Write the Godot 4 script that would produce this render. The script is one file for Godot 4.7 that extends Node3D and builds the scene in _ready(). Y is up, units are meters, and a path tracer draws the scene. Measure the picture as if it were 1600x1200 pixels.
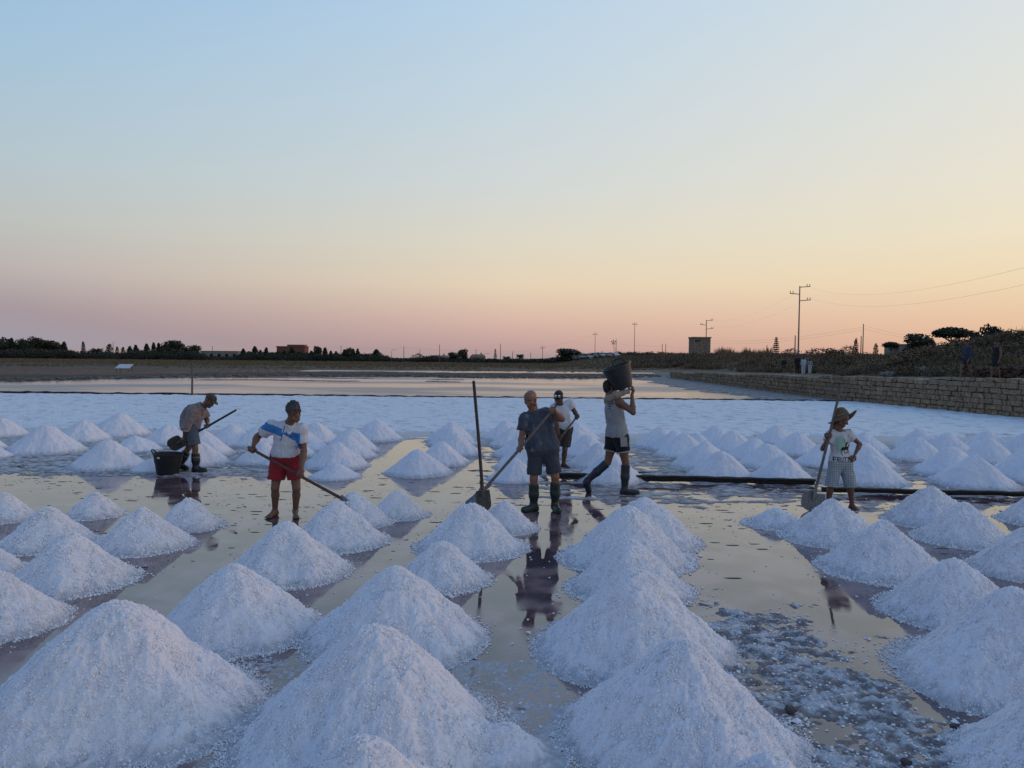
extends Node3D
# Salt pans at dusk: workers shovel harvested salt into cone-shaped piles on a wet pan.

class MB:
	# collects vertices for one mesh
	var v := PackedVector3Array()
	var n := PackedVector3Array()
	var c := PackedColorArray()
	var u := PackedVector2Array()
	var i := PackedInt32Array()
	var col := Color(1, 1, 1)

	func vert(p: Vector3, nn: Vector3, uv := Vector2.ZERO) -> int:
		v.append(p)
		n.append(nn)
		c.append(col)
		u.append(uv)
		return v.size() - 1

	func quad(a: Vector3, b: Vector3, d: Vector3, e: Vector3) -> void:
		var nn := (b - a).cross(e - a).normalized()
		if nn == Vector3.ZERO:
			nn = (d - b).cross(e - b).normalized()
		var k := vert(a, nn)
		vert(b, nn, Vector2(1, 0))
		vert(d, nn, Vector2(1, 1))
		vert(e, nn, Vector2(0, 1))
		i.append_array([k, k + 1, k + 2, k, k + 2, k + 3])

	func tri(a: Vector3, b: Vector3, d: Vector3) -> void:
		var nn := (b - a).cross(d - a).normalized()
		var k := vert(a, nn)
		vert(b, nn)
		vert(d, nn)
		i.append_array([k, k + 1, k + 2])

	func box(ce: Vector3, s: Vector3, bs := Basis(), bev := 0.0) -> void:
		# a box with chamfered edges
		var h := s * 0.5
		if bev <= 0.0:
			for ax in 3:
				for sg: float in [-1.0, 1.0]:
					var a := Vector3.ZERO
					a[ax] = sg
					var b := Vector3.ZERO
					b[(ax + 1) % 3] = 1.0
					var d := a.cross(b)
					var o := a * h
					quad(ce + bs * (o - b * h - d * h), ce + bs * (o + b * h - d * h), ce + bs * (o + b * h + d * h), ce + bs * (o - b * h + d * h))
			return
		var g := h - Vector3.ONE * bev
		for ax in 3:
			for sg: float in [-1.0, 1.0]:
				var a := Vector3.ZERO
				a[ax] = sg
				var b := Vector3.ZERO
				b[(ax + 1) % 3] = 1.0
				var d := a.cross(b)
				var o := a * h
				quad(ce + bs * (o - b * g - d * g), ce + bs * (o + b * g - d * g), ce + bs * (o + b * g + d * g), ce + bs * (o - b * g + d * g))
				for sg2: float in [-1.0, 1.0]:
					var b2 := b * sg2
					var d2 := a.cross(b2)
					quad(ce + bs * (a * h + b2 * g - d2 * g), ce + bs * (a * g + b2 * h - d2 * g), ce + bs * (a * g + b2 * h + d2 * g), ce + bs * (a * h + b2 * g + d2 * g))
		for x: float in [-1.0, 1.0]:
			for y: float in [-1.0, 1.0]:
				for z: float in [-1.0, 1.0]:
					var a := Vector3(x * h.x, y * g.y, z * g.z)
					var b := Vector3(x * g.x, y * h.y, z * g.z)
					var d := Vector3(x * g.x, y * g.y, z * h.z)
					if x * y * z > 0.0:
						tri(ce + bs * a, ce + bs * b, ce + bs * d)
					else:
						tri(ce + bs * a, ce + bs * d, ce + bs * b)

	func tube(pts: Array, radii: Array, sides := 8, flat := 1.0, side := Vector3.ZERO) -> void:
		# a swept round bar with closed ends; flat squashes it along «side»
		var t: Vector3 = (pts[1] - pts[0]).normalized()
		var ref := side if side != Vector3.ZERO else (Vector3.UP if absf(t.y) < 0.9 else Vector3.RIGHT)
		var s := (ref - t * ref.dot(t)).normalized()
		var first := v.size()
		for k in pts.size():
			var a: Vector3 = pts[maxi(k - 1, 0)]
			var b: Vector3 = pts[mini(k + 1, pts.size() - 1)]
			t = (b - a).normalized()
			s = (s - t * s.dot(t)).normalized()
			var w := t.cross(s)
			var r: float = radii[k] if k < radii.size() else radii[-1]
			for j in sides + 1:
				var an := TAU * j / sides
				var e := s * cos(an) * flat + w * sin(an)
				vert(pts[k] + e * r, (s * cos(an) / flat + w * sin(an)).normalized(), Vector2(float(j) / sides, k))
		for k in pts.size() - 1:
			for j in sides:
				var p := first + k * (sides + 1) + j
				i.append_array([p, p + 1, p + sides + 1, p + 1, p + sides + 2, p + sides + 1])
		for e: int in [0, pts.size() - 1]:
			var nn: Vector3 = (pts[0] - pts[1]).normalized() if e == 0 else (pts[-1] - pts[-2]).normalized()
			var ce := vert(pts[e], nn)
			var ring := v.size()
			for j in sides + 1:
				vert(v[first + e * (sides + 1) + j], nn)
			for j in sides:
				i.append_array([ce, ring + j, ring + j + 1])

	func lathe(prof: Array, xf := Transform3D(), sides := 24) -> void:
		# a profile of (radius, height) points turned about the y axis
		for k in prof.size() - 1:
			var a: Vector2 = prof[k]
			var b: Vector2 = prof[k + 1]
			var d := (b - a).normalized()
			var first := v.size()
			for j in sides + 1:
				var an := TAU * j / sides
				var e := Vector3(cos(an), 0, sin(an))
				var nn := xf.basis * (e * d.y - Vector3.UP * d.x).normalized()
				vert(xf * (e * a.x + Vector3.UP * a.y), nn)
				vert(xf * (e * b.x + Vector3.UP * b.y), nn)
			for j in sides:
				var p := first + j * 2
				i.append_array([p, p + 1, p + 2, p + 1, p + 3, p + 2])

	func add(o: MB, xf := Transform3D()) -> void:
		var base := v.size()
		for k in o.v.size():
			v.append(xf * o.v[k])
			n.append((xf.basis * o.n[k]).normalized())
		c.append_array(o.c)
		u.append_array(o.u)
		for k in o.i:
			i.append(k + base)

	func mesh(fix := true) -> ArrayMesh:
		if fix:
			for t in range(0, i.size(), 3):
				var a := i[t]
				var b := i[t + 1]
				var d := i[t + 2]
				if (v[b] - v[a]).cross(v[d] - v[a]).dot(n[a] + n[b] + n[d]) > 0.0:
					i[t + 1] = d
					i[t + 2] = b
		var ar := []
		ar.resize(Mesh.ARRAY_MAX)
		ar[Mesh.ARRAY_VERTEX] = v
		ar[Mesh.ARRAY_NORMAL] = n
		ar[Mesh.ARRAY_COLOR] = c
		ar[Mesh.ARRAY_TEX_UV] = u
		ar[Mesh.ARRAY_INDEX] = i
		var m := ArrayMesh.new()
		m.add_surface_from_arrays(Mesh.PRIMITIVE_TRIANGLES, ar)
		return m


var taken := {}
var rng := RandomNumberGenerator.new()
var M := {}
var fine := FastNoiseLite.new()
var soft := FastNoiseLite.new()


func numbered(called: String) -> String:
	var k: int = taken.get(called, 0)
	taken[called] = k + 1
	return called if k == 0 else "%s_%03d" % [called, k]


func tag(o: Node3D, label: String, category: String, group := "", kind := "") -> Node3D:
	o.set_meta("label", label)
	if category:
		o.set_meta("category", category)
	if group:
		o.set_meta("group", group)
	if kind:
		o.set_meta("kind", kind)
	return o


func base(called: String, at: Vector3, label: String, category: String, group := "", turn := 0.0) -> Node3D:
	var o := Node3D.new()
	o.name = numbered(called)
	add_child(o)
	o.position = at
	o.rotation.y = turn
	return tag(o, label, category, group)


func put(called: String, m: Mesh, mat: Material, parent: Node3D = null) -> MeshInstance3D:
	var o := MeshInstance3D.new()
	o.mesh = m
	o.material_override = mat
	if parent == null:
		o.name = numbered(called)
		add_child(o)
	else:
		o.name = called
		parent.add_child(o, true)
	return o


func copy(o: Node3D, label: String, at: Vector3, turn := 0.0, s := Vector3.ONE) -> Node3D:
	var stem: String = o.name
	var cut := RegEx.create_from_string("_\\d{3}$")
	stem = cut.sub(stem, "")
	var r: Node3D = o.duplicate()
	r.name = numbered(stem)
	add_child(r)
	r.transform = Transform3D(Basis(Vector3.UP, turn).scaled_local(s), at)
	r.set_meta("label", label)
	return r


func many(called: String, m: Mesh, mat: Material, xfs: Array, parent: Node3D = null, tints: Array = []) -> MultiMeshInstance3D:
	var mm := MultiMesh.new()
	mm.transform_format = MultiMesh.TRANSFORM_3D
	mm.use_colors = not tints.is_empty()
	mm.mesh = m
	mm.instance_count = xfs.size()
	for k in xfs.size():
		mm.set_instance_transform(k, xfs[k])
	for k in tints.size():
		mm.set_instance_color(k, tints[k])
	var o := MultiMeshInstance3D.new()
	o.multimesh = mm
	o.material_override = mat
	o.set_meta("kind", "stuff")
	o.name = numbered(called) if parent == null else called
	(self if parent == null else parent).add_child(o, true)
	return o


func noise_tex(freq: float, octaves: int, ramp: Array, size := 512, normal := false, strength := 4.0, cellular := false) -> NoiseTexture2D:
	var f := FastNoiseLite.new()
	f.seed = 11 + M.size()
	f.noise_type = FastNoiseLite.TYPE_CELLULAR if cellular else FastNoiseLite.TYPE_SIMPLEX_SMOOTH
	f.frequency = freq
	f.fractal_octaves = octaves
	var t := NoiseTexture2D.new()
	t.width = size
	t.height = size
	t.seamless = true
	t.noise = f
	if normal:
		t.as_normal_map = true
		t.bump_strength = strength
	elif ramp:
		var g := Gradient.new()
		var offs := PackedFloat32Array()
		var cols := PackedColorArray()
		for r: Array in ramp:
			offs.append(r[0])
			cols.append(r[1])
		g.offsets = offs
		g.colors = cols
		t.color_ramp = g
	return t


func lin(r: float, g: float, b: float) -> Color:
	return Color(r, g, b).linear_to_srgb()


func paint(key: String, color: Color, rough := 0.8, metal := 0.0) -> StandardMaterial3D:
	# color is a real-world base colour, linear
	var m := StandardMaterial3D.new()
	m.resource_name = key
	m.albedo_color = color.linear_to_srgb()
	m.roughness = rough
	m.metallic = metal
	M[key] = m
	return m


func grained(m: StandardMaterial3D, scale: float, freq := 0.02, lo := 0.75, bump := 3.0) -> StandardMaterial3D:
	# uneven tone and fine relief, laid on in world space
	m.albedo_texture = noise_tex(freq, 4, [[0.25, Color(lo, lo, lo)], [0.75, Color(1, 1, 1)]], 256)
	m.normal_enabled = true
	m.normal_texture = noise_tex(freq * 2.0, 4, [], 256, true, bump)
	m.uv1_triplanar = true
	m.uv1_scale = Vector3.ONE * scale
	return m


func tinted(m: StandardMaterial3D) -> StandardMaterial3D:
	m.vertex_color_use_as_albedo = true
	return m


# ---------------------------------------------------------------- implicit bodies
func cap(a: Vector3, b: Vector3, ra: float, rb := -1.0, k := 0.03, flat_dir := Vector3.ZERO, flat := 1.0) -> Array:
	return [a, b, ra, rb if rb >= 0.0 else ra, k, flat_dir, flat]


func sdf(mb: MB, pr: Array, cell: float, cuts := [], colf = null, xf := Transform3D(), uvf = null, wob := 0.0, wob_f := 7.0) -> void:
	# joins tapered capsules with a smooth minimum and meshes the field as surface nets
	var lo := Vector3.INF
	var hi := -Vector3.INF
	for q: Array in pr:
		var m := maxf(q[2], q[3]) + 2.5 * cell
		for e in 2:
			lo = lo.min(q[e] - Vector3.ONE * m)
			hi = hi.max(q[e] + Vector3.ONE * m)
	var nx := int((hi.x - lo.x) / cell) + 2
	var ny := int((hi.y - lo.y) / cell) + 2
	var nz := int((hi.z - lo.z) / cell) + 2
	var f := PackedFloat32Array()
	f.resize(nx * ny * nz)
	f.fill(1.0)
	for q: Array in pr:
		var a: Vector3 = q[0]
		var b: Vector3 = q[1]
		var ra: float = q[2]
		var rb: float = q[3]
		var k: float = q[4]
		var fn: Vector3 = q[5]
		var fl: float = 1.0 / q[6] - 1.0
		var ab := b - a
		ab += fn * (ab.dot(fn) * fl)
		var l2 := maxf(ab.length_squared(), 1e-9)
		var m := maxf(ra, rb) + k + 2.0 * cell
		var p0 := ((a.min(b) - Vector3.ONE * m - lo) / cell).max(Vector3.ZERO)
		var p1 := (a.max(b) + Vector3.ONE * m - lo) / cell
		for z in range(int(p0.z), mini(int(p1.z) + 1, nz)):
			for y in range(int(p0.y), mini(int(p1.y) + 1, ny)):
				var row := (z * ny + y) * nx
				for x in range(int(p0.x), mini(int(p1.x) + 1, nx)):
					var p := Vector3(lo.x + x * cell - a.x, lo.y + y * cell - a.y, lo.z + z * cell - a.z)
					if fl != 0.0:
						p += fn * (p.dot(fn) * fl)
					var t := clampf(p.dot(ab) / l2, 0.0, 1.0)
					var d := (p - ab * t).length() - (ra + (rb - ra) * t)
					var o := f[row + x]
					if k > 0.0 and absf(o - d) < k:
						var h := 0.5 + 0.5 * (o - d) / k
						f[row + x] = o + (d - o) * h - k * h * (1.0 - h)
					elif d < o:
						f[row + x] = d
	for q: Array in cuts:
		var a: Vector3 = q[0]
		var nn: Vector3 = q[1].normalized()
		var r: float = q[2]
		for z in range(maxi(0, int((a.z - r - lo.z) / cell)), mini(nz, int((a.z + r - lo.z) / cell) + 2)):
			for y in range(maxi(0, int((a.y - r - lo.y) / cell)), mini(ny, int((a.y + r - lo.y) / cell) + 2)):
				for x in range(maxi(0, int((a.x - r - lo.x) / cell)), mini(nx, int((a.x + r - lo.x) / cell) + 2)):
					var p := Vector3(lo.x + x * cell - a.x, lo.y + y * cell - a.y, lo.z + z * cell - a.z)
					if p.length() < r:
						var w := (z * ny + y) * nx + x
						f[w] = maxf(f[w], p.dot(nn))
	var at := PackedInt32Array()
	at.resize(nx * ny * nz)
	at.fill(-1)
	var sy := nx
	var sz := nx * ny
	var corner := [0, 1, sy, sy + 1, sz, sz + 1, sz + sy, sz + sy + 1]
	var edges := [[0, 1], [2, 3], [4, 5], [6, 7], [0, 2], [1, 3], [4, 6], [5, 7], [0, 4], [1, 5], [2, 6], [3, 7]]
	var verts := PackedVector3Array()
	var limit := cell * 4.0
	for z in nz - 1:
		for y in ny - 1:
			var row := (z * ny + y) * nx
			for x in nx - 1:
				var w := row + x
				var f0 := f[w]
				if f0 > limit or f0 < -limit:
					continue
				var inside := 0
				for k: int in corner:
					if f[w + k] < 0.0:
						inside += 1
				if inside == 0 or inside == 8:
					continue
				var sum := Vector3.ZERO
				var cnt := 0
				for e: Array in edges:
					var fa := f[w + corner[e[0]]]
					var fb := f[w + corner[e[1]]]
					if (fa < 0.0) != (fb < 0.0):
						var t := fa / (fa - fb)
						var ca: int = e[0]
						var cb: int = e[1]
						sum += Vector3(ca & 1, (ca >> 1) & 1, ca >> 2).lerp(Vector3(cb & 1, (cb >> 1) & 1, cb >> 2), t)
						cnt += 1
				at[w] = verts.size()
				verts.append(lo + (Vector3(x, y, z) + sum / cnt) * cell)
	var idx := PackedInt32Array()
	for z in range(1, nz - 1):
		for y in range(1, ny - 1):
			var row := (z * ny + y) * nx
			for x in range(1, nx - 1):
				var w := row + x
				var f0 := f[w]
				if f0 > limit or f0 < -limit:
					continue
				var s := f0 < 0.0
				for ax in 3:
					var st: int = [1, sy, sz][ax]
					if (f[w + st] < 0.0) == s:
						continue
					var s1: int = [sy, sz, 1][ax]
					var s2: int = [sz, 1, sy][ax]
					var q0 := at[w]
					var q1 := at[w - s1]
					var q2 := at[w - s1 - s2]
					var q3 := at[w - s2]
					if q0 < 0 or q1 < 0 or q2 < 0 or q3 < 0:
						continue
					if s:
						idx.append_array([q0, q2, q1, q0, q3, q2])
					else:
						idx.append_array([q0, q1, q2, q0, q2, q3])
	var nor := PackedVector3Array()
	nor.resize(verts.size())
	for pas in 2:
		nor.fill(Vector3.ZERO)
		for t in range(0, idx.size(), 3):
			var fnv := (verts[idx[t + 2]] - verts[idx[t]]).cross(verts[idx[t + 1]] - verts[idx[t]])
			for k in 3:
				nor[idx[t + k]] += fnv
		for k in nor.size():
			nor[k] = nor[k].normalized()
		if pas == 0:
			if wob == 0.0:
				break
			for k in verts.size():
				var p := verts[k] * wob_f
				verts[k] += nor[k] * wob * (fine.get_noise_3d(p.x, p.y * 0.6, p.z) + 0.5 * fine.get_noise_3d(p.x * 2.3 + 40.0, p.y * 1.6, p.z * 2.3))
	var first := mb.v.size()
	for k in verts.size():
		mb.v.append(xf * verts[k])
		mb.n.append(xf.basis * nor[k])
		if colf is Callable:
			mb.c.append(colf.call(verts[k], nor[k]))
		else:
			mb.c.append(colf if colf is Color else mb.col)
		mb.u.append(uvf.call(verts[k], nor[k]) if uvf is Callable else Vector2.ZERO)
	for k in idx:
		mb.i.append(first + k)


func smooth(a: float, b: float, x: float) -> float:
	return smoothstep(a, b, x)


func curve(xs: Array, ys: Array, x: float) -> float:
	if x <= xs[0]:
		return ys[0]
	for k in range(1, xs.size()):
		if x <= xs[k]:
			return lerpf(ys[k - 1], ys[k], (x - xs[k - 1]) / (xs[k] - xs[k - 1]))
	return ys[-1]


func _ready() -> void:
	rng.seed = 20
	fine.noise_type = FastNoiseLite.TYPE_SIMPLEX
	fine.frequency = 1.0
	fine.fractal_octaves = 2
	fine.seed = 4
	soft.noise_type = FastNoiseLite.TYPE_SIMPLEX_SMOOTH
	soft.frequency = 1.0
	soft.fractal_octaves = 4
	soft.seed = 9
	var cam := Camera3D.new()
	cam.name = "camera"
	add_child(cam)
	cam.position = Vector3(0, 2.2, 0)
	cam.rotation = Vector3(deg_to_rad(-2.335), 0, deg_to_rad(0.516))
	cam.fov = 53.05
	cam.near = 0.05
	cam.far = 9000.0
	cam.current = true
	var env := Environment.new()
	env.background_mode = Environment.BG_SKY
	env.sky = Sky.new()
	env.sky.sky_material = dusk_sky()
	env.background_energy_multiplier = 1.0
	env.tonemap_mode = Environment.TONE_MAPPER_LINEAR
	env.tonemap_exposure = 1.0
	env.sdfgi_enabled = true
	env.ssao_enabled = true
	env.ssil_enabled = true
	var we := WorldEnvironment.new()
	we.name = "environment"
	we.environment = env
	add_child(we)
	# the afterglow where the sun has set, off to the right
	var sun := DirectionalLight3D.new()
	sun.name = "afterglow"
	add_child(sun)
	sun.light_energy = 0.16
	sun.light_color = Color(1.0, 0.74, 0.58)
	sun.light_angular_distance = 30.0
	sun.shadow_enabled = true
	sun.rotation = Vector3(deg_to_rad(-9), deg_to_rad(110), 0)
	materials()
	setting()
	wall()
	scenery()
	piles()
	workers()
	passers()
	details()


func dusk_sky() -> PanoramaSkyMaterial:
	# clear twilight: rows are elevation, columns the angle away from where the sun went down
	var el := [0.0, 2.5, 5.0, 8.0, 12.0, 18.0, 25.0, 40.0, 62.0, 90.0]
	var az := [0.0, 37.0, 70.0, 103.0, 180.0]
	var tab := [
		[Color8(248, 186, 122), Color8(251, 208, 140), Color8(252, 222, 165), Color8(250, 228, 185), Color8(244, 229, 205), Color8(236, 229, 216), Color8(220, 225, 224), Color8(170, 194, 215), Color8(112, 149, 197), Color8(72, 108, 166)],
		[Color8(224, 176, 148), Color8(233, 197, 165), Color8(239, 217, 182), Color8(237, 225, 199), Color8(231, 226, 211), Color8(222, 225, 221), Color8(210, 222, 230), Color8(160, 188, 213), Color8(106, 146, 196), Color8(72, 108, 166)],
		[Color8(186, 153, 153), Color8(217, 184, 168), Color8(229, 210, 183), Color8(222, 215, 197), Color8(210, 215, 213), Color8(197, 213, 223), Color8(183, 209, 231), Color8(140, 175, 211), Color8(98, 138, 193), Color8(72, 108, 166)],
		[Color8(146, 138, 150), Color8(166, 152, 158), Color8(188, 179, 175), Color8(190, 193, 190), Color8(181, 198, 206), Color8(166, 195, 217), Color8(149, 187, 223), Color8(120, 157, 204), Color8(90, 129, 187), Color8(72, 108, 166)],
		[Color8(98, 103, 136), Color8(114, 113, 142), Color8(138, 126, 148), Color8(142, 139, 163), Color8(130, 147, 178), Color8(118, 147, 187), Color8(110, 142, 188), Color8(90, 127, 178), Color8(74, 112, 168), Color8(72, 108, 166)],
	]
	var w := 512
	var h := 512
	var im := Image.create(w, h, false, Image.FORMAT_RGBF)
	for y in h:
		var e := 90.0 - (y + 0.5) / h * 180.0
		var row := []
		for a in 5:
			var c := Color(0.40, 0.31, 0.30)
			if e >= 0.0:
				var k := 0
				while k < 8 and e > el[k + 1]:
					k += 1
				var t: float = (e - el[k]) / (el[k + 1] - el[k])
				c = (tab[a][k] as Color).srgb_to_linear().lerp((tab[a][k + 1] as Color).srgb_to_linear(), t)
			row.append(c)
		for x in w:
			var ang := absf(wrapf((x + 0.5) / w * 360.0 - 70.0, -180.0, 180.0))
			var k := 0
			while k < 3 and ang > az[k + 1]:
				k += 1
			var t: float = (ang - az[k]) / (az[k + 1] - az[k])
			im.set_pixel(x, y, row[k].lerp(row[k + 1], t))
	var m := PanoramaSkyMaterial.new()
	m.panorama = ImageTexture.create_from_image(im)
	return m


func materials() -> void:
	var m := tinted(paint("salt", Color(0.86, 0.825, 0.835), 0.75))
	m.normal_enabled = true
	m.normal_texture = noise_tex(0.06, 3, [], 512, true, 6.0)
	m.uv1_triplanar = true
	m.uv1_world_triplanar = true
	m.uv1_scale = Vector3.ONE * 2.2
	m.normal_scale = 0.9
	m.metallic_specular = 0.35
	m = tinted(paint("grain", Color(0.88, 0.85, 0.86), 0.6))
	m = tinted(paint("crust", Color(1, 1, 1), 0.6))
	m.normal_enabled = true
	m.normal_texture = M["salt"].normal_texture
	m.uv1_triplanar = true
	m.uv1_world_triplanar = true
	m.uv1_scale = Vector3.ONE * 1.3
	m.normal_scale = 1.4
	m = tinted(paint("field", Color(1, 1, 1), 0.75))
	m.normal_enabled = true
	m.normal_texture = M["salt"].normal_texture
	m.uv1_triplanar = true
	m.uv1_world_triplanar = true
	m.uv1_scale = Vector3(0.25, 0.25, 0.6)
	# brine: a mirror film over a brownish, lilac-tinged salt floor
	m = paint("brine", Color(0.235, 0.152, 0.155), 0.13)
	m.metallic_specular = 0.70
	m.roughness_texture = noise_tex(0.012, 4, [[0.4, Color(0.2, 0.2, 0.2)], [0.75, Color(1, 1, 1)]], 512)
	m.albedo_texture = noise_tex(0.012, 4, [[0.3, Color(0.62, 0.6, 0.66)], [0.7, Color(1, 1, 1)]], 512)
	m.uv1_triplanar = true
	m.uv1_world_triplanar = true
	m.uv1_scale = Vector3(0.21, 0.21, 0.21)
	m.normal_enabled = true
	m.normal_texture = noise_tex(0.02, 3, [], 512, true, 0.6)
	m.normal_scale = 0.05
	m = paint("far_brine", Color(0.20, 0.145, 0.16), 0.12)
	m.metallic_specular = 0.3
	m.roughness_texture = noise_tex(0.012, 4, [[0.40, Color(0.45, 0.45, 0.45)], [0.62, Color(1, 1, 1)]], 512)
	m.roughness = 0.34
	m.uv1_triplanar = true
	m.uv1_world_triplanar = true
	m.uv1_scale = Vector3(0.006, 0.02, 0.016)
	m = tinted(paint("earth", Color(1, 1, 1), 0.95))
	grained(m, 0.35, 0.02, 0.6, 5.0)
	m.uv1_world_triplanar = true
	m = tinted(paint("stone", Color(1, 1, 1), 0.92))
	grained(m, 1.6, 0.02, 0.7, 5.0)
	m.uv1_world_triplanar = true
	m = tinted(paint("leaf", Color(1, 1, 1), 0.75))
	m.backlight_enabled = true
	m.backlight = Color(0.05, 0.06, 0.03)
	m.cull_mode = BaseMaterial3D.CULL_DISABLED
	paint("bark", Color(0.07, 0.055, 0.045), 0.9)
	paint("plaster", Color(0.27, 0.235, 0.20), 0.9)
	paint("brick_red", Color(0.17, 0.07, 0.05), 0.9)
	paint("roof_tile", Color(0.26, 0.13, 0.08), 0.9)
	paint("dark_pane", Color(0.02, 0.02, 0.025), 0.2)
	paint("pole_wood", Color(0.11, 0.085, 0.075), 0.9)
	paint("pole_concrete", Color(0.22, 0.18, 0.16), 0.9)
	paint("wire", Color(0.05, 0.045, 0.045), 0.6)
	grained(paint("old_plank", Color(0.05, 0.04, 0.036), 0.7), 3.0, 0.03, 0.5)
	grained(paint("dark_wood", Color(0.055, 0.035, 0.03), 0.6), 4.0, 0.03, 0.6)
	grained(paint("red_wood", Color(0.15, 0.065, 0.05), 0.6), 4.0, 0.03, 0.6)
	grained(paint("grey_wood", Color(0.2, 0.17, 0.15), 0.7), 4.0, 0.03, 0.6)
	grained(paint("steel", Color(0.30, 0.30, 0.31), 0.45, 0.55), 5.0, 0.03, 0.6)
	grained(paint("stained", Color(0.2, 0.18, 0.15), 0.7, 0.2), 9.0, 0.03, 0.15)
	grained(paint("rubber_tub", Color(0.012, 0.013, 0.015), 0.5), 3.0, 0.03, 0.8, 1.0)
	grained(paint("grey_tub", Color(0.035, 0.037, 0.042), 0.5), 3.0, 0.03, 0.7, 1.0)
	paint("white_label", Color(0.6, 0.6, 0.58), 0.6)
	paint("cloth_band", Color(0.24, 0.16, 0.11), 0.9)
	var sk := tinted(paint("skin", Color(1, 1, 1), 0.55))
	sk.subsurf_scatter_enabled = false
	m = tinted(paint("cloth", Color(1, 1, 1), 0.9))
	m.normal_enabled = true
	m.normal_texture = noise_tex(0.03, 3, [], 256, true, 2.5)
	m.uv1_triplanar = true
	m.uv1_scale = Vector3.ONE * 5.0
	m.rim_enabled = true
	m.rim = 0.15
	m = tinted(paint("boot", Color(1, 1, 1), 0.38))
	m = tinted(paint("hair", Color(1, 1, 1), 0.7))
	m.normal_enabled = true
	m.normal_texture = noise_tex(0.05, 3, [], 256, true, 5.0)
	m.uv1_triplanar = true
	m.uv1_scale = Vector3(14, 4, 14)
	m = tinted(paint("straw", Color(1, 1, 1), 0.85))
	m.normal_enabled = true
	m.normal_texture = noise_tex(0.06, 2, [], 256, true, 4.0)
	m.uv1_triplanar = true
	m.uv1_scale = Vector3(12, 20, 12)
	m = paint("mirror_lens", Color(0.75, 0.85, 0.6), 0.1, 0.9)
	paint("car_glass", Color(0.02, 0.025, 0.03), 0.1)
	paint("tyre", Color(0.02, 0.02, 0.02), 0.8)


# ---------------------------------------------------------------- the setting
func wall_x(d: float) -> float:
	return curve([6.0, 20.0, 27.28, 30.12, 33.61, 37.75, 46.06, 59.7, 69.16, 75.0, 200.0], [23.6, 20.0, 18.21, 17.59, 16.82, 15.9, 15.3, 14.75, 14.35, 14.2, 10.0], d)


func wall_top(d: float) -> float:
	return curve([6.0, 27.3, 33.6, 37.8, 46.0, 59.7, 69.0, 85.0], [1.5, 1.42, 1.28, 1.17, 1.0, 0.76, 0.6, 0.3], d)


func pan_edge(x: float) -> float:
	return curve([-90.0, -33.0, -28.5, -22.0, -12.0, -2.0, 6.0, 12.0, 16.0], [46.0, 49.7, 57.0, 63.3, 65.6, 65.5, 66.0, 70.0, 72.0], x) + 0.8 * fine.get_noise_2d(x * 0.3, 3.0)


func hill(x: float, d: float) -> float:
	var u := x - wall_x(d) - 3.6 - 7.0 * smoothstep(44.0, 62.0, d) * smoothstep(120.0, 85.0, d)
	var top := curve([10.0, 25.0, 36.0, 50.0, 65.0, 80.0, 100.0, 140.0, 200.0, 400.0], [1.6, 1.9, 2.0, 2.1, 1.7, 1.3, 1.0, 0.9, 0.8, 0.2], d)
	var side := smoothstep(0.0, 11.0, u) + 0.35 * smoothstep(8.0, 30.0, u)
	return top * side + side * 0.5 * soft.get_noise_2d(x * 0.12, d * 0.12)


func terrain_h(x: float, d: float) -> float:
	var low := -0.15
	if d > 36.8:
		var e := pan_edge(x)
		var up := smoothstep(-0.4, 2.6, d - e)
		low = -0.15 + up * (0.26 + 0.05 * soft.get_noise_2d(x * 0.5, d * 0.5))
		# a second, narrow water
		var sl := smoothstep(0.0, 2.0, 6.5 - absf(d - 86.0 - 0.05 * x) + 2.0 * fine.get_noise_2d(x * 0.08, 8.0)) * smoothstep(-27.0, -20.0, x)
		low = lerpf(low, -0.12, sl)
		low += smoothstep(95.0, 130.0, d) * (0.10 * soft.get_noise_2d(x * 0.05, d * 0.05))
		low -= smoothstep(95.0, 250.0, d) * 1.35 + maxf(d - 250.0, 0.0) * 0.0125
		# thin mud bars lying in the second pan
		var bar := maxf(1.0 - absf(d - 57.5 - 0.02 * x - 0.9 * fine.get_noise_2d(x * 0.12, 1.0)) / 1.1, 1.0 - absf(d - 61.5 + 0.05 * x - 0.9 * fine.get_noise_2d(x * 0.15, 6.0)) / 0.9)
		if bar > 0.0:
			low = maxf(low, -0.15 + 0.165 * smoothstep(0.0, 0.5, bar) * smoothstep(-0.25, 0.1, fine.get_noise_2d(x * 0.07, 14.0)))
		# pale silted shore in front of the wall
		var wx := wall_x(d)
		var sh := smoothstep(-1.2, 0.2, x - wx + 3.4 + 0.9 * fine.get_noise_2d(d * 0.25, 5.0))
		if d < 74.0:
			low = maxf(low, lerpf(-0.15, 0.05, sh))
	var wx2 := wall_x(d)
	var emb := smoothstep(wx2 + 0.32, wx2 + 0.6, x)
	if d > 70.0:
		emb = smoothstep(wx2, wx2 + lerpf(0.4, 8.0, minf((d - 70.0) / 20.0, 1.0)), x)
	if emb <= 0.0:
		return low
	var top := wall_top(d) - 0.05 + 0.05 * soft.get_noise_2d(x * 0.9, d * 0.9) + hill(x, d)
	if d > 130.0:
		top = lerpf(top, low + 0.6 + hill(x, d) * 1.2, smoothstep(130.0, 240.0, d))
	return lerpf(low, top, emb)


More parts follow.
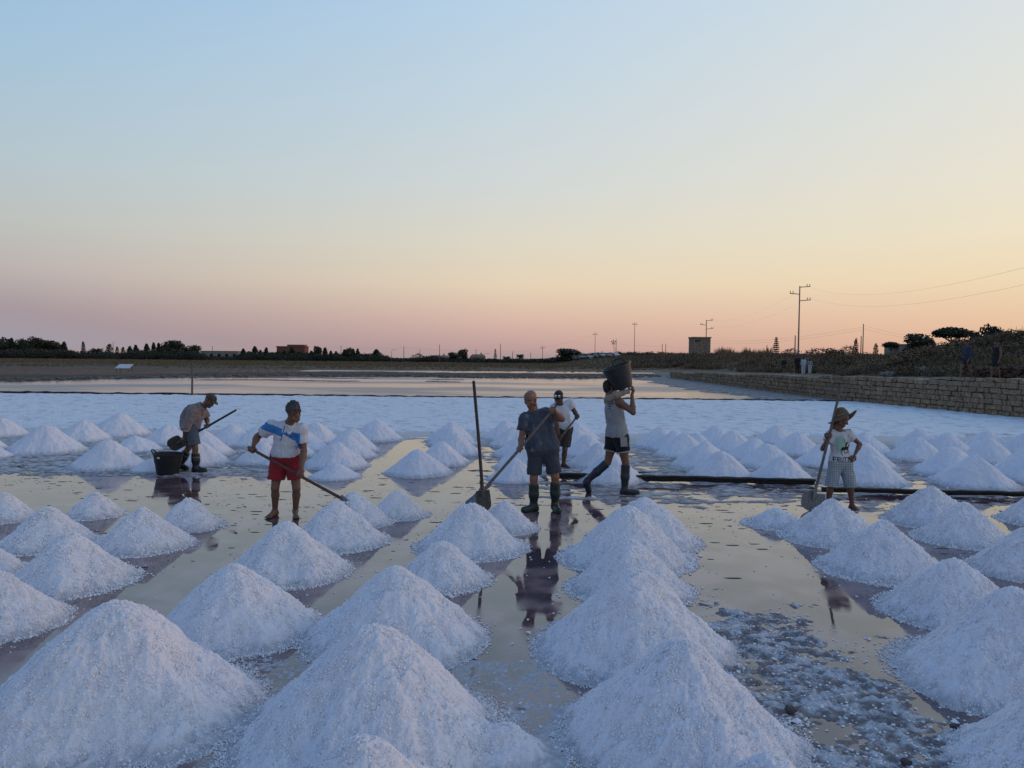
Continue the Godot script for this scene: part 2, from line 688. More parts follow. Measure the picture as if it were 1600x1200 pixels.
func terrain_c(x: float, d: float, h: float) -> Color:
	var n := soft.get_noise_2d(x * 0.25, d * 0.5)
	var n2 := soft.get_noise_2d(x * 1.3 + 50.0, d * 1.3)
	var c := Color(0.10, 0.075, 0.06)
	if x > wall_x(d) + 0.05 and d < 95.0:
		var u := x - wall_x(d)
		c = Color(0.40, 0.35, 0.29).lerp(Color(0.27, 0.22, 0.165), clampf(0.5 + n2, 0, 1))
		c = c.lerp(Color(0.17, 0.13, 0.085).lerp(Color(0.19, 0.16, 0.085), clampf(0.5 + n * 1.5, 0, 1)), smoothstep(3.6, 5.2, u + n2))
		return c
	if d < 75.0 and x > wall_x(d) - 5.0:
		return Color(0.46, 0.45, 0.46).lerp(Color(0.30, 0.27, 0.25), clampf(0.4 + n2, 0, 1))
	var e := pan_edge(x)
	var v := d - e
	if v < 3.5:
		c = Color(0.30, 0.22, 0.15).lerp(Color(0.14, 0.10, 0.075), clampf(0.5 + n2 * 1.6, 0, 1))
	elif v < 12.0:
		c = Color(0.10, 0.07, 0.05)
	elif v < 26.0:
		c = Color(0.32, 0.165, 0.09).lerp(Color(0.16, 0.10, 0.06), clampf(0.5 + n * 1.8, 0, 1))
	elif v < 45.0:
		c = Color(0.165, 0.13, 0.075).lerp(Color(0.20, 0.125, 0.08), clampf(0.5 + n * 1.8, 0, 1))
	else:
		c = Color(0.14, 0.118, 0.06).lerp(Color(0.085, 0.072, 0.042), clampf(0.5 + n * 1.5, 0, 1))
	return c


func setting() -> void:
	# open country out to the horizon, one sheet laid out in rings
	var mb := MB.new()
	var na := 560
	var nd := 380
	var ds := PackedFloat32Array()
	for k in nd:
		var t := float(k) / (nd - 1)
		ds.append(8.0 * pow(36.0 / 8.0, t / 0.32) if t < 0.32 else 36.0 * pow(115.0 / 36.0, (t - 0.32) / 0.44) if t < 0.76 else 115.0 * pow(6000.0 / 115.0, (t - 0.76) / 0.24))
	for k in nd:
		var d := ds[k]
		for j in na:
			var x := d * tan(deg_to_rad(-66.0 + 132.0 * j / (na - 1)))
			var h := terrain_h(x, d)
			mb.v.append(Vector3(x, h, -d))
			mb.c.append(terrain_c(x, d, h))
			mb.u.append(Vector2.ZERO)
	for k in nd:
		for j in na:
			var w := k * na + j
			var dx := mb.v[w + (1 if j < na - 1 else 0)] - mb.v[w - (1 if j > 0 else 0)]
			var dz := mb.v[w + (na if k < nd - 1 else 0)] - mb.v[w - (na if k > 0 else 0)]
			mb.n.append(dx.cross(dz).normalized())
			if k < nd - 1 and j < na - 1:
				mb.i.append_array([w, w + na, w + 1, w + 1, w + na, w + na + 1])
	var o := put("ground", mb.mesh(), M.earth)
	tag(o, "brown mud flats, embankment and dry scrub land reaching to the horizon", "ground", "", "structure")
	# water sheets
	var pm := PlaneMesh.new()
	pm.size = Vector2(86, 48)
	o = put("pan_water", pm, M.brine)
	o.position = Vector3(-20, 0, -12.7)
	tag(o, "mirror still brine film over the brownish floor of the salt pan", "water", "", "structure")
	pm = PlaneMesh.new()
	pm.size = Vector2(190, 60)
	o = put("far_pan_water", pm, M.far_brine)
	o.position = Vector3(-76, -0.012, -66.8)
	tag(o, "pink grey water of the next pan, reflecting the treeline", "water", "", "structure")
	# the low dark dike between the two pans
	mb = MB.new()
	var pts := []
	var rad := []
	for k in 241:
		var t := k / 240.0
		var x := lerpf(-62.0, 15.95, t)
		pts.append(Vector3(x, 0.015 + 0.02 * fine.get_noise_1d(x * 1.7), -36.75 + 0.03 * (x - 0.0) * (1.0 if x > 0.0 else 1.1) + 0.06 * fine.get_noise_1d(x * 0.9 + 30.0)))
		rad.append(0.085 + 0.03 * fine.get_noise_1d(x * 2.3 + 9.0))
	mb.col = Color(0.075, 0.06, 0.055)
	mb.tube(pts, rad, 7)
	o = put("pan_dike", mb.mesh(), M.earth)
	tag(o, "thin dark earth dike along the far edge of the white salt", "dike", "", "structure")
	crust()


func track(x: float, d: float) -> float:
	# the churned slush track between the front piles on the right
	var cx := curve([3.0, 4.2, 5.2, 6.2, 7.4], [2.25, 2.12, 2.0, 1.85, 1.9], d)
	return exp(-pow((x - cx) / 0.62, 2.0)) * smoothstep(7.3, 6.0, d)


func crust_h(x: float, d: float) -> float:
	var cov := -0.74
	cov += 1.24 * track(x, d)
	cov += 0.78 * smoothstep(10.2, 11.7, d) * smoothstep(-1.8, 1.2, x) * (1.0 - 0.35 * smoothstep(4.0, 7.0, x))
	cov += 0.28 * smoothstep(13.2, 14.2, d)
	cov += 0.95 * smoothstep(12.7, 13.5, d) * smoothstep(-3.0, -5.0, x)
	cov += 0.9 * smoothstep(16.5, 20.5, d)
	cov += 0.25 * smoothstep(6.4, 4.6, d) * smoothstep(1.5, 0.2, absf(x - 0.35))
	var ch := exp(-pow((x + 2.35 + 0.05 * (d - 14.0)) / 0.42, 2.0)) * smoothstep(12.0, 13.0, d) * smoothstep(19.6, 18.4, d)
	cov -= 0.9 * ch
	var mid := smoothstep(8.0, 11.0, d)
	var n1 := soft.get_noise_2d(x * lerpf(1.6, 0.75, mid), d * lerpf(1.9, 2.6, mid))
	var n2 := fine.get_noise_2d(x * lerpf(9.0, 3.5, mid), d * lerpf(9.0, 8.0, mid))
	var v := cov + n1 * 1.0 + n2 * lerpf(0.24, 0.42, mid)
	if v < 0.0:
		return maxf(v, -0.9) * 0.03
	var a := x * 0.86 + d * 0.5
	var b := d * 0.86 - x * 0.5
	var lump := (fine.get_noise_2d(a * 7.0 + 31.0, b * 19.0) + 0.7 * fine.get_noise_2d(a * 23.0, b * 38.0)) * lerpf(0.012, 0.007, mid)
	var hump := maxf(soft.get_noise_2d(a * 2.1 + 8.0, b * 3.6), 0.0) * lerpf(0.030, 0.02, mid)
	if mid < 0.5:
		lump += 0.006 * fine.get_noise_2d(x * 60.0, d * 60.0) + 0.009 * maxf(fine.get_noise_2d(a * 12.0 - 9.0, b * 44.0), 0.0)
	return minf(v, 0.5) * lerpf(0.030, 0.024, mid) + (lump + hump) * minf(v * 3.0, 1.0)


func near_h(x: float, d: float) -> float:
	return -0.02 if x > 0.83 and x < 3.37 and d > 3.03 and d < 7.37 else crust_h(x, d)


func sheet(x0: float, x1: float, d0: float, d1: float, st: float, hf, cf) -> MB:
	var mb := MB.new()
	var nx := int((x1 - x0) / st) + 1
	var nd := int((d1 - d0) / st) + 1
	var hs := PackedFloat32Array()
	hs.resize(nx * nd)
	for k in nd:
		for j in nx:
			hs[k * nx + j] = hf.call(x0 + j * st, d0 + k * st)
	var at := PackedInt32Array()
	at.resize(nx * nd)
	at.fill(-1)
	for k in nd:
		for j in nx:
			var w := k * nx + j
			var hi := hs[w]
			for e: int in [-1, 1, -nx, nx]:
				if w + e >= 0 and w + e < hs.size():
					hi = maxf(hi, hs[w + e])
			if hi < -0.004:
				continue
			at[w] = mb.v.size()
			var x := x0 + j * st
			var d := d0 + k * st
			var l := hs[w - 1] if j > 0 else hs[w]
			var r := hs[w + 1] if j < nx - 1 else hs[w]
			var a := hs[w - nx] if k > 0 else hs[w]
			var b := hs[w + nx] if k < nd - 1 else hs[w]
			mb.v.append(Vector3(x, hs[w], -d))
			mb.n.append(Vector3(l - r, 2.0 * st, b - a).normalized())
			mb.c.append(cf.call(x, d, hs[w]))
			mb.u.append(Vector2.ZERO)
	for k in nd - 1:
		for j in nx - 1:
			var w := k * nx + j
			if at[w] >= 0 and at[w + 1] >= 0 and at[w + nx] >= 0 and at[w + nx + 1] >= 0:
				mb.i.append_array([at[w], at[w + nx], at[w + 1], at[w + 1], at[w + nx], at[w + nx + 1]])
	return mb


func crust_c(x: float, d: float, h: float) -> Color:
	var t := smoothstep(0.002, lerpf(0.036, 0.022, smoothstep(8.0, 11.0, d)), h + lerpf(0.030, 0.012, smoothstep(8.0, 11.0, d)) * (fine.get_noise_2d(x * 5.0, d * 7.0) + 0.5 * fine.get_noise_2d(x * 21.0, d * 27.0)))
	t = maxf(t, smoothstep(17.5, 20.5, d))
	return Color(0.20, 0.172, 0.175).lerp(Color(0.62, 0.61, 0.63), t)


func field_h(x: float, d: float) -> float:
	var t := smoothstep(20.0, 22.5, d)
	var n := soft.get_noise_2d(x * 0.9, d * 2.2) + 0.6 * fine.get_noise_2d(x * 2.5, d * 6.0)
	return lerpf(-0.03, 0.045, smoothstep(20.5, 21.6, d + 0.5 * n)) + (0.026 + 0.006 * t) * n


func field_c(x: float, d: float, h: float) -> Color:
	var n := fine.get_noise_2d(x * 1.1, d * 3.5)
	return Color(0.85, 0.86, 0.88).lerp(Color(0.5, 0.5, 0.53), smoothstep(0.35, 0.75, n))


func crust() -> void:
	var mb := sheet(-4.6, 5.6, 3.0, 8.6, 0.026, near_h, crust_c)
	mb.add(sheet(0.8, 3.4, 3.0, 7.4, 0.0145, crust_h, crust_c))
	mb.add(sheet(-10.0, 13.0, 8.6, 14.2, 0.05, crust_h, crust_c))
	mb.add(sheet(-20.0, 19.0, 14.2, 21.1, 0.085, crust_h, crust_c))
	var o := put("salt_crust", mb.mesh(), M.crust)
	tag(o, "greyish slushy salt crust breaking through the brine between the piles", "salt crust", "", "stuff")
	mb = sheet(-50.0, 20.5, 20.6, 36.9, 0.15, field_h, field_c)
	o = put("salt_field", mb.mesh(), M.field)
	tag(o, "unbroken rough white salt covering the back of the pan", "salt field", "", "structure")


func wall() -> void:
	var o := base("stone_wall", Vector3(0, 0, 0), "low wall of weathered pale stone blocks along the right side of the pan", "wall")
	# backing behind the blocks
	var mb := MB.new()
	mb.col = Color(0.05, 0.042, 0.035)
	var k := 0
	var d := 14.0
	while d < 70.0:
		var e := d + 2.0
		var a := Vector3(wall_x(d) + 0.42, 0, -d)
		var b := Vector3(wall_x(e) + 0.42, 0, -e)
		var t := (b - a).normalized()
		var h := wall_top((d + e) * 0.5) - 0.06
		mb.box((a + b) * 0.5 + Vector3(0, h * 0.5 - 0.2, 0), Vector3(a.distance_to(b), h + 0.4, 0.52), Basis(t, Vector3.UP, t.cross(Vector3.UP)))
		d = e
	put("wall_core", mb.mesh(), M.stone, o)
	# block shapes, a few variants of each tone
	var shapes := []
	for q in 10:
		var b := MB.new()
		var tone := Color(0.46, 0.315, 0.185).lerp(Color(0.27, 0.185, 0.115), rng.randf()).lerp(Color(0.50, 0.38, 0.25), rng.randf() * 0.4)
		b.col = tone
		b.box(Vector3.ZERO, Vector3.ONE, Basis(), 0.09)
		for w in b.v.size():
			var p := b.v[w]
			b.v[w] = p + Vector3(fine.get_noise_3d(p.x * 2.0 + q * 7.0, p.y * 2.0, p.z * 2.0), fine.get_noise_3d(p.x * 2.0, p.y * 2.0 + q * 5.0, p.z * 2.0), fine.get_noise_3d(p.x * 2.0, p.y * 2.0, p.z * 2.0 + q * 3.0)) * 0.10
		shapes.append(b.mesh())
	var spots := []
	var courses := 7
	for c in courses:
		d = 14.0 + rng.randf() * 0.3
		while d < 69.5:
			var tall := 0.205
			var long := rng.randf_range(0.14, 0.24) if rng.randf() < 0.62 else rng.randf_range(0.28, 0.5)
			if c >= 5:
				long *= 1.5
			var mid := d + long * 0.5
			var y := 0.02 + c * tall
			var top := wall_top(mid)
			if y < top - 0.09:
				var high := minf(tall, top - y + 0.03)
				var a := Vector3(wall_x(d), 0, -d)
				var b := Vector3(wall_x(d + long), 0, -d - long)
				var t := (b - a).normalized()
				# the front face looks at the pan
				var bs := Basis(t, Vector3.UP, t.cross(Vector3.UP))
				bs = bs.rotated(Vector3.UP, rng.randf_range(-0.08, 0.08)).rotated(t, rng.randf_range(-0.05, 0.05))
				var depth := rng.randf_range(0.26, 0.34)
				var ce := (a + b) * 0.5 + Vector3(0.1 + rng.randf_range(-0.035, 0.035) + 0.05 * c / 6.0, y + high * 0.5 + rng.randf_range(-0.01, 0.01), 0)
				spots.append([mid, Transform3D(bs * Basis.from_scale(Vector3(long * 0.955, high * 0.95, depth)), ce), rng.randi() % shapes.size()])
			d += long
	# the blocks nearest the workers that the picture shows largest are parts of their own
	spots.sort_custom(func(p, q): return p[0] < q[0])
	var rest := []
	for q in shapes.size():
		rest.append([])
	var made := 0
	for s: Array in spots:
		if s[0] > 25.2 and made < 298:
			var b := put("stone_block", shapes[s[2]], M.stone, o)
			b.transform = s[1]
			made += 1
		else:
			rest[s[2]].append(s[1])
	for q in shapes.size():
		many("stone_blocks", shapes[q], M.stone, rest[q], o)


# ---------------------------------------------------------------- trees, buildings, poles
func leaf_cloud(mb: MB, ce: Vector3, r: Vector3, count: int, size: float, dark: Color, light: Color, hollow := 0.45) -> void:
	# leaf-sized faces spread through an uneven, clumped volume
	for k in count:
		var p := Vector3(rng.randfn(), rng.randfn(), rng.randfn()).normalized()
		var rr := pow(rng.randf(), 0.4)
		rr = lerpf(hollow, 1.0, rr) * (1.0 + 0.28 * fine.get_noise_3d(p.x * 2.6 + ce.x * 3.0, p.y * 2.6, p.z * 2.6 + ce.z * 3.0))
		var at := ce + p * r * rr
		var nn := (p / r).normalized()
		var t := Vector3(rng.randfn(), rng.randfn(), rng.randfn()).normalized()
		var a := nn.lerp(t, 0.75).normalized()
		var s := a.cross(Vector3(rng.randfn(), rng.randfn(), rng.randfn())).normalized()
		var w := a.cross(s)
		var z := size * rng.randf_range(0.6, 1.4)
		mb.col = dark.lerp(light, rng.randf())
		var b := mb.v.size()
		mb.quad(at - s * z, at - w * z * 0.55, at + s * z, at + w * z * 0.55)
		for q in 4:
			mb.n[b + q] = nn.lerp(mb.n[b + q] * (1.0 if mb.n[b + q].dot(nn) > 0.0 else -1.0), 0.5).normalized()


func tree_parts(kind: String) -> Array:
	# [crown, trunk] of a tree one metre tall and one metre wide
	var mb := MB.new()
	var tr := MB.new()
	var d := Color(0.020, 0.024, 0.013)
	var l := Color(0.055, 0.062, 0.034)
	match kind:
		"broad":
			tr.tube([Vector3(0, -0.05, 0), Vector3(0.02, 0.25, 0), Vector3(0.0, 0.55, 0.02)], [0.05, 0.04, 0.025], 6)
			for s: float in [-1.0, 1.0]:
				tr.tube([Vector3(0.01, 0.3, 0), Vector3(0.22 * s, 0.6, 0.1 * s)], [0.028, 0.012], 5)
			for k in 9:
				var a := k * 2.4
				leaf_cloud(mb, Vector3(cos(a) * 0.27, 0.42 + 0.42 * fmod(k * 0.37, 1.0), sin(a) * 0.27), Vector3(0.22, 0.17, 0.22), 150, 0.045, d, l)
			leaf_cloud(mb, Vector3(0, 0.66, 0), Vector3(0.38, 0.31, 0.38), 420, 0.05, d, l)
			leaf_cloud(mb, Vector3(0, 0.35, 0), Vector3(0.40, 0.25, 0.40), 200, 0.05, d, l)
		"conifer":
			tr.tube([Vector3(0, -0.05, 0), Vector3(0, 0.95, 0)], [0.04, 0.008], 6)
			for k in 15:
				var y := 0.1 + 0.06 * k
				var r := 0.5 * pow(1.0 - y, 0.8) + 0.035
				for q in 4:
					var a := k * 1.3 + q * TAU / 4.0 + rng.randf() * 0.6
					var rr := r * rng.randf_range(0.45, 0.85)
					leaf_cloud(mb, Vector3(cos(a) * rr * 0.6, y + 0.02, sin(a) * rr * 0.6), Vector3(rr * 0.55, 0.045, rr * 0.55), 26, 0.04, d, l, 0.2)
		"cypress":
			tr.tube([Vector3(0, -0.05, 0), Vector3(0, 0.6, 0)], [0.08, 0.03], 6)
			for k in 9:
				var y := 0.1 + k * 0.1
				leaf_cloud(mb, Vector3(0.05 * sin(k * 2.0), y, 0.05 * cos(k * 3.0)), Vector3(0.47 * sin(PI * clampf((y + 0.2) / 1.25, 0, 1)) + 0.04, 0.09, 0.47 * sin(PI * clampf((y + 0.2) / 1.25, 0, 1)) + 0.04), 100, 0.05, d, l)
		"umbrella":
			tr.tube([Vector3(0, -0.05, 0), Vector3(0.02, 0.4, 0), Vector3(-0.01, 0.68, 0)], [0.035, 0.028, 0.02], 7)
			for k in 7:
				var a := k * TAU / 7.0
				tr.tube([Vector3(0, 0.52, 0), Vector3(cos(a) * 0.17, 0.66, sin(a) * 0.17), Vector3(cos(a) * 0.36, 0.76, sin(a) * 0.36)], [0.016, 0.011, 0.005], 5)
				leaf_cloud(mb, Vector3(cos(a) * 0.28, 0.80, sin(a) * 0.28), Vector3(0.22, 0.13, 0.22), 330, 0.034, d, l, 0.2)
			leaf_cloud(mb, Vector3(0, 0.86, 0), Vector3(0.36, 0.14, 0.36), 900, 0.034, d, l, 0.2)
		"palm":
			tr.tube([Vector3(0, -0.05, 0), Vector3(0.02, 0.35, 0), Vector3(0, 0.68, 0)], [0.075, 0.055, 0.06], 7)
			for k in 26:
				var a := k * 2.4
				var up := lerpf(1.2, -0.5, k / 26.0)
				var prev := Vector3(0, 0.68, 0)
				for q in 5:
					var t := (q + 1) / 5.0
					var nx := Vector3(cos(a) * 0.5 * t, 0.68 + 0.3 * (up * t - t * t * 0.7), sin(a) * 0.5 * t)
					var sd := Vector3(-sin(a), 0, cos(a))
					mb.col = d.lerp(l, rng.randf())
					for s: float in [-1.0, 1.0]:
						mb.quad(prev, nx, nx + sd * s * 0.07 - Vector3(0, 0.05, 0), prev + sd * s * 0.07 - Vector3(0, 0.05, 0))
					prev = nx
		"araucaria":
			tr.tube([Vector3(0, -0.05, 0), Vector3(0, 0.98, 0)], [0.04, 0.01], 6)
			for k in 11:
				var y := 0.14 + k * 0.08
				var r := 0.5 * (1.0 - y * 0.88)
				for q in 6:
					var a := q * TAU / 6.0 + k
					var e := Vector3(cos(a), 0.1, sin(a))
					leaf_cloud(mb, Vector3(0, y, 0) + e * r * 0.6, Vector3(absf(e.x) * r * 0.45 + 0.05, 0.022, absf(e.z) * r * 0.45 + 0.05), 24, 0.03, d, l, 0.1)
		"dome":
			tr.tube([Vector3(0, -0.05, 0), Vector3(0, 0.4, 0)], [0.04, 0.02], 6)
			leaf_cloud(mb, Vector3(0, 0.25, 0), Vector3(0.5, 0.72, 0.5), 900, 0.045, d, l, 0.6)
		_:
			tr.tube([Vector3(0, -0.05, 0), Vector3(0.03, 0.4, 0)], [0.03, 0.015], 6)
			for k in 8:
				var a := k * 2.4
				leaf_cloud(mb, Vector3(cos(a) * 0.28, 0.3 + 0.3 * fmod(k * 0.37, 1.0), sin(a) * 0.28), Vector3(0.24, 0.28, 0.24), 110, 0.05, d, l.lerp(Color(0.075, 0.06, 0.035), 0.4))
	return [mb.mesh(), tr.mesh()]


func scenery() -> void:
	var rows := [
		"broad|-179.3 270.2 5.97 6.74|first dark rounded pine from the left in the long clump on the far left shore|long clump on the far left shore",
		"conifer|-175.7 270.2 5.78 3.15|first dark spiky fir from the left in the long clump on the far left shore|long clump on the far left shore",
		"broad|-174.8 273.4 5.62 4.55|second dark rounded pine from the left in the long clump on the far left shore|long clump on the far left shore",
		"broad|-167.8 267.0 5.12 4.00|third dark rounded pine from the left in the long clump on the far left shore|long clump on the far left shore",
		"broad|-166.9 270.2 6.31 5.40|fourth dark rounded pine from the left in the long clump on the far left shore|long clump on the far left shore",
		"conifer|-166.0 273.4 5.02 3.18|second dark spiky fir from the left in the long clump on the far left shore|long clump on the far left shore",
		"broad|-163.2 273.4 5.27 5.46|fifth dark rounded pine from the left in the long clump on the far left shore|long clump on the far left shore",
		"conifer|-155.4 267.0 4.57 3.78|third dark spiky fir from the left in the long clump on the far left shore|long clump on the far left shore",
		"bush|-152.7 267.2 1.94 4.45|first low dark bush from the left in the gappy scrub left of the white-roofed house|gappy scrub left of the white-roofed house",
		"cypress|-148.9 267.2 4.85 1.11|first slim dark cypress from the left in the gappy scrub left of the white-roofed house|gappy scrub left of the white-roofed house",
		"bush|-148.9 270.4 2.88 5.40|second low dark bush from the left in the gappy scrub left of the white-roofed house|gappy scrub left of the white-roofed house",
		"palm|-144.0 267.2 3.35 3.56|the only small dark palm in the gappy scrub left of the white-roofed house|gappy scrub left of the white-roofed house",
		"bush|-140.6 264.0 2.25 4.83|third low dark bush from the left in the gappy scrub left of the white-roofed house|gappy scrub left of the white-roofed house",
		"cypress|-141.5 270.4 4.07 2.02|second slim dark cypress from the left in the gappy scrub left of the white-roofed house|gappy scrub left of the white-roofed house",
		"bush|-138.3 267.2 1.84 4.00|fourth low dark bush from the left in the gappy scrub left of the white-roofed house|gappy scrub left of the white-roofed house",
		"cypress|-135.5 264.0 3.17 1.10|third slim dark cypress from the left in the gappy scrub left of the white-roofed house|gappy scrub left of the white-roofed house",
		"cypress|-135.1 267.2 2.98 1.33|fourth slim dark cypress from the left in the gappy scrub left of the white-roofed house|gappy scrub left of the white-roofed house",
		"conifer|-131.2 264.2 3.21 3.08|first dark spiky fir from the left in the row around the white-roofed house|row around the white-roofed house",
		"conifer|-130.8 267.4 3.69 3.11|second dark spiky fir from the left in the row around the white-roofed house|row around the white-roofed house",
		"bush|-127.5 264.2 2.81 3.96|the only low dark bush in the row around the white-roofed house|row around the white-roofed house",
		"conifer|-124.0 261.0 4.12 3.04|third dark spiky fir from the left in the row around the white-roofed house|row around the white-roofed house",
		"conifer|-123.1 264.2 4.60 2.42|fourth dark spiky fir from the left in the row around the white-roofed house|row around the white-roofed house",
		"conifer|-122.8 267.4 4.43 2.89|fifth dark spiky fir from the left in the row around the white-roofed house|row around the white-roofed house",
		"broad|-117.1 264.2 5.53 6.59|first dark rounded pine from the left in the row around the white-roofed house|row around the white-roofed house",
		"cypress|-113.8 264.2 4.25 1.98|first slim dark cypress from the left in the row around the white-roofed house|row around the white-roofed house",
		"cypress|-114.1 267.4 4.28 1.33|second slim dark cypress from the left in the row around the white-roofed house|row around the white-roofed house",
		"broad|-111.2 267.4 3.86 5.56|second dark rounded pine from the left in the row around the white-roofed house|row around the white-roofed house",
		"conifer|-87.6 250.7 2.66 2.92|first dark spiky fir from the left in the hedge below the red building|hedge below the red building",
		"conifer|-86.8 253.9 1.84 2.96|second dark spiky fir from the left in the hedge below the red building|hedge below the red building",
		"conifer|-82.8 247.5 3.51 3.09|third dark spiky fir from the left in the hedge below the red building|hedge below the red building",
		"conifer|-82.0 250.7 2.30 2.71|fourth dark spiky fir from the left in the hedge below the red building|hedge below the red building",
		"conifer|-81.1 253.9 3.16 2.75|fifth dark spiky fir from the left in the hedge below the red building|hedge below the red building",
		"conifer|-77.2 247.5 1.51 3.09|sixth dark spiky fir from the left in the hedge below the red building|hedge below the red building",
		"conifer|-76.4 250.7 1.93 3.13|seventh dark spiky fir from the left in the hedge below the red building|hedge below the red building",
		"conifer|-75.2 253.9 2.16 2.96|eighth dark spiky fir from the left in the hedge below the red building|hedge below the red building",
		"conifer|-70.9 247.5 3.21 3.09|ninth dark spiky fir from the left in the hedge below the red building|hedge below the red building",
		"conifer|-69.5 250.7 1.78 3.34|tenth dark spiky fir from the left in the hedge below the red building|hedge below the red building",
		"bush|-68.2 250.7 1.17 2.50|the only low dark bush in the hedge below the red building|hedge below the red building",
		"conifer|-64.7 247.7 2.23 2.68|first dark spiky fir from the left in the clump beside the red building|clump beside the red building",
		"broad|-62.7 247.7 3.90 2.68|the only dark rounded pine in the clump beside the red building|clump beside the red building",
		"conifer|-61.0 250.9 3.32 2.71|second dark spiky fir from the left in the clump beside the red building|clump beside the red building",
		"conifer|-57.6 244.5 2.29 2.24|third dark spiky fir from the left in the clump beside the red building|clump beside the red building",
		"conifer|-56.7 247.7 2.10 2.47|fourth dark spiky fir from the left in the clump beside the red building|clump beside the red building",
		"conifer|-56.2 250.9 1.28 1.88|fifth dark spiky fir from the left in the clump beside the red building|clump beside the red building",
		"conifer|-53.4 244.7 2.74 2.04|first dark spiky fir from the left in the clump right of the wooden pole|clump right of the wooden pole",
		"broad|-52.0 244.7 3.36 2.44|the only dark rounded pine in the clump right of the wooden pole|clump right of the wooden pole",
		"conifer|-51.2 247.9 2.97 2.27|second dark spiky fir from the left in the clump right of the wooden pole|clump right of the wooden pole",
		"conifer|-48.5 241.5 2.97 2.41|third dark spiky fir from the left in the clump right of the wooden pole|clump right of the wooden pole",
		"bush|-47.7 244.7 2.18 3.26|first low dark bush from the left in the clump right of the wooden pole|clump right of the wooden pole",
		"conifer|-46.3 244.7 1.38 2.44|fourth dark spiky fir from the left in the clump right of the wooden pole|clump right of the wooden pole",
		"conifer|-43.8 247.9 2.84 4.54|fifth dark spiky fir from the left in the clump right of the wooden pole|clump right of the wooden pole",
		"bush|-40.9 247.9 0.39 3.30|second low dark bush from the left in the clump right of the wooden pole|clump right of the wooden pole",
		"bush|-36.9 243.2 0.25 3.64|first low dark bush from the left in the open scrub by the street lamp|open scrub by the street lamp",
		"bush|-34.3 246.4 0.05 2.87|second low dark bush from the left in the open scrub by the street lamp|open scrub by the street lamp",
		"dome|-29.8 243.2 1.73 4.25|the only dark domed shrub in the open scrub by the street lamp|open scrub by the street lamp",
		"bush|-26.4 240.0 0.97 2.80|third low dark bush from the left in the open scrub by the street lamp|open scrub by the street lamp",
		"bush|-23.5 243.2 -0.03 4.05|fourth low dark bush from the left in the open scrub by the street lamp|open scrub by the street lamp",
		"broad|-18.5 243.2 2.24 3.44|first dark rounded pine from the left in the pair between the two tiled houses|pair between the two tiled houses",
		"broad|-15.9 246.4 3.29 3.28|second dark rounded pine from the left in the pair between the two tiled houses|pair between the two tiled houses",
		"bush|-11.1 240.2 0.11 4.40|first low dark bush from the left in the scrub right of the tiled houses|scrub right of the tiled houses",
		"bush|-7.2 243.4 0.52 4.45|second low dark bush from the left in the scrub right of the tiled houses|scrub right of the tiled houses",
		"araucaria|-5.3 240.2 3.35 1.60|the only slim tiered araucaria in the scrub right of the tiled houses|scrub right of the tiled houses",
		"bush|-3.8 237.0 0.59 3.94|third low dark bush from the left in the scrub right of the tiled houses|scrub right of the tiled houses",
		"palm|-1.7 240.2 1.59 2.40|first small dark palm from the left in the scrub right of the tiled houses|scrub right of the tiled houses",
		"bush|0.9 240.2 0.81 4.80|fourth low dark bush from the left in the scrub right of the tiled houses|scrub right of the tiled houses",
		"palm|2.5 243.4 2.43 2.23|second small dark palm from the left in the scrub right of the tiled houses|scrub right of the tiled houses",
		"bush|4.4 243.4 0.42 4.05|fifth low dark bush from the left in the scrub right of the tiled houses|scrub right of the tiled houses",
		"bush|7.4 237.0 0.10 2.76|sixth low dark bush from the left in the scrub right of the tiled houses|scrub right of the tiled houses",
		"dome|13.1 240.2 0.72 8.39|the only dark domed shrub in the thicket behind the parked cars|thicket behind the parked cars",
		"broad|17.7 240.2 3.76 7.19|the only dark rounded pine in the thicket behind the parked cars|thicket behind the parked cars",
		"bush|20.9 240.2 0.59 4.40|first low dark bush from the left in the thicket behind the parked cars|thicket behind the parked cars",
		"bush|23.6 243.4 0.80 4.45|second low dark bush from the left in the thicket behind the parked cars|thicket behind the parked cars",
		"palm|25.1 240.2 2.63 2.40|the only small dark palm in the thicket behind the parked cars|thicket behind the parked cars",
		"bush|26.5 237.0 0.67 3.94|third low dark bush from the left in the thicket behind the parked cars|thicket behind the parked cars",
		"bush|30.3 240.2 0.88 5.20|fourth low dark bush from the left in the thicket behind the parked cars|thicket behind the parked cars",
		"bush|35.3 243.4 1.10 4.86|fifth low dark bush from the left in the thicket behind the parked cars|thicket behind the parked cars",
		"broad|35.5 225.0 2.33 3.37|small tree with reddish foliage at the foot of the tall pole|trees and shrubs on the scrub ridge",
		"bush|36.6 210.0 1.31 4.54|low dark bush left of the reeds by the square tower|trees and shrubs on the scrub ridge",
		"araucaria|48.8 142.5 5.60 1.78|conical tiered araucaria standing alone above the scrub|trees and shrubs on the scrub ridge",
		"bush|44.5 135.0 2.71 1.12|small dark round bush left of the tiered araucaria|trees and shrubs on the scrub ridge",
		"dome|52.1 144.0 3.51 3.35|flat topped dark shrub at the foot of the tall three-armed pole|trees and shrubs on the scrub ridge",
		"dome|61.0 153.0 3.76 5.09|long dark shrub right of the tall three-armed pole|trees and shrubs on the scrub ridge",
		"bush|66.5 158.4 4.25 3.43|rough shrub with a bare twig rising from its top|trees and shrubs on the scrub ridge",
		"dome|69.1 158.4 4.40 3.43|rounded shrub just left of the slim cypress on the ridge|trees and shrubs on the scrub ridge",
		"cypress|60.2 135.0 5.32 0.67|slim dark cypress on the ridge beside a leaning pole|trees and shrubs on the scrub ridge",
		"cypress|63.7 135.0 4.45 0.67|short dark cypress on the ridge between pole and small umbrella pine|trees and shrubs on the scrub ridge",
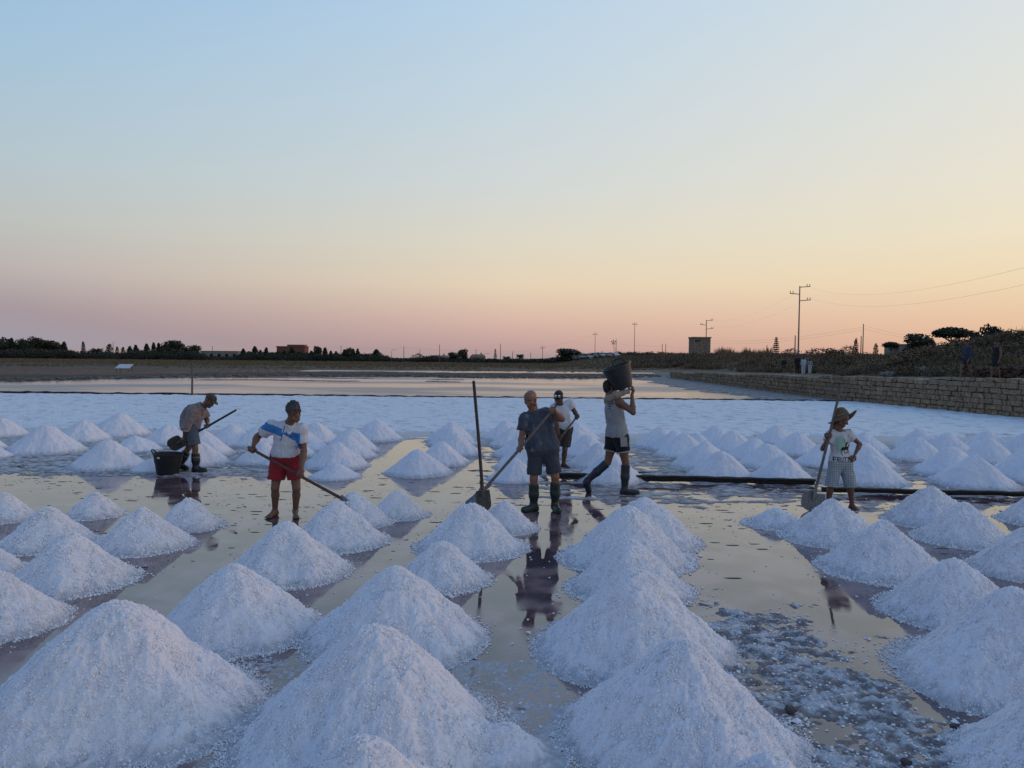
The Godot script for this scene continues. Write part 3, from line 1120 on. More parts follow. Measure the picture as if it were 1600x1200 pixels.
		"umbrella|74.3 151.2 5.00 2.89|small umbrella pine left of the half hidden house|trees and shrubs on the scrub ridge",
		"broad|76.2 144.0 6.59 4.79|big dense dark pine right of the half hidden house|trees and shrubs on the scrub ridge",
		"umbrella|73.8 129.6 7.16 5.39|wide flat crowned umbrella pine on the scrub ridge|trees and shrubs on the scrub ridge",
		"bush|70.2 118.8 5.79 1.78|dark bush tucked under the right edge of the wide umbrella pine|trees and shrubs on the scrub ridge",
		"broad|69.4 115.2 6.17 2.11|dark leafy tree between the wide umbrella pine and the tallest ridge tree|trees and shrubs on the scrub ridge",
		"broad|67.1 108.0 6.74 3.05|tallest dark leafy tree at the top of the ridge|trees and shrubs on the scrub ridge",
		"broad|67.4 104.4 5.84 1.74|dark tree with spiky outline right of the tallest ridge tree|trees and shrubs on the scrub ridge",
		"broad|68.9 104.4 5.94 1.56|dark ridge tree farthest to the right|trees and shrubs on the scrub ridge",
		"bush|68.7 100.8 6.08 4.19|dense dark bush beyond the last ridge tree|trees and shrubs on the scrub ridge",
	]
	var names := {"conifer": "fir_tree", "broad": "pine_tree", "cypress": "cypress_tree", "palm": "palm_tree", "bush": "bush", "dome": "shrub", "araucaria": "araucaria_tree", "umbrella": "umbrella_pine"}
	var first := {}
	for row: String in rows:
		var f := row.split("|")
		var q := f[1].split_floats(" ")
		var kind := f[0]
		var y := terrain_h(q[0], q[1]) - 0.05
		var tall := maxf(q[2] - y, 0.7)
		var wide := q[3] * (1.75 if kind == "conifer" else 1.4 if kind == "cypress" else 1.18)
		var s := Vector3(wide, tall, wide)
		var at := Vector3(q[0], y, -q[1])
		var cat := "shrub" if kind in ["bush", "dome"] else "tree"
		# two variants of each kind, turned differently
		var key := kind + str(rng.randi() % 2)
		if first.has(key):
			var r := copy(first[key], f[2], at, rng.randf() * TAU, s)
			r.set_meta("group", f[3])
		else:
			var o := base(names[kind], at, f[2], cat, f[3], rng.randf() * TAU)
			o.scale = s
			var p := tree_parts(kind)
			put("crown", p[0], M.leaf, o)
			put("trunk", p[1], M.bark, o)
			first[key] = o
	scrub()
	buildings()
	poles()
	cars()


func tuft_mesh(blades: int, tall: float, spread: float, wide: float, dark: Color, light: Color) -> ArrayMesh:
	var mb := MB.new()
	for k in blades:
		var a := rng.randf() * TAU
		var b := Vector3(cos(a), 0, sin(a)) * spread * rng.randf() * 0.4
		var tip := b + Vector3(cos(a) * spread * rng.randf(), tall * rng.randf_range(0.5, 1.0), sin(a) * spread * rng.randf())
		var s := Vector3(-sin(a), 0, cos(a)) * wide
		mb.col = dark.lerp(light, rng.randf())
		mb.quad(b - s, b + s, tip + s * 0.3, tip - s * 0.3)
	return mb.mesh()


func scrub() -> void:
	# dry growth that nobody could count: on the ridge, on the far banks and round the tower
	var clump := MB.new()
	for k in 5:
		var a := k * 2.4
		leaf_cloud(clump, Vector3(cos(a) * 0.35, 0.25 + 0.1 * (k % 3), sin(a) * 0.35), Vector3(0.4, 0.34, 0.4), 70, 0.06, Color(0.07, 0.046, 0.026), Color(0.20, 0.138, 0.076))
	var cm := clump.mesh()
	var grass := tuft_mesh(26, 0.8, 0.5, 0.016, Color(0.11, 0.08, 0.04), Color(0.26, 0.192, 0.10))
	var reed := tuft_mesh(40, 2.6, 0.9, 0.05, Color(0.15, 0.085, 0.045), Color(0.32, 0.19, 0.10))
	var xs := []
	var gs := []
	var cols := []
	for k in 14000:
		var d := 15.0 * pow(130.0 / 15.0, rng.randf())
		var u := 3.0 + 60.0 * pow(rng.randf(), 1.4) * (0.4 + d / 120.0)
		var x := wall_x(d) + u
		var n := soft.get_noise_2d(x * 0.15 + 9.0, d * 0.15)
		var h := terrain_h(x, d)
		if u + 1.2 * n < 4.6 + 7.0 * smoothstep(44.0, 62.0, d) * smoothstep(120.0, 85.0, d):
			continue
		var s := rng.randf_range(0.4, 1.2) * (1.0 + 0.8 * maxf(n, 0.0)) * smoothstep(2.6, 8.0, u + 1.0)
		if rng.randf() < 0.25 + 0.3 * n:
			xs.append(Transform3D(Basis(Vector3.UP, rng.randf() * TAU).scaled(Vector3(s * 1.25, s * 0.8, s * 1.25)), Vector3(x, h - 0.08, -d)))
			cols.append(Color(1, 1, 1).lerp(Color(0.7, 0.75, 0.55), rng.randf() * rng.randf()).lerp(Color(1.4, 1.1, 0.85), clampf(n * 1.4, 0.0, 1.0)))
		else:
			gs.append(Transform3D(Basis(Vector3.UP, rng.randf() * TAU).scaled(Vector3(s, s * 0.75, s)), Vector3(x, h - 0.05, -d)))
	tag(many("ridge_scrub", cm, M.leaf, xs, null, cols), "dense dry scrub covering the ridge beyond the stone wall", "scrub", "", "stuff")
	tag(many("ridge_grass", grass, M.leaf, gs), "dry grass between the scrub on the ridge", "grass", "", "stuff")
	gs = []
	for k in 16000:
		var d := 88.0 * pow(300.0 / 88.0, rng.randf())
		var x := d * rng.randf_range(-0.75, 0.34)
		if x > wall_x(d) - 2.0 and d < 95.0 or soft.get_noise_2d(x * 0.05, d * 0.08) < -0.12 - 0.4 * smoothstep(100.0, 140.0, d):
			continue
		var s := rng.randf_range(0.4, 0.9) * lerpf(0.5, 0.9, smoothstep(95.0, 160.0, d))
		gs.append(Transform3D(Basis(Vector3.UP, rng.randf() * TAU).scaled(Vector3(s * 1.7, s, s * 1.7)), Vector3(x, terrain_h(x, d) - 0.04, -d)))
	tag(many("marsh_grass", grass, M.leaf, gs), "olive and straw coloured marsh grass on the far banks", "grass", "", "stuff")
	gs = []
	xs = []
	for k in 900:
		var d := rng.randf_range(186.0, 230.0)
		var x := d * rng.randf_range(0.18, 0.345)
		if k % 6 == 0:
			d = rng.randf_range(150.0, 180.0)
			x = d * rng.randf_range(0.265, 0.335)
		var s := rng.randf_range(0.5, 1.0) * (0.55 + 0.45 * smoothstep(0.24, 0.28, x / d)) * (0.75 + 0.6 * fine.get_noise_1d(x * 0.25))
		gs.append(Transform3D(Basis(Vector3.UP, rng.randf() * TAU).scaled(Vector3(s * 1.4, s, s * 1.4)), Vector3(x, terrain_h(x, d) - 0.05, -d)))
		d = rng.randf_range(105.0, 180.0)
		x = d * rng.randf_range(0.14, 0.7)
		s = rng.randf_range(0.6, 1.3)
		xs.append(Transform3D(Basis(Vector3.UP, rng.randf() * TAU).scaled(Vector3(s * 1.6, s, s * 1.6)), Vector3(x, terrain_h(x, d) - 0.05, -d)))
	tag(many("reed_bed", reed, M.leaf, gs), "tall rust brown reeds growing round the square tower", "reeds", "", "stuff")
	tag(many("low_scrub", cm, M.leaf, xs), "low dark scrub in front of the reeds and the square tower", "scrub", "", "stuff")
	# dark undergrowth below the trees of the far shore
	var dark := MB.new()
	for k in 5:
		var a := k * 2.4
		leaf_cloud(dark, Vector3(cos(a) * 0.35, 0.3 + 0.12 * (k % 3), sin(a) * 0.35), Vector3(0.42, 0.4, 0.42), 60, 0.07, Color(0.022, 0.024, 0.014), Color(0.06, 0.058, 0.033))
	var dm := dark.mesh()
	xs = []
	for k in 2600:
		var d := rng.randf_range(238.0, 285.0)
		var px := rng.randf_range(-0.70, 0.30)
		var x := d * px
		# tall below the clumps, low in the gaps between them
		var t := curve([-0.70, -0.575, -0.56, -0.51, -0.49, -0.41, -0.395, -0.36, -0.345, -0.17, -0.155, -0.13, -0.10, -0.09, 0.03, 0.10, 0.30], [2.6, 2.6, 1.6, 1.6, 2.7, 2.6, 1.2, 1.2, 2.4, 2.2, 1.2, 1.2, 2.0, 1.3, 1.3, 1.8, 2.0], px)
		var s := t * rng.randf_range(0.65, 1.15)
		xs.append(Transform3D(Basis(Vector3.UP, rng.randf() * TAU).scaled(Vector3(2.6, s * 1.35, 2.6)), Vector3(x, terrain_h(x, d) - 0.1, -d)))
	tag(many("undergrowth", dm, M.leaf, xs), "dark low undergrowth filling the gaps between the far trees", "undergrowth", "", "stuff")
	# pale rocks below the ridge and the red stone heap by the path
	var rock := MB.new()
	rock.col = Color(0.24, 0.215, 0.185)
	sdf(rock, [cap(Vector3(-0.15, 0, 0), Vector3(0.15, 0.03, 0.05), 0.36, 0.30, 0.1), cap(Vector3(0.05, 0.08, -0.1), Vector3(-0.1, -0.1, 0.12), 0.3, 0.34, 0.05)], 0.13, [], rock.col, Transform3D(), null, 0.22, 3.0)
	var rm := rock.mesh()
	var spots := [[1.0, 41.0, 0.8, 0.45, "large pale boulder lying at the foot of the scrub ridge"], [2.3, 40.0, 0.9, 0.7, "pale flat boulder beside the large one at the ridge foot"], [3.6, 39.0, 1.1, 0.5, "long pale rock half buried in the ridge slope"], [2.6, 36.6, 0.7, 0.4, "small pale rock on the ridge slope left of the denim clad walker"], [4.2, 37.5, 0.8, 0.4, "pale rock above the small one on the ridge slope"]]
	for s: Array in spots:
		var d: float = s[1]
		var x: float = wall_x(d) + 3.4 + s[0]
		var o := put("boulder", rm, M.stone)
		o.transform = Transform3D(Basis(Vector3(0.2, 1, 0.1).normalized(), rng.randf() * TAU).scaled(Vector3(s[2], s[3], s[2] * 0.8)), Vector3(x, terrain_h(x, d) + 0.1, -d))
		tag(o, s[4], "boulder", "pale rocks on the ridge slope")
	var heap := []
	var tints := []
	for k in 260:
		var d := rng.randf_range(27.5, 33.0)
		var x := wall_x(d) + rng.randf_range(2.5, 3.6)
		var z := rng.randf_range(0.1, 0.24)
		heap.append(Transform3D(Basis(Vector3(rng.randfn(), rng.randfn(), rng.randfn()).normalized(), rng.randf() * TAU).scaled(Vector3(z * 1.5, z, z)), Vector3(x, terrain_h(x, d) + rng.randf() * 0.5, -d)))
		tints.append(Color(0.9, 0.55, 0.4).lerp(Color(0.6, 0.45, 0.4), rng.randf()))
	tag(many("rubble_bank", rm, M.stone, heap, null, tints), "bank of reddish rubble stones behind the two walking women", "rubble", "", "stuff")
	heap = []
	for k in 900:
		var x := rng.randf_range(-62.0, 14.0)
		var d := pan_edge(x) + rng.randf_range(0.3, 3.0)
		var z := rng.randf_range(0.12, 0.4)
		heap.append(Transform3D(Basis(Vector3(rng.randfn(), rng.randfn(), rng.randfn()).normalized(), rng.randf() * TAU).scaled(Vector3(z * 1.4, z * 0.6, z)), Vector3(x, terrain_h(x, d) + 0.02, -d)))
	tag(many("shore_stones", rm, M.stone, heap), "line of rough stones along the far shore of the second pan", "stones", "", "stuff")


func house(label: String, x0: float, x1: float, d: float, top: float, roof: String, wins: int, deep := 6.0) -> void:
	var x := (x0 + x1) * 0.5
	var y := terrain_h(x, d) - 0.1
	var w := x1 - x0
	var h := top - y
	var o := base("house" if roof != "tower" else "square_tower", Vector3(x, y, -d), label, "house" if roof != "tower" else "tower", "")
	var mb := MB.new()
	var wall_h := h * (0.72 if roof == "tile" else 0.97)
	mb.box(Vector3(0, wall_h * 0.5, -deep * 0.5), Vector3(w, wall_h, deep), Basis(), 0.04)
	put("wall", mb.mesh(), M.brick_red if roof == "red" else M.tower if roof == "tower" else M.plaster, o)
	mb = MB.new()
	if roof == "tile":
		var a := Vector3(-w * 0.53, wall_h - 0.05, 0.3)
		var b := Vector3(w * 0.53, wall_h - 0.05, 0.3)
		var c := Vector3(w * 0.36, h, -deep * 0.5)
		var e := Vector3(-w * 0.36, h, -deep * 0.5)
		var a2 := Vector3(-w * 0.53, wall_h - 0.05, -deep - 0.3)
		var b2 := Vector3(w * 0.53, wall_h - 0.05, -deep - 0.3)
		mb.quad(a, b, c, e)
		mb.quad(b2, a2, e, c)
		mb.tri(b, b2, c)
		mb.tri(a2, a, e)
		mb.quad(a, a2, b2, b)
	else:
		mb.box(Vector3(0, h - h * 0.015, -deep * 0.5), Vector3(w + 0.3, h * 0.05 + 0.06, deep + 0.3), Basis(), 0.03)
	var rf := put("roof", mb.mesh(), M.roof_tile if roof == "tile" else M.brick_red if roof == "red" else M.tower if roof == "tower" else M.plaster, o)
	if roof == "tile":
		mb = MB.new()
		mb.box(Vector3(w * 0.22, h + 0.15, -deep * 0.5), Vector3(0.5, 0.9, 0.5), Basis(), 0.03)
		put("chimney", mb.mesh(), M.plaster, rf)
	if roof == "red":
		mb = MB.new()
		mb.box(Vector3(w * 0.16, h + 0.35, -deep * 0.5), Vector3(w * 0.6, 0.8, deep * 0.8), Basis(), 0.03)
		put("parapet", mb.mesh(), M.brick_red, rf)
	for k in wins:
		mb = MB.new()
		var wx := (k + 0.5) / wins * w - w * 0.5
		if roof == "tower":
			mb.box(Vector3(-w * 0.22, h * 0.84, 0.01), Vector3(w * 0.27, h * 0.1, 0.1), Basis(), 0.01)
		else:
			mb.box(Vector3(wx, wall_h * 0.55, 0.01), Vector3(minf(1.1, w / wins * 0.5), minf(1.3, wall_h * 0.42), 0.1), Basis(), 0.01)
		put("window", mb.mesh(), M.dark_pane, o)


func buildings() -> void:
	grained(paint("tower", Color(0.36, 0.275, 0.20), 0.95), 0.3, 0.03, 0.6)
	house("small white-roofed house almost hidden by the far left firs", -122.2, -115.5, 268.0, 2.0, "flat", 2)
	house("long low pale building right of the far left trees", -117.5, -103.3, 290.0, 1.8, "flat", 5)
	house("brick red block building rising above the hedge of firs", -94.9, -83.6, 310.0, 3.9, "red", 4)
	house("tiled house left of the two rounded trees", -30.3, -22.5, 275.0, 1.0, "tile", 3)
	house("tiled house with chimney right of the two rounded trees", -15.0, -9.6, 272.0, 1.5, "tile", 3)
	house("pale house half hidden between umbrella pine and dense pine on the ridge", 75.3, 80.0, 150.0, 4.5, "flat", 2)
	house("square unplastered tower with one small dark opening, standing in reeds", 43.3, 47.6, 185.0, 6.3, "tower", 1, 4.2)
	var o := base("shed", Vector3(-35.8, terrain_h(-35.8, 71.0), -71.0), "tiny open shelter with sloping white roof on the far left shore", "shelter")
	var mb := MB.new()
	mb.box(Vector3(0, 0.52, 0), Vector3(1.3, 0.05, 0.9), Basis(Vector3.RIGHT, 0.4), 0.01)
	put("roof", mb.mesh(), M.white_label, o)
	for s: Vector2 in [Vector2(-0.55, 0.35), Vector2(0.55, 0.35), Vector2(-0.55, -0.35), Vector2(0.55, -0.35)]:
		mb = MB.new()
		mb.tube([Vector3(s.x, -0.1, s.y), Vector3(s.x, 0.52 - s.y * 0.4, s.y)], [0.03, 0.03], 6)
		put("post", mb.mesh(), M.pole_wood, o)


func poles() -> void:
	var rows := [
		"bare|-99.3 255 3.42|thin bare pole by the long low house",
		"bare|-54.5 245 3.95|wooden pole between the two fir clumps",
		"bare|-33.1 235 3.85|dark wooden pole left of the domed shrub",
		"bare|-29.4 245 2.75|short thin pole in front of the domed shrub",
		"bare|-22.2 235 4.44|tall thin pole before the tiled house",
		"bare|-11.3 240 3.10|thin pole in front of the second tiled house",
		"bare|-3.6 235 4.90|tall thin pole just right of the tiered araucaria among the palms",
		"bare|0.1 240 2.60|short pole between the two palms",
		"bare|6.1 255 2.25|short pole right of the palms",
		"cross|11.4 290 4.95|distant pole with a single cross-arm",
		"bare|18.0 225 3.48|pale thin pole in front of the broad pine by the cars",
		"cross|32.2 300 10.46|power pole with one cross-arm right of the broad pine",
		"bare|30.3 225 6.40|thin pole rising behind the carried bucket",
		"cross|42.8 270 13.33|very tall pole with a small cross-arm at its top",
		"bare|43.8 225 5.21|left pole of a pair above the reeds",
		"bare|45.2 227 5.24|right pole of a pair above the reeds",
		"arms|46.5 185 10.44|three-armed power pole standing before the square tower",
		"arms|42.7 115 12.48|tallest three-armed power pole above the scrub ridge",
		"bare|43.3 118 5.23|short post just left of the tallest power pole",
		"bare|63.7 140 8.00|pole on the ridge carrying two sagging wires",
		"bare|62.9 139 5.77|shorter post leaning against the ridge pole with two wires",
		"lamp|-37.3 238 2.85|curved street lamp left of the dark wooden pole",
		"lamp|-8.6 238 1.93|curved street lamp right of the second tiled house",
		"bare|-138.9 268 4.73|thin pole among the scrub on the far left shore",
	]
	for row: String in rows:
		var f := row.split("|")
		var q := f[1].split_floats(" ")
		var y := terrain_h(q[0], q[1]) - 0.2
		var h := q[2] - y
		var kind := f[0]
		var lamp := kind == "lamp"
		var o := base("street_lamp" if lamp else "power_pole" if kind != "bare" else "pole", Vector3(q[0], y, -q[1]), f[2], "street lamp" if lamp else "pole", "poles and lamps behind the pans", rng.randf_range(-0.2, 0.2))
		var mb := MB.new()
		var r := 0.13 if kind == "arms" else 0.11
		if lamp:
			mb.tube([Vector3.ZERO, Vector3(0, h * 0.82, 0), Vector3(0.15, h * 0.95, 0), Vector3(0.6, h, 0), Vector3(1.1, h * 0.98, 0)], [0.07, 0.05, 0.045, 0.04, 0.035], 6)
		else:
			mb.tube([Vector3.ZERO, Vector3(0, h, 0)], [r, r * 0.65], 8)
		put("shaft", mb.mesh(), M.pole_concrete if kind == "arms" or lamp else M.pole_wood, o)
		if lamp:
			mb = MB.new()
			mb.box(Vector3(1.25, h * 0.97, 0), Vector3(0.5, 0.12, 0.22), Basis(), 0.03)
			put("lamp_head", mb.mesh(), M.pole_concrete, o)
		var arms := []
		if kind == "cross":
			arms = [[-1.0, 1.0, h - 0.9]]
		elif kind == "arms":
			arms = [[0.0, 1.6, h - 0.1], [-1.5, 0.0, h - 1.15], [0.0, 1.7, h - 2.1]]
		for a: Array in arms:
			mb = MB.new()
			mb.box(Vector3((a[0] + a[1]) * 0.5, a[2], 0.0), Vector3(a[1] - a[0], 0.11, 0.11), Basis(Vector3.BACK, 0.08 if a[0] + a[1] > 0.5 else -0.08 if a[0] + a[1] < -0.5 else 0.0), 0.01)
			var arm := put("cross_arm", mb.mesh(), M.pole_concrete, o)
			for e: float in [a[0] + 0.1, a[0] + 0.5, a[1] - 0.5, a[1] - 0.1]:
				if absf(e) < 0.7 and kind == "arms":
					continue
				mb = MB.new()
				mb.tube([Vector3(e, a[2], 0.0), Vector3(e, a[2] + 0.2, 0), Vector3(e, a[2] + 0.42, 0)], [0.02, 0.06, 0.05], 6)
				put("insulator", mb.mesh(), M.pole_concrete, arm)
	# a bare wind pump mast behind the carried bucket
	var p := base("wind_pump", Vector3(29.7, terrain_h(29.7, 226.0), -226.0), "broken wind pump with bent vanes beside a thin pole behind the carried bucket", "wind pump")
	var top := 5.5 - terrain_h(29.7, 226.0)
	var mb := MB.new()
	mb.tube([Vector3(0.4, 0, 0), Vector3(0.1, top * 0.7, 0), Vector3(-0.1, top, 0)], [0.07, 0.06, 0.05], 6)
	put("mast", mb.mesh(), M.pole_wood, p)
	for k in 5:
		mb = MB.new()
		var a := k * 1.25 + 0.4
		mb.tube([Vector3(-0.1, top, 0), Vector3(-0.1 + cos(a) * 0.75, top + sin(a) * 0.75, 0.1)], [0.03, 0.16], 5, 0.3, Vector3.BACK)
		put("vane", mb.mesh(), M.pole_wood, p)
	var wires := [
		[Vector3(44.3, 12.21, -115.0), Vector3(29.9, 7.45, -45.0), "upper wire running right from the tallest three-armed pole"],
		[Vector3(44.3, 10.69, -115.0), Vector3(30.6, 6.55, -46.0), "lower wire running right from the tallest three-armed pole"],
		[Vector3(42.1, 11.43, -115.0), Vector3(47.5, 10.14, -185.0), "upper wire from the tallest pole to the pole at the tower"],
		[Vector3(44.1, 10.69, -115.0), Vector3(47.8, 8.61, -185.0), "lower wire from the tallest pole to the pole at the tower"],
		[Vector3(47.5, 5.39, -185.0), Vector3(63.7, 7.42, -140.0), "upper sagging wire from the tower to the ridge pole"],
		[Vector3(47.6, 4.78, -185.0), Vector3(63.7, 6.95, -140.0), "lower sagging wire from the tower to the ridge pole"],
		[Vector3(63.7, 7.77, -140.0), Vector3(114.4, 8.37, -200.0), "upper wire from the ridge pole towards the umbrella pine"],
		[Vector3(63.7, 7.19, -140.0), Vector3(114.5, 7.88, -200.0), "lower wire from the ridge pole towards the umbrella pine"],
		[Vector3(-54.5, 3.74, -245.0), Vector3(-33.1, 3.46, -235.0), "wire between the two wooden poles above the fir clump"],
		[Vector3(-33.1, 3.46, -235.0), Vector3(-11.3, 2.90, -240.0), "wire from the dark wooden pole across the tiled house"],
		[Vector3(-11.3, 2.90, -240.0), Vector3(11.4, 3.99, -290.0), "wire above the palms to the distant cross-arm pole"],
		[Vector3(11.4, 4.47, -290.0), Vector3(32.2, 9.46, -300.0), "wire rising to the pole right of the broad pine"],
		[Vector3(30.4, 5.09, -225.0), Vector3(43.8, 4.46, -225.0), "wire from the thin pole to the pair above the reeds"],
		[Vector3(45.2, 4.68, -227.0), Vector3(45.6, 3.94, -200.0), "short wire from the pair of poles to the tower"],
	]
	for w: Array in wires:
		var a: Vector3 = w[0]
		var b: Vector3 = w[1]
		var pts := []
		var sag := a.distance_to(b) * 0.018
		for k in 17:
			var t := k / 16.0
			pts.append(a.lerp(b, t) - Vector3(0, sag * 4.0 * t * (1.0 - t), 0) - a)
		mb = MB.new()
		mb.tube(pts, [0.005 if a.z > -120.0 else 0.010], 5)
		var o := put("power_line", mb.mesh(), M.wire)
		o.position = a
		tag(o, w[2], "wire", "overhead wires")


func cars() -> void:
	var list := [[17.3, Color(0.10, 0.11, 0.13), "dark grey car leftmost in the parked line"], [19.9, Color(0.62, 0.63, 0.65), "pale car second in the parked line"], [21.6, Color(0.16, 0.18, 0.2), "grey car between the two pale parked ones"], [23.4, Color(0.62, 0.63, 0.64), "pale car fourth in the parked line, beside the grey one"], [25.3, Color(0.3, 0.32, 0.34), "silver grey car right of the second pale car"], [27.3, Color(0.45, 0.5, 0.55), "light blue grey car last in line, next to the carried bucket"]]
	for c: Array in list:
		var o := base("parked_car", Vector3(c[0], terrain_h(c[0], 218.0) + 0.42, -218.0), c[2], "car", "cars parked beyond the far bank", rng.randf_range(0.25, 0.6))
		var col := paint("car_" + str(c[0]), c[1] * 0.6, 0.3, 0.2)
		col.clearcoat_enabled = true
		var body := CSGPolygon3D.new()
		body.polygon = PackedVector2Array([Vector2(-2.05, 0.3), Vector2(-2.1, 0.75), Vector2(-1.95, 0.95), Vector2(-1.05, 1.02), Vector2(-0.5, 1.42), Vector2(0.95, 1.45), Vector2(1.65, 1.05), Vector2(2.05, 1.0), Vector2(2.12, 0.7), Vector2(2.05, 0.3)])
		body.depth = 1.68
		body.position = Vector3(0.84, 0, 0)
		body.rotation.y = -PI / 2
		body.material = col
		body.name = "body"
		# the long axis points at the pans: a car parked nose on
		o.add_child(body, true)
		for s: float in [-1.0, 1.0]:
			var mb := MB.new()
			mb.box(Vector3(s * 0.845, 1.18, 0.2), Vector3(0.03, 0.26, 1.5), Basis(), 0.005)
			put("side_window", mb.mesh(), M.car_glass, o)
		var mb := MB.new()
		mb.box(Vector3(0, 1.21, 0.79), Vector3(1.4, 0.5, 0.04), Basis(Vector3.RIGHT, -0.95), 0.005)
		put("windscreen", mb.mesh(), M.car_glass, o)
		for s: float in [-1.0, 1.0]:
			for e: float in [-1.25, 1.3]:
				mb = MB.new()
				mb.tube([Vector3(s * 0.66, 0.32, e), Vector3(s * 0.86, 0.32, e)], [0.32, 0.32], 16)
				put("wheel", mb.mesh(), M.tyre, o)
			mb = MB.new()
			mb.box(Vector3(s * 0.6, 0.75, 2.08), Vector3(0.34, 0.14, 0.08), Basis(), 0.02)
			put("headlight", mb.mesh(), M.mirror_lens, o)


# ---------------------------------------------------------------- salt piles
func pile_shape(q: Vector2, r: float, h: float, sd: float, lump: bool) -> float:
	var rr := q.length()
	var e := q / maxf(rr, 1e-4)
	var warp := 1.0 + 0.15 * soft.get_noise_3d(e.x * 0.9, e.y * 0.9, sd)
	var rho := rr / (r * warp)
	var c := 0.15
	var y := 1.0 - (sqrt(rho * rho + c * c) - c) / (sqrt(1.0 + c * c) - c)
	y = log(1.0 + exp(minf(y * 16.0, 60.0))) / 16.0 - 0.016
	var v := h * y
	v += h * 0.12 * soft.get_noise_3d(q.x / r * 1.4, q.y / r * 1.4, sd * 3.0) * smoothstep(0.0, 0.3, rho) * smoothstep(1.15, 0.85, rho)
	if lump:
		var a := q - Vector2(0.80, 0.18)
		v = maxf(v, 0.0) + 0.16 * exp(-a.length_squared() / 0.022)
	return v


func pile_mesh(r: float, h: float, cell: float, sd: float, lump: bool, grain: float) -> ArrayMesh:
	var mb := MB.new()
	var ext := maxf(r * 1.28, 1.12 if lump else 0.0)
	var nx := int(2.0 * ext / cell) + 1
	var hs := PackedFloat32Array()
	hs.resize(nx * nx)
	for k in nx:
		for j in nx:
			var x := -ext + j * cell
			var z := -ext + k * cell
			var v := pile_shape(Vector2(x, z), r, h, sd, lump)
			if v > -0.02:
				var g := smoothstep(-0.01, 0.05, v)
				v += grain * (0.8 * fine.get_noise_3d(x * 30.0, z * 30.0, sd) + 1.0 * fine.get_noise_3d(x * 11.0, z * 11.0, sd + 5.0) + 0.5 * fine.get_noise_3d(x * 4.0, z * 4.0, sd + 9.0)) * (0.5 + 0.8 * g) + cell * 0.35 * (rng.randf() - 0.5)
			hs[k * nx + j] = v
	var at := PackedInt32Array()
	at.resize(nx * nx)
	at.fill(-1)
	for k in nx:
		for j in nx:
			var w := k * nx + j
			var l := hs[w - 1] if j > 0 else hs[w]
			var rt := hs[w + 1] if j < nx - 1 else hs[w]
			var a := hs[w - nx] if k > 0 else hs[w]
			var b := hs[w + nx] if k < nx - 1 else hs[w]
			if maxf(maxf(maxf(l, rt), maxf(a, b)), hs[w]) < -0.004:
				continue
			at[w] = mb.v.size()
			var x := -ext + j * cell
			var z := -ext + k * cell
			mb.v.append(Vector3(x, maxf(hs[w], -0.03), z))
			mb.n.append(Vector3(l - rt, 2.0 * cell, a - b).normalized())
			var t := 0.5 + 0.7 * soft.get_noise_3d(x * 2.0, z * 2.0, sd + 20.0)
			var c := Color(1.0, 0.975, 0.99).lerp(Color(0.95, 0.97, 1.0), clampf(t, 0.0, 1.0))
			# wet, greyer salt at the water's edge; widened as painted shade on lower flanks
			c = c * lerpf(0.58, 1.0, smoothstep(-0.005, 0.085, hs[w] + 0.03 * fine.get_noise_2d(x * 12.0, z * 12.0 + sd)))
			c *= 1.0 - 0.10 * smoothstep(0.25, 0.6, fine.get_noise_3d(x * 20.0, z * 20.0, sd + 40.0))
			c.a = 1.0
			mb.c.append(c)
			mb.u.append(Vector2.ZERO)
	for k in nx - 1:
		for j in nx - 1:
			var w := k * nx + j
			if at[w] >= 0 and at[w + 1] >= 0 and at[w + nx] >= 0 and at[w + nx + 1] >= 0:
				mb.i.append_array([at[w], at[w + 1], at[w + nx], at[w + 1], at[w + nx + 1], at[w + nx]])
	return mb.mesh(false)


func crystal_mesh() -> ArrayMesh:
	var mb := MB.new()
	var p := [Vector3(1, 0.1, 0), Vector3(-1, -0.1, 0.1), Vector3(0.1, 1, 0), Vector3(0, -1, 0.1), Vector3(0, 0.1, 0.9), Vector3(-0.1, 0, -1)]
	for a in 2:
		for b in 2:
			for c in 2:
				if (a + b + c) % 2 == 0:
					mb.tri(p[a], p[2 + b], p[4 + c])
				else:
					mb.tri(p[a], p[4 + c], p[2 + b])
	return mb.mesh()


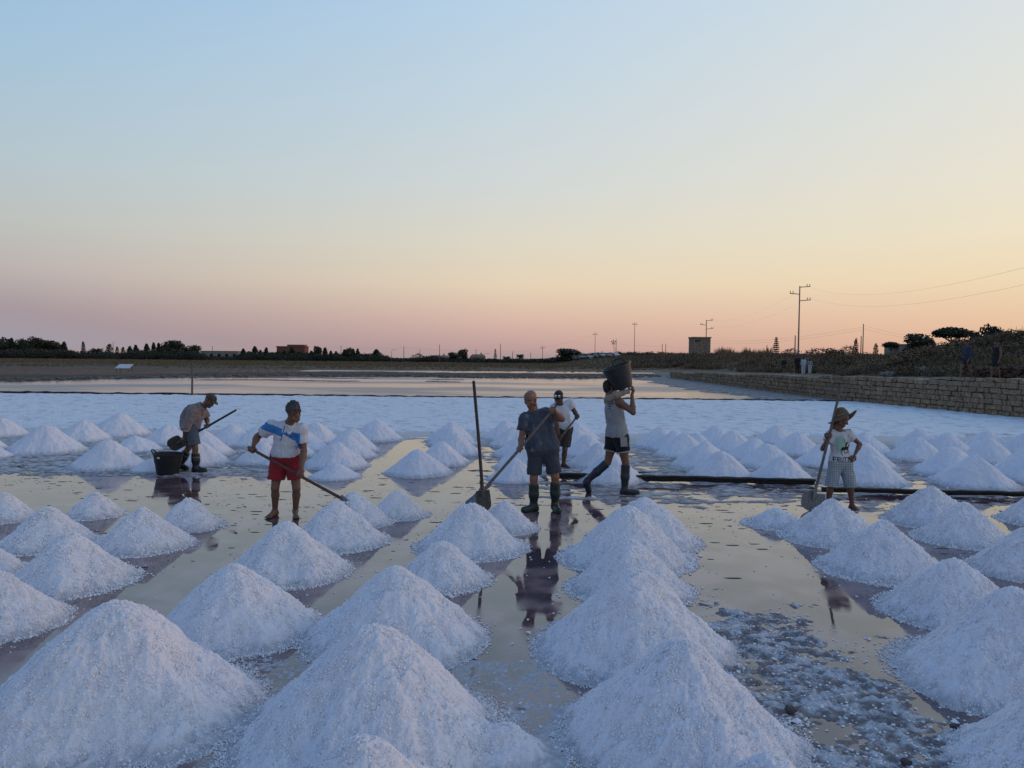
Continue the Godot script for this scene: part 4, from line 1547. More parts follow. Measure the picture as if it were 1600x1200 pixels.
func piles() -> void:
	var rows := [
		"-0.67 -3.36 0.56 0.48|front salt pile with two dark specks beside its crest, only its top in view",
		"-0.78 -4.28 0.77 0.66|biggest broad white salt pile, with a lump on its right shoulder",
		"-2.40 -4.60 0.80 0.68|big white salt pile left of the lump-shouldered biggest pile",
		"0.99 -4.31 0.67 0.58|big white salt pile with blunt peak, beside the churned slush track",
		"1.15 -3.36 0.49 0.42|low crest of salt peeping up in front of the pile beside the slush track",
		"2.87 -3.91 0.54 0.46|salt pile cut off by the bottom corner at the near end of the slush track",
		"0.93 -5.65 0.70 0.60|big white salt pile nearest of the row below the bucket carrier",
		"1.12 -7.11 0.56 0.47|second salt pile from the front in the row below the bucket carrier",
		"1.25 -8.18 0.68 0.57|third salt pile from the front in the row below the bucket carrier",
		"1.57 -8.97 0.62 0.52|last salt pile in the row below the bucket carrier, long foot to the right",
		"-0.88 -5.84 0.66 0.56|wide coarse-grained salt pile directly behind the lump-shouldered biggest pile",
		"-2.18 -6.00 0.62 0.52|wide salt pile right behind the big pile of the left foreground",
		"-2.23 -7.59 0.59 0.50|steep salt pile just in front of the barefoot man in red shorts",
		"-2.02 -8.83 0.56 0.47|salt pile right of the barefoot man, in front of his shovel end",
		"-2.03 -9.84 0.47 0.39|salt pile in which the barefoot man's shovel is buried",
		"-1.52 -10.30 0.39 0.33|small isolated salt pile between the barefoot man's shovel and the upright shovel",
		"-0.44 -8.60 0.59 0.50|wide salt pile in front of the upright shovel",
		"-0.08 -9.58 0.40 0.34|salt pile in which the upright shovel is stuck",
		"-0.66 -7.35 0.45 0.38|smaller salt pile in front of the wide pile by the upright shovel",
		"-4.16 -7.19 0.56 0.47|wide left salt pile in front of three smaller ones, with crumbs at its foot",
		"-5.22 -8.59 0.50 0.42|salt pile behind the wide left pile, near the edge of view",
		"-5.52 -10.12 0.35 0.30|small steep salt pile alone before the wide puddle on the left",
		"-4.14 -8.56 0.51 0.43|salt pile with long right foot, below the black tub's reflection",
		"-4.03 -9.55 0.41 0.35|low rounded salt pile standing in the puddle under the black tub's reflection",
		"-6.57 -9.88 0.39 0.33|half visible salt pile at the left edge, farthest of those before the puddle",
		"-4.10 -6.07 0.49 0.42|half visible salt pile at the left edge, behind the big foreground pile",
		"-5.10 -7.51 0.28 0.24|slim slice of salt pile at the left edge between two larger ones",
		"5.61 -10.18 0.56 0.47|salt pile standing just below the second dark beam, right of the child",
		"5.46 -9.20 0.53 0.45|salt pile in front of the one below the second dark beam",
		"7.08 -10.25 0.46 0.39|salt pile cut by the right edge just below the second dark beam",
		"3.88 -9.21 0.56 0.47|salt pile that hides the feet of the child",
		"3.84 -7.86 0.60 0.51|wide salt pile in front of the child's pile",
		"3.81 -6.54 0.56 0.47|salt pile low in the right group, in front of two taller rows",
		"5.39 -7.87 0.55 0.46|salt pile cut by the right edge, behind the largest right one",
		"3.45 -5.20 0.73 0.63|largest salt pile at the right edge, beside the slush track",
		"3.45 -9.93 0.40 0.21|flat unfinished salt heap left of the child's shovel blade",
		"-12.82 -19.28 0.62 0.46|third salt pile from the front in the row at the far left rim",
		"-9.96 -16.39 0.78 0.58|second salt pile from the front in the row left of the black tub",
		"-10.35 -18.52 0.65 0.49|fourth salt pile from the front in the row left of the black tub",
		"-10.07 -19.70 0.78 0.58|fifth salt pile from the front in the row left of the black tub",
		"-7.57 -14.40 0.68 0.51|first salt pile from the front in the row left of the black tub",
		"-8.11 -18.08 0.61 0.45|fourth salt pile from the front in the row behind the man with the black tub",
		"-8.22 -16.75 0.56 0.31|third salt pile from the front in the row left of the black tub",
		"-6.54 -16.26 0.67 0.50|second salt pile from the front in the row behind the man with the black tub",
		"-6.17 -14.88 0.66 0.49|first salt pile from the front in the row behind the man with the black tub",
		"-6.58 -18.03 0.63 0.47|third salt pile from the front in the row behind the man with the black tub",
		"-5.94 -17.91 0.58 0.43|fifth salt pile from the front in the row behind the man in red shorts",
		"-4.93 -15.15 0.53 0.40|second salt pile from the front in the row behind the man in red shorts",
		"-4.78 -18.65 0.64 0.48|sixth salt pile from the front in the row behind the man in red shorts",
		"-4.60 -17.13 0.58 0.43|fourth salt pile from the front in the row behind the man in red shorts",
		"-3.33 -14.66 0.63 0.47|second salt pile from the front in the row left of the mirror-like channel",
		"-3.56 -17.08 0.65 0.49|fourth salt pile from the front in the row left of the mirror-like channel",
		"-3.44 -16.07 0.59 0.44|third salt pile from the front in the row left of the mirror-like channel",
		"-3.39 -19.22 0.68 0.50|fifth salt pile from the front in the row left of the mirror-like channel",
		"-3.07 -13.39 0.43 0.24|first salt pile from the front in the row left of the mirror-like channel",
		"-1.51 -19.00 0.64 0.48|fifth salt pile from the front in the row right of the mirror-like channel",
		"-1.42 -18.25 0.59 0.44|fourth salt pile from the front in the row right of the mirror-like channel",
		"-1.20 -16.67 0.59 0.44|third salt pile from the front in the row right of the mirror-like channel",
		"-1.39 -15.22 0.58 0.43|second salt pile from the front in the row right of the mirror-like channel",
		"-1.69 -13.90 0.60 0.44|first salt pile from the front in the row right of the mirror-like channel",
		"-0.15 -19.58 0.63 0.47|fifth salt pile from the front in the row behind the bald man",
		"0.04 -18.24 0.59 0.44|fourth salt pile from the front in the row behind the bald man",
		"0.16 -16.45 0.58 0.43|third salt pile from the front in the row behind the bald man",
		"0.20 -14.64 0.56 0.42|second salt pile from the front in the row behind the bald man",
		"0.07 -13.32 0.49 0.37|first salt pile from the front in the row behind the bald man",
		"1.64 -19.44 0.62 0.46|fifth salt pile from the front in the row between bald man and bucket carrier",
		"1.53 -17.81 0.60 0.45|fourth salt pile from the front in the row between bald man and bucket carrier",
		"1.64 -16.61 0.61 0.45|third salt pile from the front in the row between bald man and bucket carrier",
		"1.72 -15.04 0.60 0.45|second salt pile from the front in the row between bald man and bucket carrier",
		"1.74 -13.33 0.61 0.46|first salt pile from the front in the row between bald man and bucket carrier",
		"3.53 -18.28 0.64 0.48|sixth salt pile from the front in the row right of the bucket carrier",
		"3.76 -17.73 0.60 0.44|fifth salt pile from the front in the row right of the bucket carrier",
		"3.76 -16.72 0.64 0.48|third salt pile from the front in the row right of the bucket carrier",
		"3.80 -14.98 0.67 0.50|second salt pile from the front in the row right of the bucket carrier",
		"3.81 -13.89 0.62 0.46|first salt pile from the front in the row right of the bucket carrier",
		"5.01 -18.87 0.61 0.45|fifth salt pile from the front in the row above the long dark beam",
		"5.06 -17.51 0.64 0.48|fourth salt pile from the front in the row above the long dark beam",
		"5.09 -16.10 0.62 0.46|third salt pile from the front in the row above the long dark beam",
		"5.09 -15.24 0.61 0.45|second salt pile from the front in the row above the long dark beam",
		"6.66 -19.32 0.59 0.44|third salt pile from the front in the row left of the straw-hatted child",
		"6.42 -17.22 0.66 0.49|second salt pile from the front in the row left of the straw-hatted child",
		"4.80 -13.54 0.58 0.43|first salt pile from the front in the row above the long dark beam",
		"6.31 -15.44 0.59 0.44|first salt pile from the front in the row left of the straw-hatted child",
		"8.00 -17.37 0.64 0.48|third salt pile from the front in the row right of the straw-hatted child",
		"6.96 -15.18 0.67 0.50|second salt pile from the front in the row right of the straw-hatted child",
		"6.27 -13.42 0.64 0.48|first salt pile from the front in the row right of the straw-hatted child",
		"9.78 -18.41 0.62 0.46|fifth salt pile from the front in the row above the second dark beam",
		"8.75 -16.54 0.63 0.47|third salt pile from the front in the row above the second dark beam",
		"10.14 -17.83 0.60 0.45|fourth salt pile from the front in the row above the second dark beam",
		"8.33 -14.47 0.69 0.51|second salt pile from the front in the row above the second dark beam",
		"8.01 -13.24 0.69 0.51|first salt pile from the front in the row above the second dark beam",
		"11.26 -18.15 0.61 0.46|fifth salt pile from the front in the row closest to the stone wall",
		"10.10 -16.20 0.64 0.48|third salt pile from the front in the row closest to the stone wall",
		"11.77 -17.48 0.67 0.50|fourth salt pile from the front in the row closest to the stone wall",
		"9.55 -14.21 0.70 0.52|second salt pile from the front in the row closest to the stone wall",
		"4.33 -17.71 0.49 0.36|fourth salt pile from the front in the row right of the bucket carrier",
		"-4.65 -16.16 0.54 0.41|third salt pile from the front in the row behind the man in red shorts",
		"6.43 -12.45 0.12 0.08|tiny leftover salt heap lying just beyond the second dark beam",
		"-4.48 -14.94 0.46 0.30|first salt pile from the front in the row behind the man in red shorts",
		"-6.57 -14.00 0.39 0.21|low leftover salt heap just left of the black tub",
		"9.54 -13.55 0.62 0.46|first salt pile from the front in the row closest to the stone wall",
		"-11.65 -16.62 0.64 0.47|second salt pile from the front in the row at the far left rim",
		"-10.58 -15.46 0.47 0.31|first salt pile from the front in the row at the far left rim",
	]
	var crystal := crystal_mesh()
	var turns := []
	for k in 64:
		turns.append(Basis(Vector3(rng.randfn(), rng.randfn(), rng.randfn()).normalized(), rng.randf() * TAU))
	var shared := []
	for k in 7:
		shared.append(pile_mesh(0.65, 0.5, 0.024, 50.0 + k * 3.7, false, 0.012))
	var clods := []
	for k in rows.size():
		var f: PackedStringArray = rows[k].split("|")
		var q := f[0].split_floats(" ")
		var d := -q[1]
		var r := q[2]
		var h := q[3]
		var at := Vector3(q[0], 0, q[1])
		var near := k < 36
		var o: Node3D
		if near:
			var sd := 3.0 + k * 1.37
			o = base("salt_pile", at, f[1], "salt pile", "salt piles in the front rows")
			put("heap", pile_mesh(r, h, maxf(0.0088, d * 0.0022), sd, k == 1, 0.0118), M.salt, o)
			# loose crystals lying on the heap and spilled round its foot
			var count := int(clampf(4.6 * r * r * 9500.0 * pow(4.4 / maxf(d, 4.0), 1.0), 2500.0, 26000.0))
			var buf := PackedFloat32Array()
			buf.resize(count * 12)
			var n := 0
			while n < count:
				var a := rng.randf() * TAU
				var rad := r * sqrt(rng.randf()) * 1.25
				var p := Vector2(cos(a), sin(a)) * rad
				if rad > r * 1.0 and rng.randf() < (rad / r - 1.0) / 0.17:
					continue
				var y := maxf(pile_shape(p, r, h, sd, k == 1), 0.0)
				if y < 0.06 and y > 0.002 and rng.randf() < 0.6:
					n += 1
					continue
				var s := rng.randf_range(0.003, 0.0062) * (1.0 + 0.9 * float(rng.randf() < 0.10))
				s *= clampf(d / 5.0, 1.0, 1.7)
				var b: Basis = turns[rng.randi() % 64]
				var w := n * 12
				buf[w] = b.x.x * s
				buf[w + 1] = b.y.x * s
				buf[w + 2] = b.z.x * s
				buf[w + 3] = p.x
				buf[w + 4] = b.x.y * s
				buf[w + 5] = b.y.y * s
				buf[w + 6] = b.z.y * s
				buf[w + 7] = y + s * 0.2 + 0.003 * rng.randf()
				buf[w + 8] = b.x.z * s
				buf[w + 9] = b.y.z * s
				buf[w + 10] = b.z.z * s
				buf[w + 11] = p.y
				n += 1
			var mm := MultiMesh.new()
			mm.transform_format = MultiMesh.TRANSFORM_3D
			mm.mesh = crystal
			mm.instance_count = count
			mm.buffer = buf
			var g := MultiMeshInstance3D.new()
			g.multimesh = mm
			g.material_override = M.grain
			g.name = "loose_crystals"
			g.set_meta("kind", "stuff")
			o.add_child(g, true)
			if k == 0:
				for e: Vector2 in [Vector2(-0.15, 0.10), Vector2(-0.13, 0.15)]:
					var sb := MB.new()
					sb.col = Color(0.02, 0.018, 0.016)
					sb.box(Vector3(e.x, pile_shape(e, r, h, sd, false) + 0.008, e.y), Vector3(0.018, 0.014, 0.015), Basis(Vector3(1, 2, 1).normalized(), e.y * 9.0), 0.004)
					put("mud_speck", sb.mesh(), M.crust, o)
		else:
			o = put("salt_pile", shared[k % 7], M.salt)
			o.transform = Transform3D(Basis(Vector3.UP, k * 1.9).scaled_local(Vector3(r / 0.65, h / 0.5, r / 0.65)), at)
			tag(o, f[1], "salt pile", "salt piles in the back rows")
		# clods round the foot
		for c in (30 if near else 14):
			var a := rng.randf() * TAU
			var rad := r * (1.02 + 0.35 * absf(rng.randfn()) * 0.6)
			var z := rng.randf_range(0.005, 0.014) * (1.0 + float(rng.randf() < 0.1))
			clods.append(Transform3D((turns[rng.randi() % 64] as Basis).scaled(Vector3(z * 1.3, z * 0.8, z * 1.3)), at + Vector3(cos(a) * rad, z * 0.15, sin(a) * rad)))
	for k in 6000:
		var d := 3.2 * pow(15.0 / 3.2, rng.randf())
		var x := d * rng.randf_range(-0.75, 0.75)
		if k % 9 == 0:
			d = rng.randf_range(3.4, 7.0)
			x = 2.0 + rng.randfn() * 0.6
		var v := crust_h(x, d)
		if v < -0.012 and rng.randf() > 0.04:
			continue
		var z := rng.randf_range(0.004, 0.011)
		clods.append(Transform3D((turns[rng.randi() % 64] as Basis).scaled(Vector3(z * 1.4, z * 0.8, z * 1.4)), Vector3(x, maxf(v, 0.0) + z * 0.2, -d)))
	var tries := 0
	while tries < 2500:
		tries += 1
		var d := 3.1 + 4.4 * rng.randf()
		var x := 2.0 + rng.randfn() * 0.55
		var v := crust_h(x, d)
		if v < 0.006 or fine.get_noise_2d(x * 5.0, d * 7.0) < -0.1:
			continue
		var z := rng.randf_range(0.0035, 0.0075)
		clods.append(Transform3D((turns[rng.randi() % 64] as Basis).scaled(Vector3.ONE * z), Vector3(x, v + z * 0.1, -d)))
	tag(many("salt_clods", crystal, M.grain, clods), "scattered salt clods between the piles", "salt clods", "", "stuff")
	# floating flecks, and strips coloured dark for the shaded edges of crust ripples
	var fm := MB.new()
	fm.col = Color(0.075, 0.065, 0.065)
	fm.box(Vector3.ZERO, Vector3.ONE, Basis(), 0.3)
	for k in fm.v.size():
		fm.v[k] *= 1.0 + 0.5 * fine.get_noise_3d(fm.v[k].x * 2.0, fm.v[k].y * 2.0, fm.v[k].z * 2.0)
	var flecks := []
	while flecks.size() < 1150:
		var d := 7.4 * pow(13.6 / 7.4, pow(rng.randf(), 0.6))
		var x := d * rng.randf_range(-0.72, 0.72)
		if soft.get_noise_2d(x * 0.5, d * 0.9 + 70.0) < 0.02 and rng.randf() < 0.8:
			continue
		var s := rng.randf()
		var z := 0.010 + 0.10 * s * s * s * s * s
		flecks.append(Transform3D(Basis(Vector3.UP, rng.randfn() * 0.25).scaled(Vector3(z * 1.6, 0.004 + z * 0.04, 0.007 + z * 0.2)), Vector3(x, 0.001, -d)))
	tag(many("flecks_and_crust_shade", fm.mesh(), M.crust, flecks), "floating flecks and dark strips painted as shaded crust edges on the brine", "mud flecks", "", "stuff")
	# black mud clods in the churned track
	var mud := fm.mesh()
	for s: Array in [[1.72, 4.62, 0.075, 0.045, "elongated black mud clod in the upper part of the slush track"], [2.12, 4.02, 0.055, 0.045, "round black mud clod in the middle of the slush track"], [2.62, 4.42, 0.06, 0.04, "black mud clod near the largest right pile"]]:
		var o := put("mud_clod", mud, M.crust)
		o.transform = Transform3D(Basis(Vector3.UP, s[0] * 3.0).scaled(Vector3(s[2], s[3], s[2] * 0.7)), Vector3(s[0], 0.035, -s[1]))
		tag(o, s[4], "mud clod", "black mud clods in the slush track")


func details() -> void:
	# beams lying on the pan behind the workers
	for q: Array in [[Vector3(0.83, 0, -13.28), Vector3(5.10, 0, -12.88), "long dark timber beam lying behind the bald man and the bucket carrier", 0.13], [Vector3(4.98, 0, -12.25), Vector3(9.6, 0, -11.86), "second dark timber beam lying behind the child to the right edge", 0.10]]:
		var a: Vector3 = q[0]
		var b: Vector3 = q[1]
		var t := (b - a).normalized()
		var mb := MB.new()
		var n := 24
		for e in 2:
			var pts := []
			var rad := []
			for k in n + 1:
				var p := a.lerp(b, float(k) / n)
				pts.append(p + Vector3(0, q[3] * (0.55 if e == 0 else 0.85) + 0.012 * fine.get_noise_1d(k * 0.4 + e * 9.0), 0.07 * e) - a)
				rad.append(q[3] * (0.5 if e == 0 else 0.16) * (1.0 + 0.1 * fine.get_noise_1d(k * 0.9)))
			if e == 0:
				mb.tube(pts, rad, 4, 1.0, Vector3(0, 1, 1))
			else:
				mb.tube(pts, rad, 5)
		var o := put("timber_beam", mb.mesh(), M.old_plank)
		o.position = a
		tag(o, q[2], "beam", "timber beams on the pan")
	# stake at the far edge of the salt
	var mb := MB.new()
	mb.tube([Vector3(0, -0.1, 0), Vector3(0.02, 0.8, 0), Vector3(-0.01, 1.62, 0)], [0.05, 0.045, 0.04], 7)
	var o := put("stake", mb.mesh(), M.pole_wood)
	o.position = Vector3(-15.2, 0, -36.5)
	tag(o, "upright wooden stake at the far edge of the salt above the stooping man", "stake")


# ---------------------------------------------------------------- people
const SKIN := Color(0.185, 0.088, 0.054)


func facing(fwd: Vector3, up: Vector3) -> Basis:
	var z := fwd.normalized()
	var x := up.cross(z).normalized()
	return Basis(x, z.cross(x), z)


func head_into(mb: MB, at: Vector3, fwd: Vector3, up: Vector3, s: float, skin: Color, stubble := 0.0) -> Transform3D:
	# a head with brow, nose, lips, jaw, ears and eyes; origin between the eyes' height and the skull's centre
	var xf := Transform3D(facing(fwd, up).scaled_local(Vector3.ONE * s), at)
	var V := Vector3.RIGHT
	var pr := [
		cap(Vector3(0, 0.035, -0.028), Vector3(0, 0.042, 0.016), 0.077, 0.073, 0.02),
		cap(Vector3(0, -0.005, 0.02), Vector3(0, -0.062, 0.04), 0.062, 0.043, 0.03),
		cap(Vector3(0, -0.092, 0.06), Vector3(0, -0.095, 0.055), 0.021, 0.021, 0.03),
		cap(Vector3(-0.05, -0.06, 0.0), Vector3(0.05, -0.06, 0.0), 0.03, 0.03, 0.03),
		cap(Vector3(-0.038, -0.022, 0.055), Vector3(0.038, -0.022, 0.055), 0.026, 0.026, 0.02),
		cap(Vector3(-0.034, 0.024, 0.073), Vector3(0.034, 0.024, 0.073), 0.014, 0.014, 0.015),
		cap(Vector3(0, 0.008, 0.086), Vector3(0, -0.032, 0.104), 0.008, 0.014, 0.010),
		cap(Vector3(-0.013, -0.036, 0.092), Vector3(0.013, -0.036, 0.092), 0.009, 0.009, 0.008),
		cap(Vector3(-0.018, -0.062, 0.082), Vector3(0.018, -0.062, 0.082), 0.008, 0.008, 0.006),
		cap(Vector3(-0.015, -0.074, 0.080), Vector3(0.015, -0.074, 0.080), 0.008, 0.008, 0.006),
		cap(Vector3(-0.03, 0.002, 0.071), Vector3(-0.03, 0.002, 0.071), 0.012, 0.012, 0.004),
		cap(Vector3(0.03, 0.002, 0.071), Vector3(0.03, 0.002, 0.071), 0.012, 0.012, 0.004),
		cap(Vector3(-0.079, 0.012, -0.014), Vector3(-0.076, -0.026, -0.006), 0.026, 0.018, 0.008, V, 0.35),
		cap(Vector3(0.079, 0.012, -0.014), Vector3(0.076, -0.026, -0.006), 0.026, 0.018, 0.008, V, 0.35),
		cap(Vector3(0, -0.05, -0.03), Vector3(0, -0.15, -0.035), 0.054, 0.058, 0.03),
	]
	var cf := func(p: Vector3, _n: Vector3) -> Color:
		var c := skin
		var e := Vector3(absf(p.x) - 0.03, p.y - 0.002, p.z - 0.077)
		if e.length() < 0.0095:
			c = Color(0.03, 0.02, 0.015) if e.length() < 0.006 else Color(0.30, 0.26, 0.24)
		elif absf(p.y - 0.031) < 0.006 and absf(absf(p.x) - 0.033) < 0.019 and p.z > 0.06:
			c = skin * 0.35
		elif absf(p.y + 0.068) < 0.002 and absf(p.x) < 0.024 and p.z > 0.07:
			c = skin * 0.4
		elif absf(p.y + 0.068) < 0.013 and absf(p.x) < 0.022 and p.z > 0.076:
			c = skin * Color(1.05, 0.75, 0.75)
		elif stubble > 0.0 and p.y < -0.035 and p.z > -0.01:
			c = skin.lerp(Color(0.07, 0.06, 0.055), stubble * smoothstep(-0.035, -0.06, p.y))
		c.a = 1.0
		return c
	sdf(mb, pr, 0.0048, [], cf, xf)
	return xf


func hand_into(mb: MB, wrist: Vector3, grip: Vector3, axis: Vector3, pole: Vector3, skin: Color, s := 1.0, bar := 0.02, thumb_side := 1.0) -> void:
	# a hand closed round a bar through «grip» along «axis»; «pole» is the side of the bar on which the palm lies
	var u := axis.normalized()
	var w := (wrist - grip)
	w = (w - u * w.dot(u)).normalized()
	var v := u.cross(w).normalized()
	if v.dot(pole) < 0.0:
		v = -v
	var r := bar
	var pr := [cap(wrist, grip + w * 0.045 * s + v * (r + 0.012), 0.024 * s, 0.024 * s, 0.02),
		cap(grip + w * 0.035 * s + v * (r + 0.012) - u * 0.018 * s, grip - w * 0.012 * s + v * (r + 0.012) - u * 0.026 * s, 0.019 * s, 0.015 * s, 0.02),
		cap(grip + w * 0.035 * s + v * (r + 0.012) + u * 0.018 * s, grip - w * 0.012 * s + v * (r + 0.012) + u * 0.026 * s, 0.019 * s, 0.015 * s, 0.02)]
	var long := [0.88, 1.0, 0.95, 0.76]
	for k in 4:
		var o := u * (k - 1.5) * 0.0205 * s * thumb_side * -1.0
		var l: float = long[k]
		var a := grip - w * 0.014 * s + v * (r + 0.012) + o
		var b := grip - w * (r + 0.013) * (0.95 + 0.15 * l) + v * 0.006 + o
		var c := grip - w * (r + 0.001) - v * (r + 0.007) * l + o
		var e := grip + w * 0.012 * l * s - v * (r + 0.010) + o
		pr.append(cap(a, b, 0.0102 * s, 0.0095 * s, 0.006))
		pr.append(cap(b, c, 0.0095 * s, 0.009 * s, 0.004))
		pr.append(cap(c, e, 0.009 * s, 0.0078 * s, 0.004))
	var ts := u * thumb_side
	var t0 := grip + w * 0.038 * s + v * (r + 0.01) + ts * 0.022 * s
	var t1 := grip + w * 0.022 * s + v * (r * 0.4) + ts * 0.046 * s + w * 0.012
	var t2 := grip + w * (r + 0.004) - v * (r * 0.8) + ts * 0.04 * s
	var t3 := grip - v * (r + 0.012) + w * 0.006 + ts * 0.034 * s
	pr.append(cap(t0, t1, 0.014 * s, 0.0115 * s, 0.008))
	pr.append(cap(t1, t2, 0.0115 * s, 0.0105 * s, 0.004))
	pr.append(cap(t2, t3, 0.0105 * s, 0.009 * s, 0.004))
	sdf(mb, pr, 0.0042 * s, [], skin)


func limb_pr(sh: Vector3, el: Vector3, wr: Vector3, s := 1.0) -> Array:
	var up := el - sh
	var mid := sh + up * 0.45
	return [cap(sh, mid, 0.058 * s, 0.051 * s, 0.03), cap(mid, el, 0.051 * s, 0.041 * s, 0.02), cap(el, el.lerp(wr, 0.3), 0.041 * s, 0.043 * s, 0.015), cap(el.lerp(wr, 0.3), wr, 0.043 * s, 0.026 * s, 0.02)]


func leg_pr(hip: Vector3, kn: Vector3, an: Vector3, back: Vector3, s := 1.0) -> Array:
	return [cap(hip, hip.lerp(kn, 0.5), 0.080 * s, 0.072 * s, 0.02), cap(hip.lerp(kn, 0.5), kn, 0.072 * s, 0.055 * s, 0.02), cap(kn, kn.lerp(an, 0.32) + back * 0.014 * s, 0.052 * s, 0.055 * s, 0.02), cap(kn.lerp(an, 0.32) + back * 0.014 * s, an, 0.054 * s, 0.036 * s, 0.02)]


func foot_pr(an: Vector3, toe: Vector3, s := 1.0) -> Array:
	# a bare foot with heel, instep and five toes
	var f := toe - an
	f.y = 0.0
	f = f.normalized()
	var sd := Vector3.UP.cross(f)
	var heel := an - f * 0.035 * s
	heel.y = minf(an.y - 0.02, 0.032 * s)
	var ball := toe - f * 0.03 * s
	ball.y = 0.02 * s
	var pr := [cap(an, heel, 0.036 * s, 0.03 * s, 0.02), cap(an, ball, 0.034 * s, 0.022 * s, 0.03), cap(heel, ball, 0.026 * s, 0.022 * s, 0.03), cap(ball - sd * 0.02 * s, ball + sd * 0.022 * s, 0.019 * s, 0.019 * s, 0.02)]
	for k in 5:
		var o := sd * (k - 2.0) * 0.017 * s
		pr.append(cap(ball + o, ball + o + f * (0.05 - 0.006 * absf(k - 1.5)) * s - Vector3(0, 0.006, 0), 0.011 * s, 0.009 * s, 0.004))
	return pr


func boot_pr(top: Vector3, an: Vector3, toe: Vector3, s := 1.0) -> Array:
	var f := (toe - an)
	var low := an + Vector3(0, -0.03, 0) * s
	var heel := an - Vector3(f.x, 0, f.z).normalized() * 0.03 * s + Vector3(0, -minf(an.y - 0.03, 0.05), 0)
	return [cap(top, top.lerp(an, 0.5), 0.072 * s, 0.068 * s, 0.02), cap(top.lerp(an, 0.5), an, 0.068 * s, 0.050 * s, 0.03), cap(an, heel, 0.047 * s, 0.043 * s, 0.03), cap(low, toe, 0.050 * s, 0.036 * s, 0.04), cap(heel, toe, 0.04 * s, 0.034 * s, 0.03)]


func sole_pr(an: Vector3, toe: Vector3, s := 1.0) -> Array:
	var f := Vector3(toe.x - an.x, toe.y - an.y, toe.z - an.z)
	var heel := an - Vector3(f.x, 0, f.z).normalized() * 0.035 * s + Vector3(0, -minf(an.y - 0.018, 0.065), 0)
	return [cap(heel, toe + Vector3(0, -0.022, 0), 0.05 * s, 0.042 * s, 0.01, Vector3.UP, 0.45)]


func shovel(parent: Node3D, top: Vector3, sock: Vector3, tip: Vector3, face: Vector3, wood: Material, wide := 0.26, metal: Material = null) -> void:
	# a long-handled shovel: round shaft, steel socket and a dished blade with a rounded point
	var mb := MB.new()
	var bend := (top + sock) * 0.5 + Vector3(0.004, -0.006, 0.0)
	mb.tube([top, top.lerp(bend, 0.02), bend, sock], [0.014, 0.0185, 0.0195, 0.021], 10)
	put("handle", mb.mesh(), wood, parent)
	mb = MB.new()
	var t := (tip - sock).normalized()
	mb.tube([sock - t * 0.12, sock + t * 0.02, sock + t * 0.10], [0.024, 0.025, 0.012], 10)
	put("socket", mb.mesh(), M.steel if metal == null else metal, parent)
	mb = MB.new()
	var n := (face - t * face.dot(t)).normalized()
	var s := t.cross(n)
	var long := sock.distance_to(tip)
	var nu := 12
	var nv := 10
	for side in 2:
		var first := mb.v.size()
		for a in nv + 1:
			var y := float(a) / nv
			var half := wide * 0.5 * (lerpf(0.92, 1.0, minf(y * 4.0, 1.0)) if y < 0.6 else sqrt(maxf(1.0 - pow((y - 0.6) / 0.42, 2.4), 0.0)))
			for b in nu + 1:
				var x := float(b) / nu * 2.0 - 1.0
				var dish := -0.030 * (1.0 - x * x) - 0.02 * sin(PI * y) + 0.012 * float(y < 0.1)
				mb.vert(sock + t * long * y + s * x * half + n * (dish - 0.004 * side), n if side == 0 else -n)
		for a in nv:
			for b in nu:
				var q := first + a * (nu + 1) + b
				mb.i.append_array([q, q + 1, q + nu + 1, q + 1, q + nu + 2, q + nu + 1])
	put("blade", mb.mesh(), M.steel if metal == null else metal, parent)


func tub(parent: Node3D, at: Vector3, up: Vector3, r0: float, r1: float, h: float, mat: Material, grips: bool) -> Transform3D:
	var y := up.normalized()
	var x := y.cross(Vector3.BACK).normalized()
	var xf := Transform3D(Basis(x, y, x.cross(y)), at)
	var mb := MB.new()
	mb.lathe([Vector2(0.0, 0.0), Vector2(r0 * 0.93, 0.0), Vector2(r0, 0.012), Vector2(lerpf(r0, r1, 0.55), h * 0.55), Vector2(lerpf(r0, r1, 0.56) + 0.006, h * 0.56), Vector2(r1, h - 0.025), Vector2(r1 + 0.014, h - 0.022), Vector2(r1 + 0.016, h - 0.004), Vector2(r1 + 0.010, h), Vector2(r1 - 0.006, h - 0.002), Vector2(r0 - 0.006, 0.02), Vector2(0.0, 0.018)], xf, 40)
	put("shell", mb.mesh(), mat, parent)
	if grips:
		for s: float in [-1.0, 1.0]:
			mb = MB.new()
			mb.tube([xf * Vector3(s * (r1 - 0.005), h - 0.01, -0.065), xf * Vector3(s * (r1 + 0.03), h + 0.035, -0.05), xf * Vector3(s * (r1 + 0.045), h + 0.05, 0), xf * Vector3(s * (r1 + 0.03), h + 0.035, 0.05), xf * Vector3(s * (r1 - 0.005), h - 0.01, 0.065)], [0.012], 8)
			put("grip", mb.mesh(), mat, parent)
	return xf


func workers() -> void:
	bald_man()
	red_shorts_man()
	stooping_man()
	carrier()
	back_worker()
	child()
	# a shovel standing in a pile
	var o := base("shovel", Vector3(-0.325, 0, -9.17), "upright long-handled shovel stuck in a salt pile, old white-caked blade", "shovel")
	shovel(o, Vector3(-0.142, 1.854, -0.18), Vector3(-0.018, 0.54, -0.03), Vector3(0.016, 0.30, 0.02), Vector3(0.2, 0.1, 1), M.dark_wood, 0.18, M.stained)


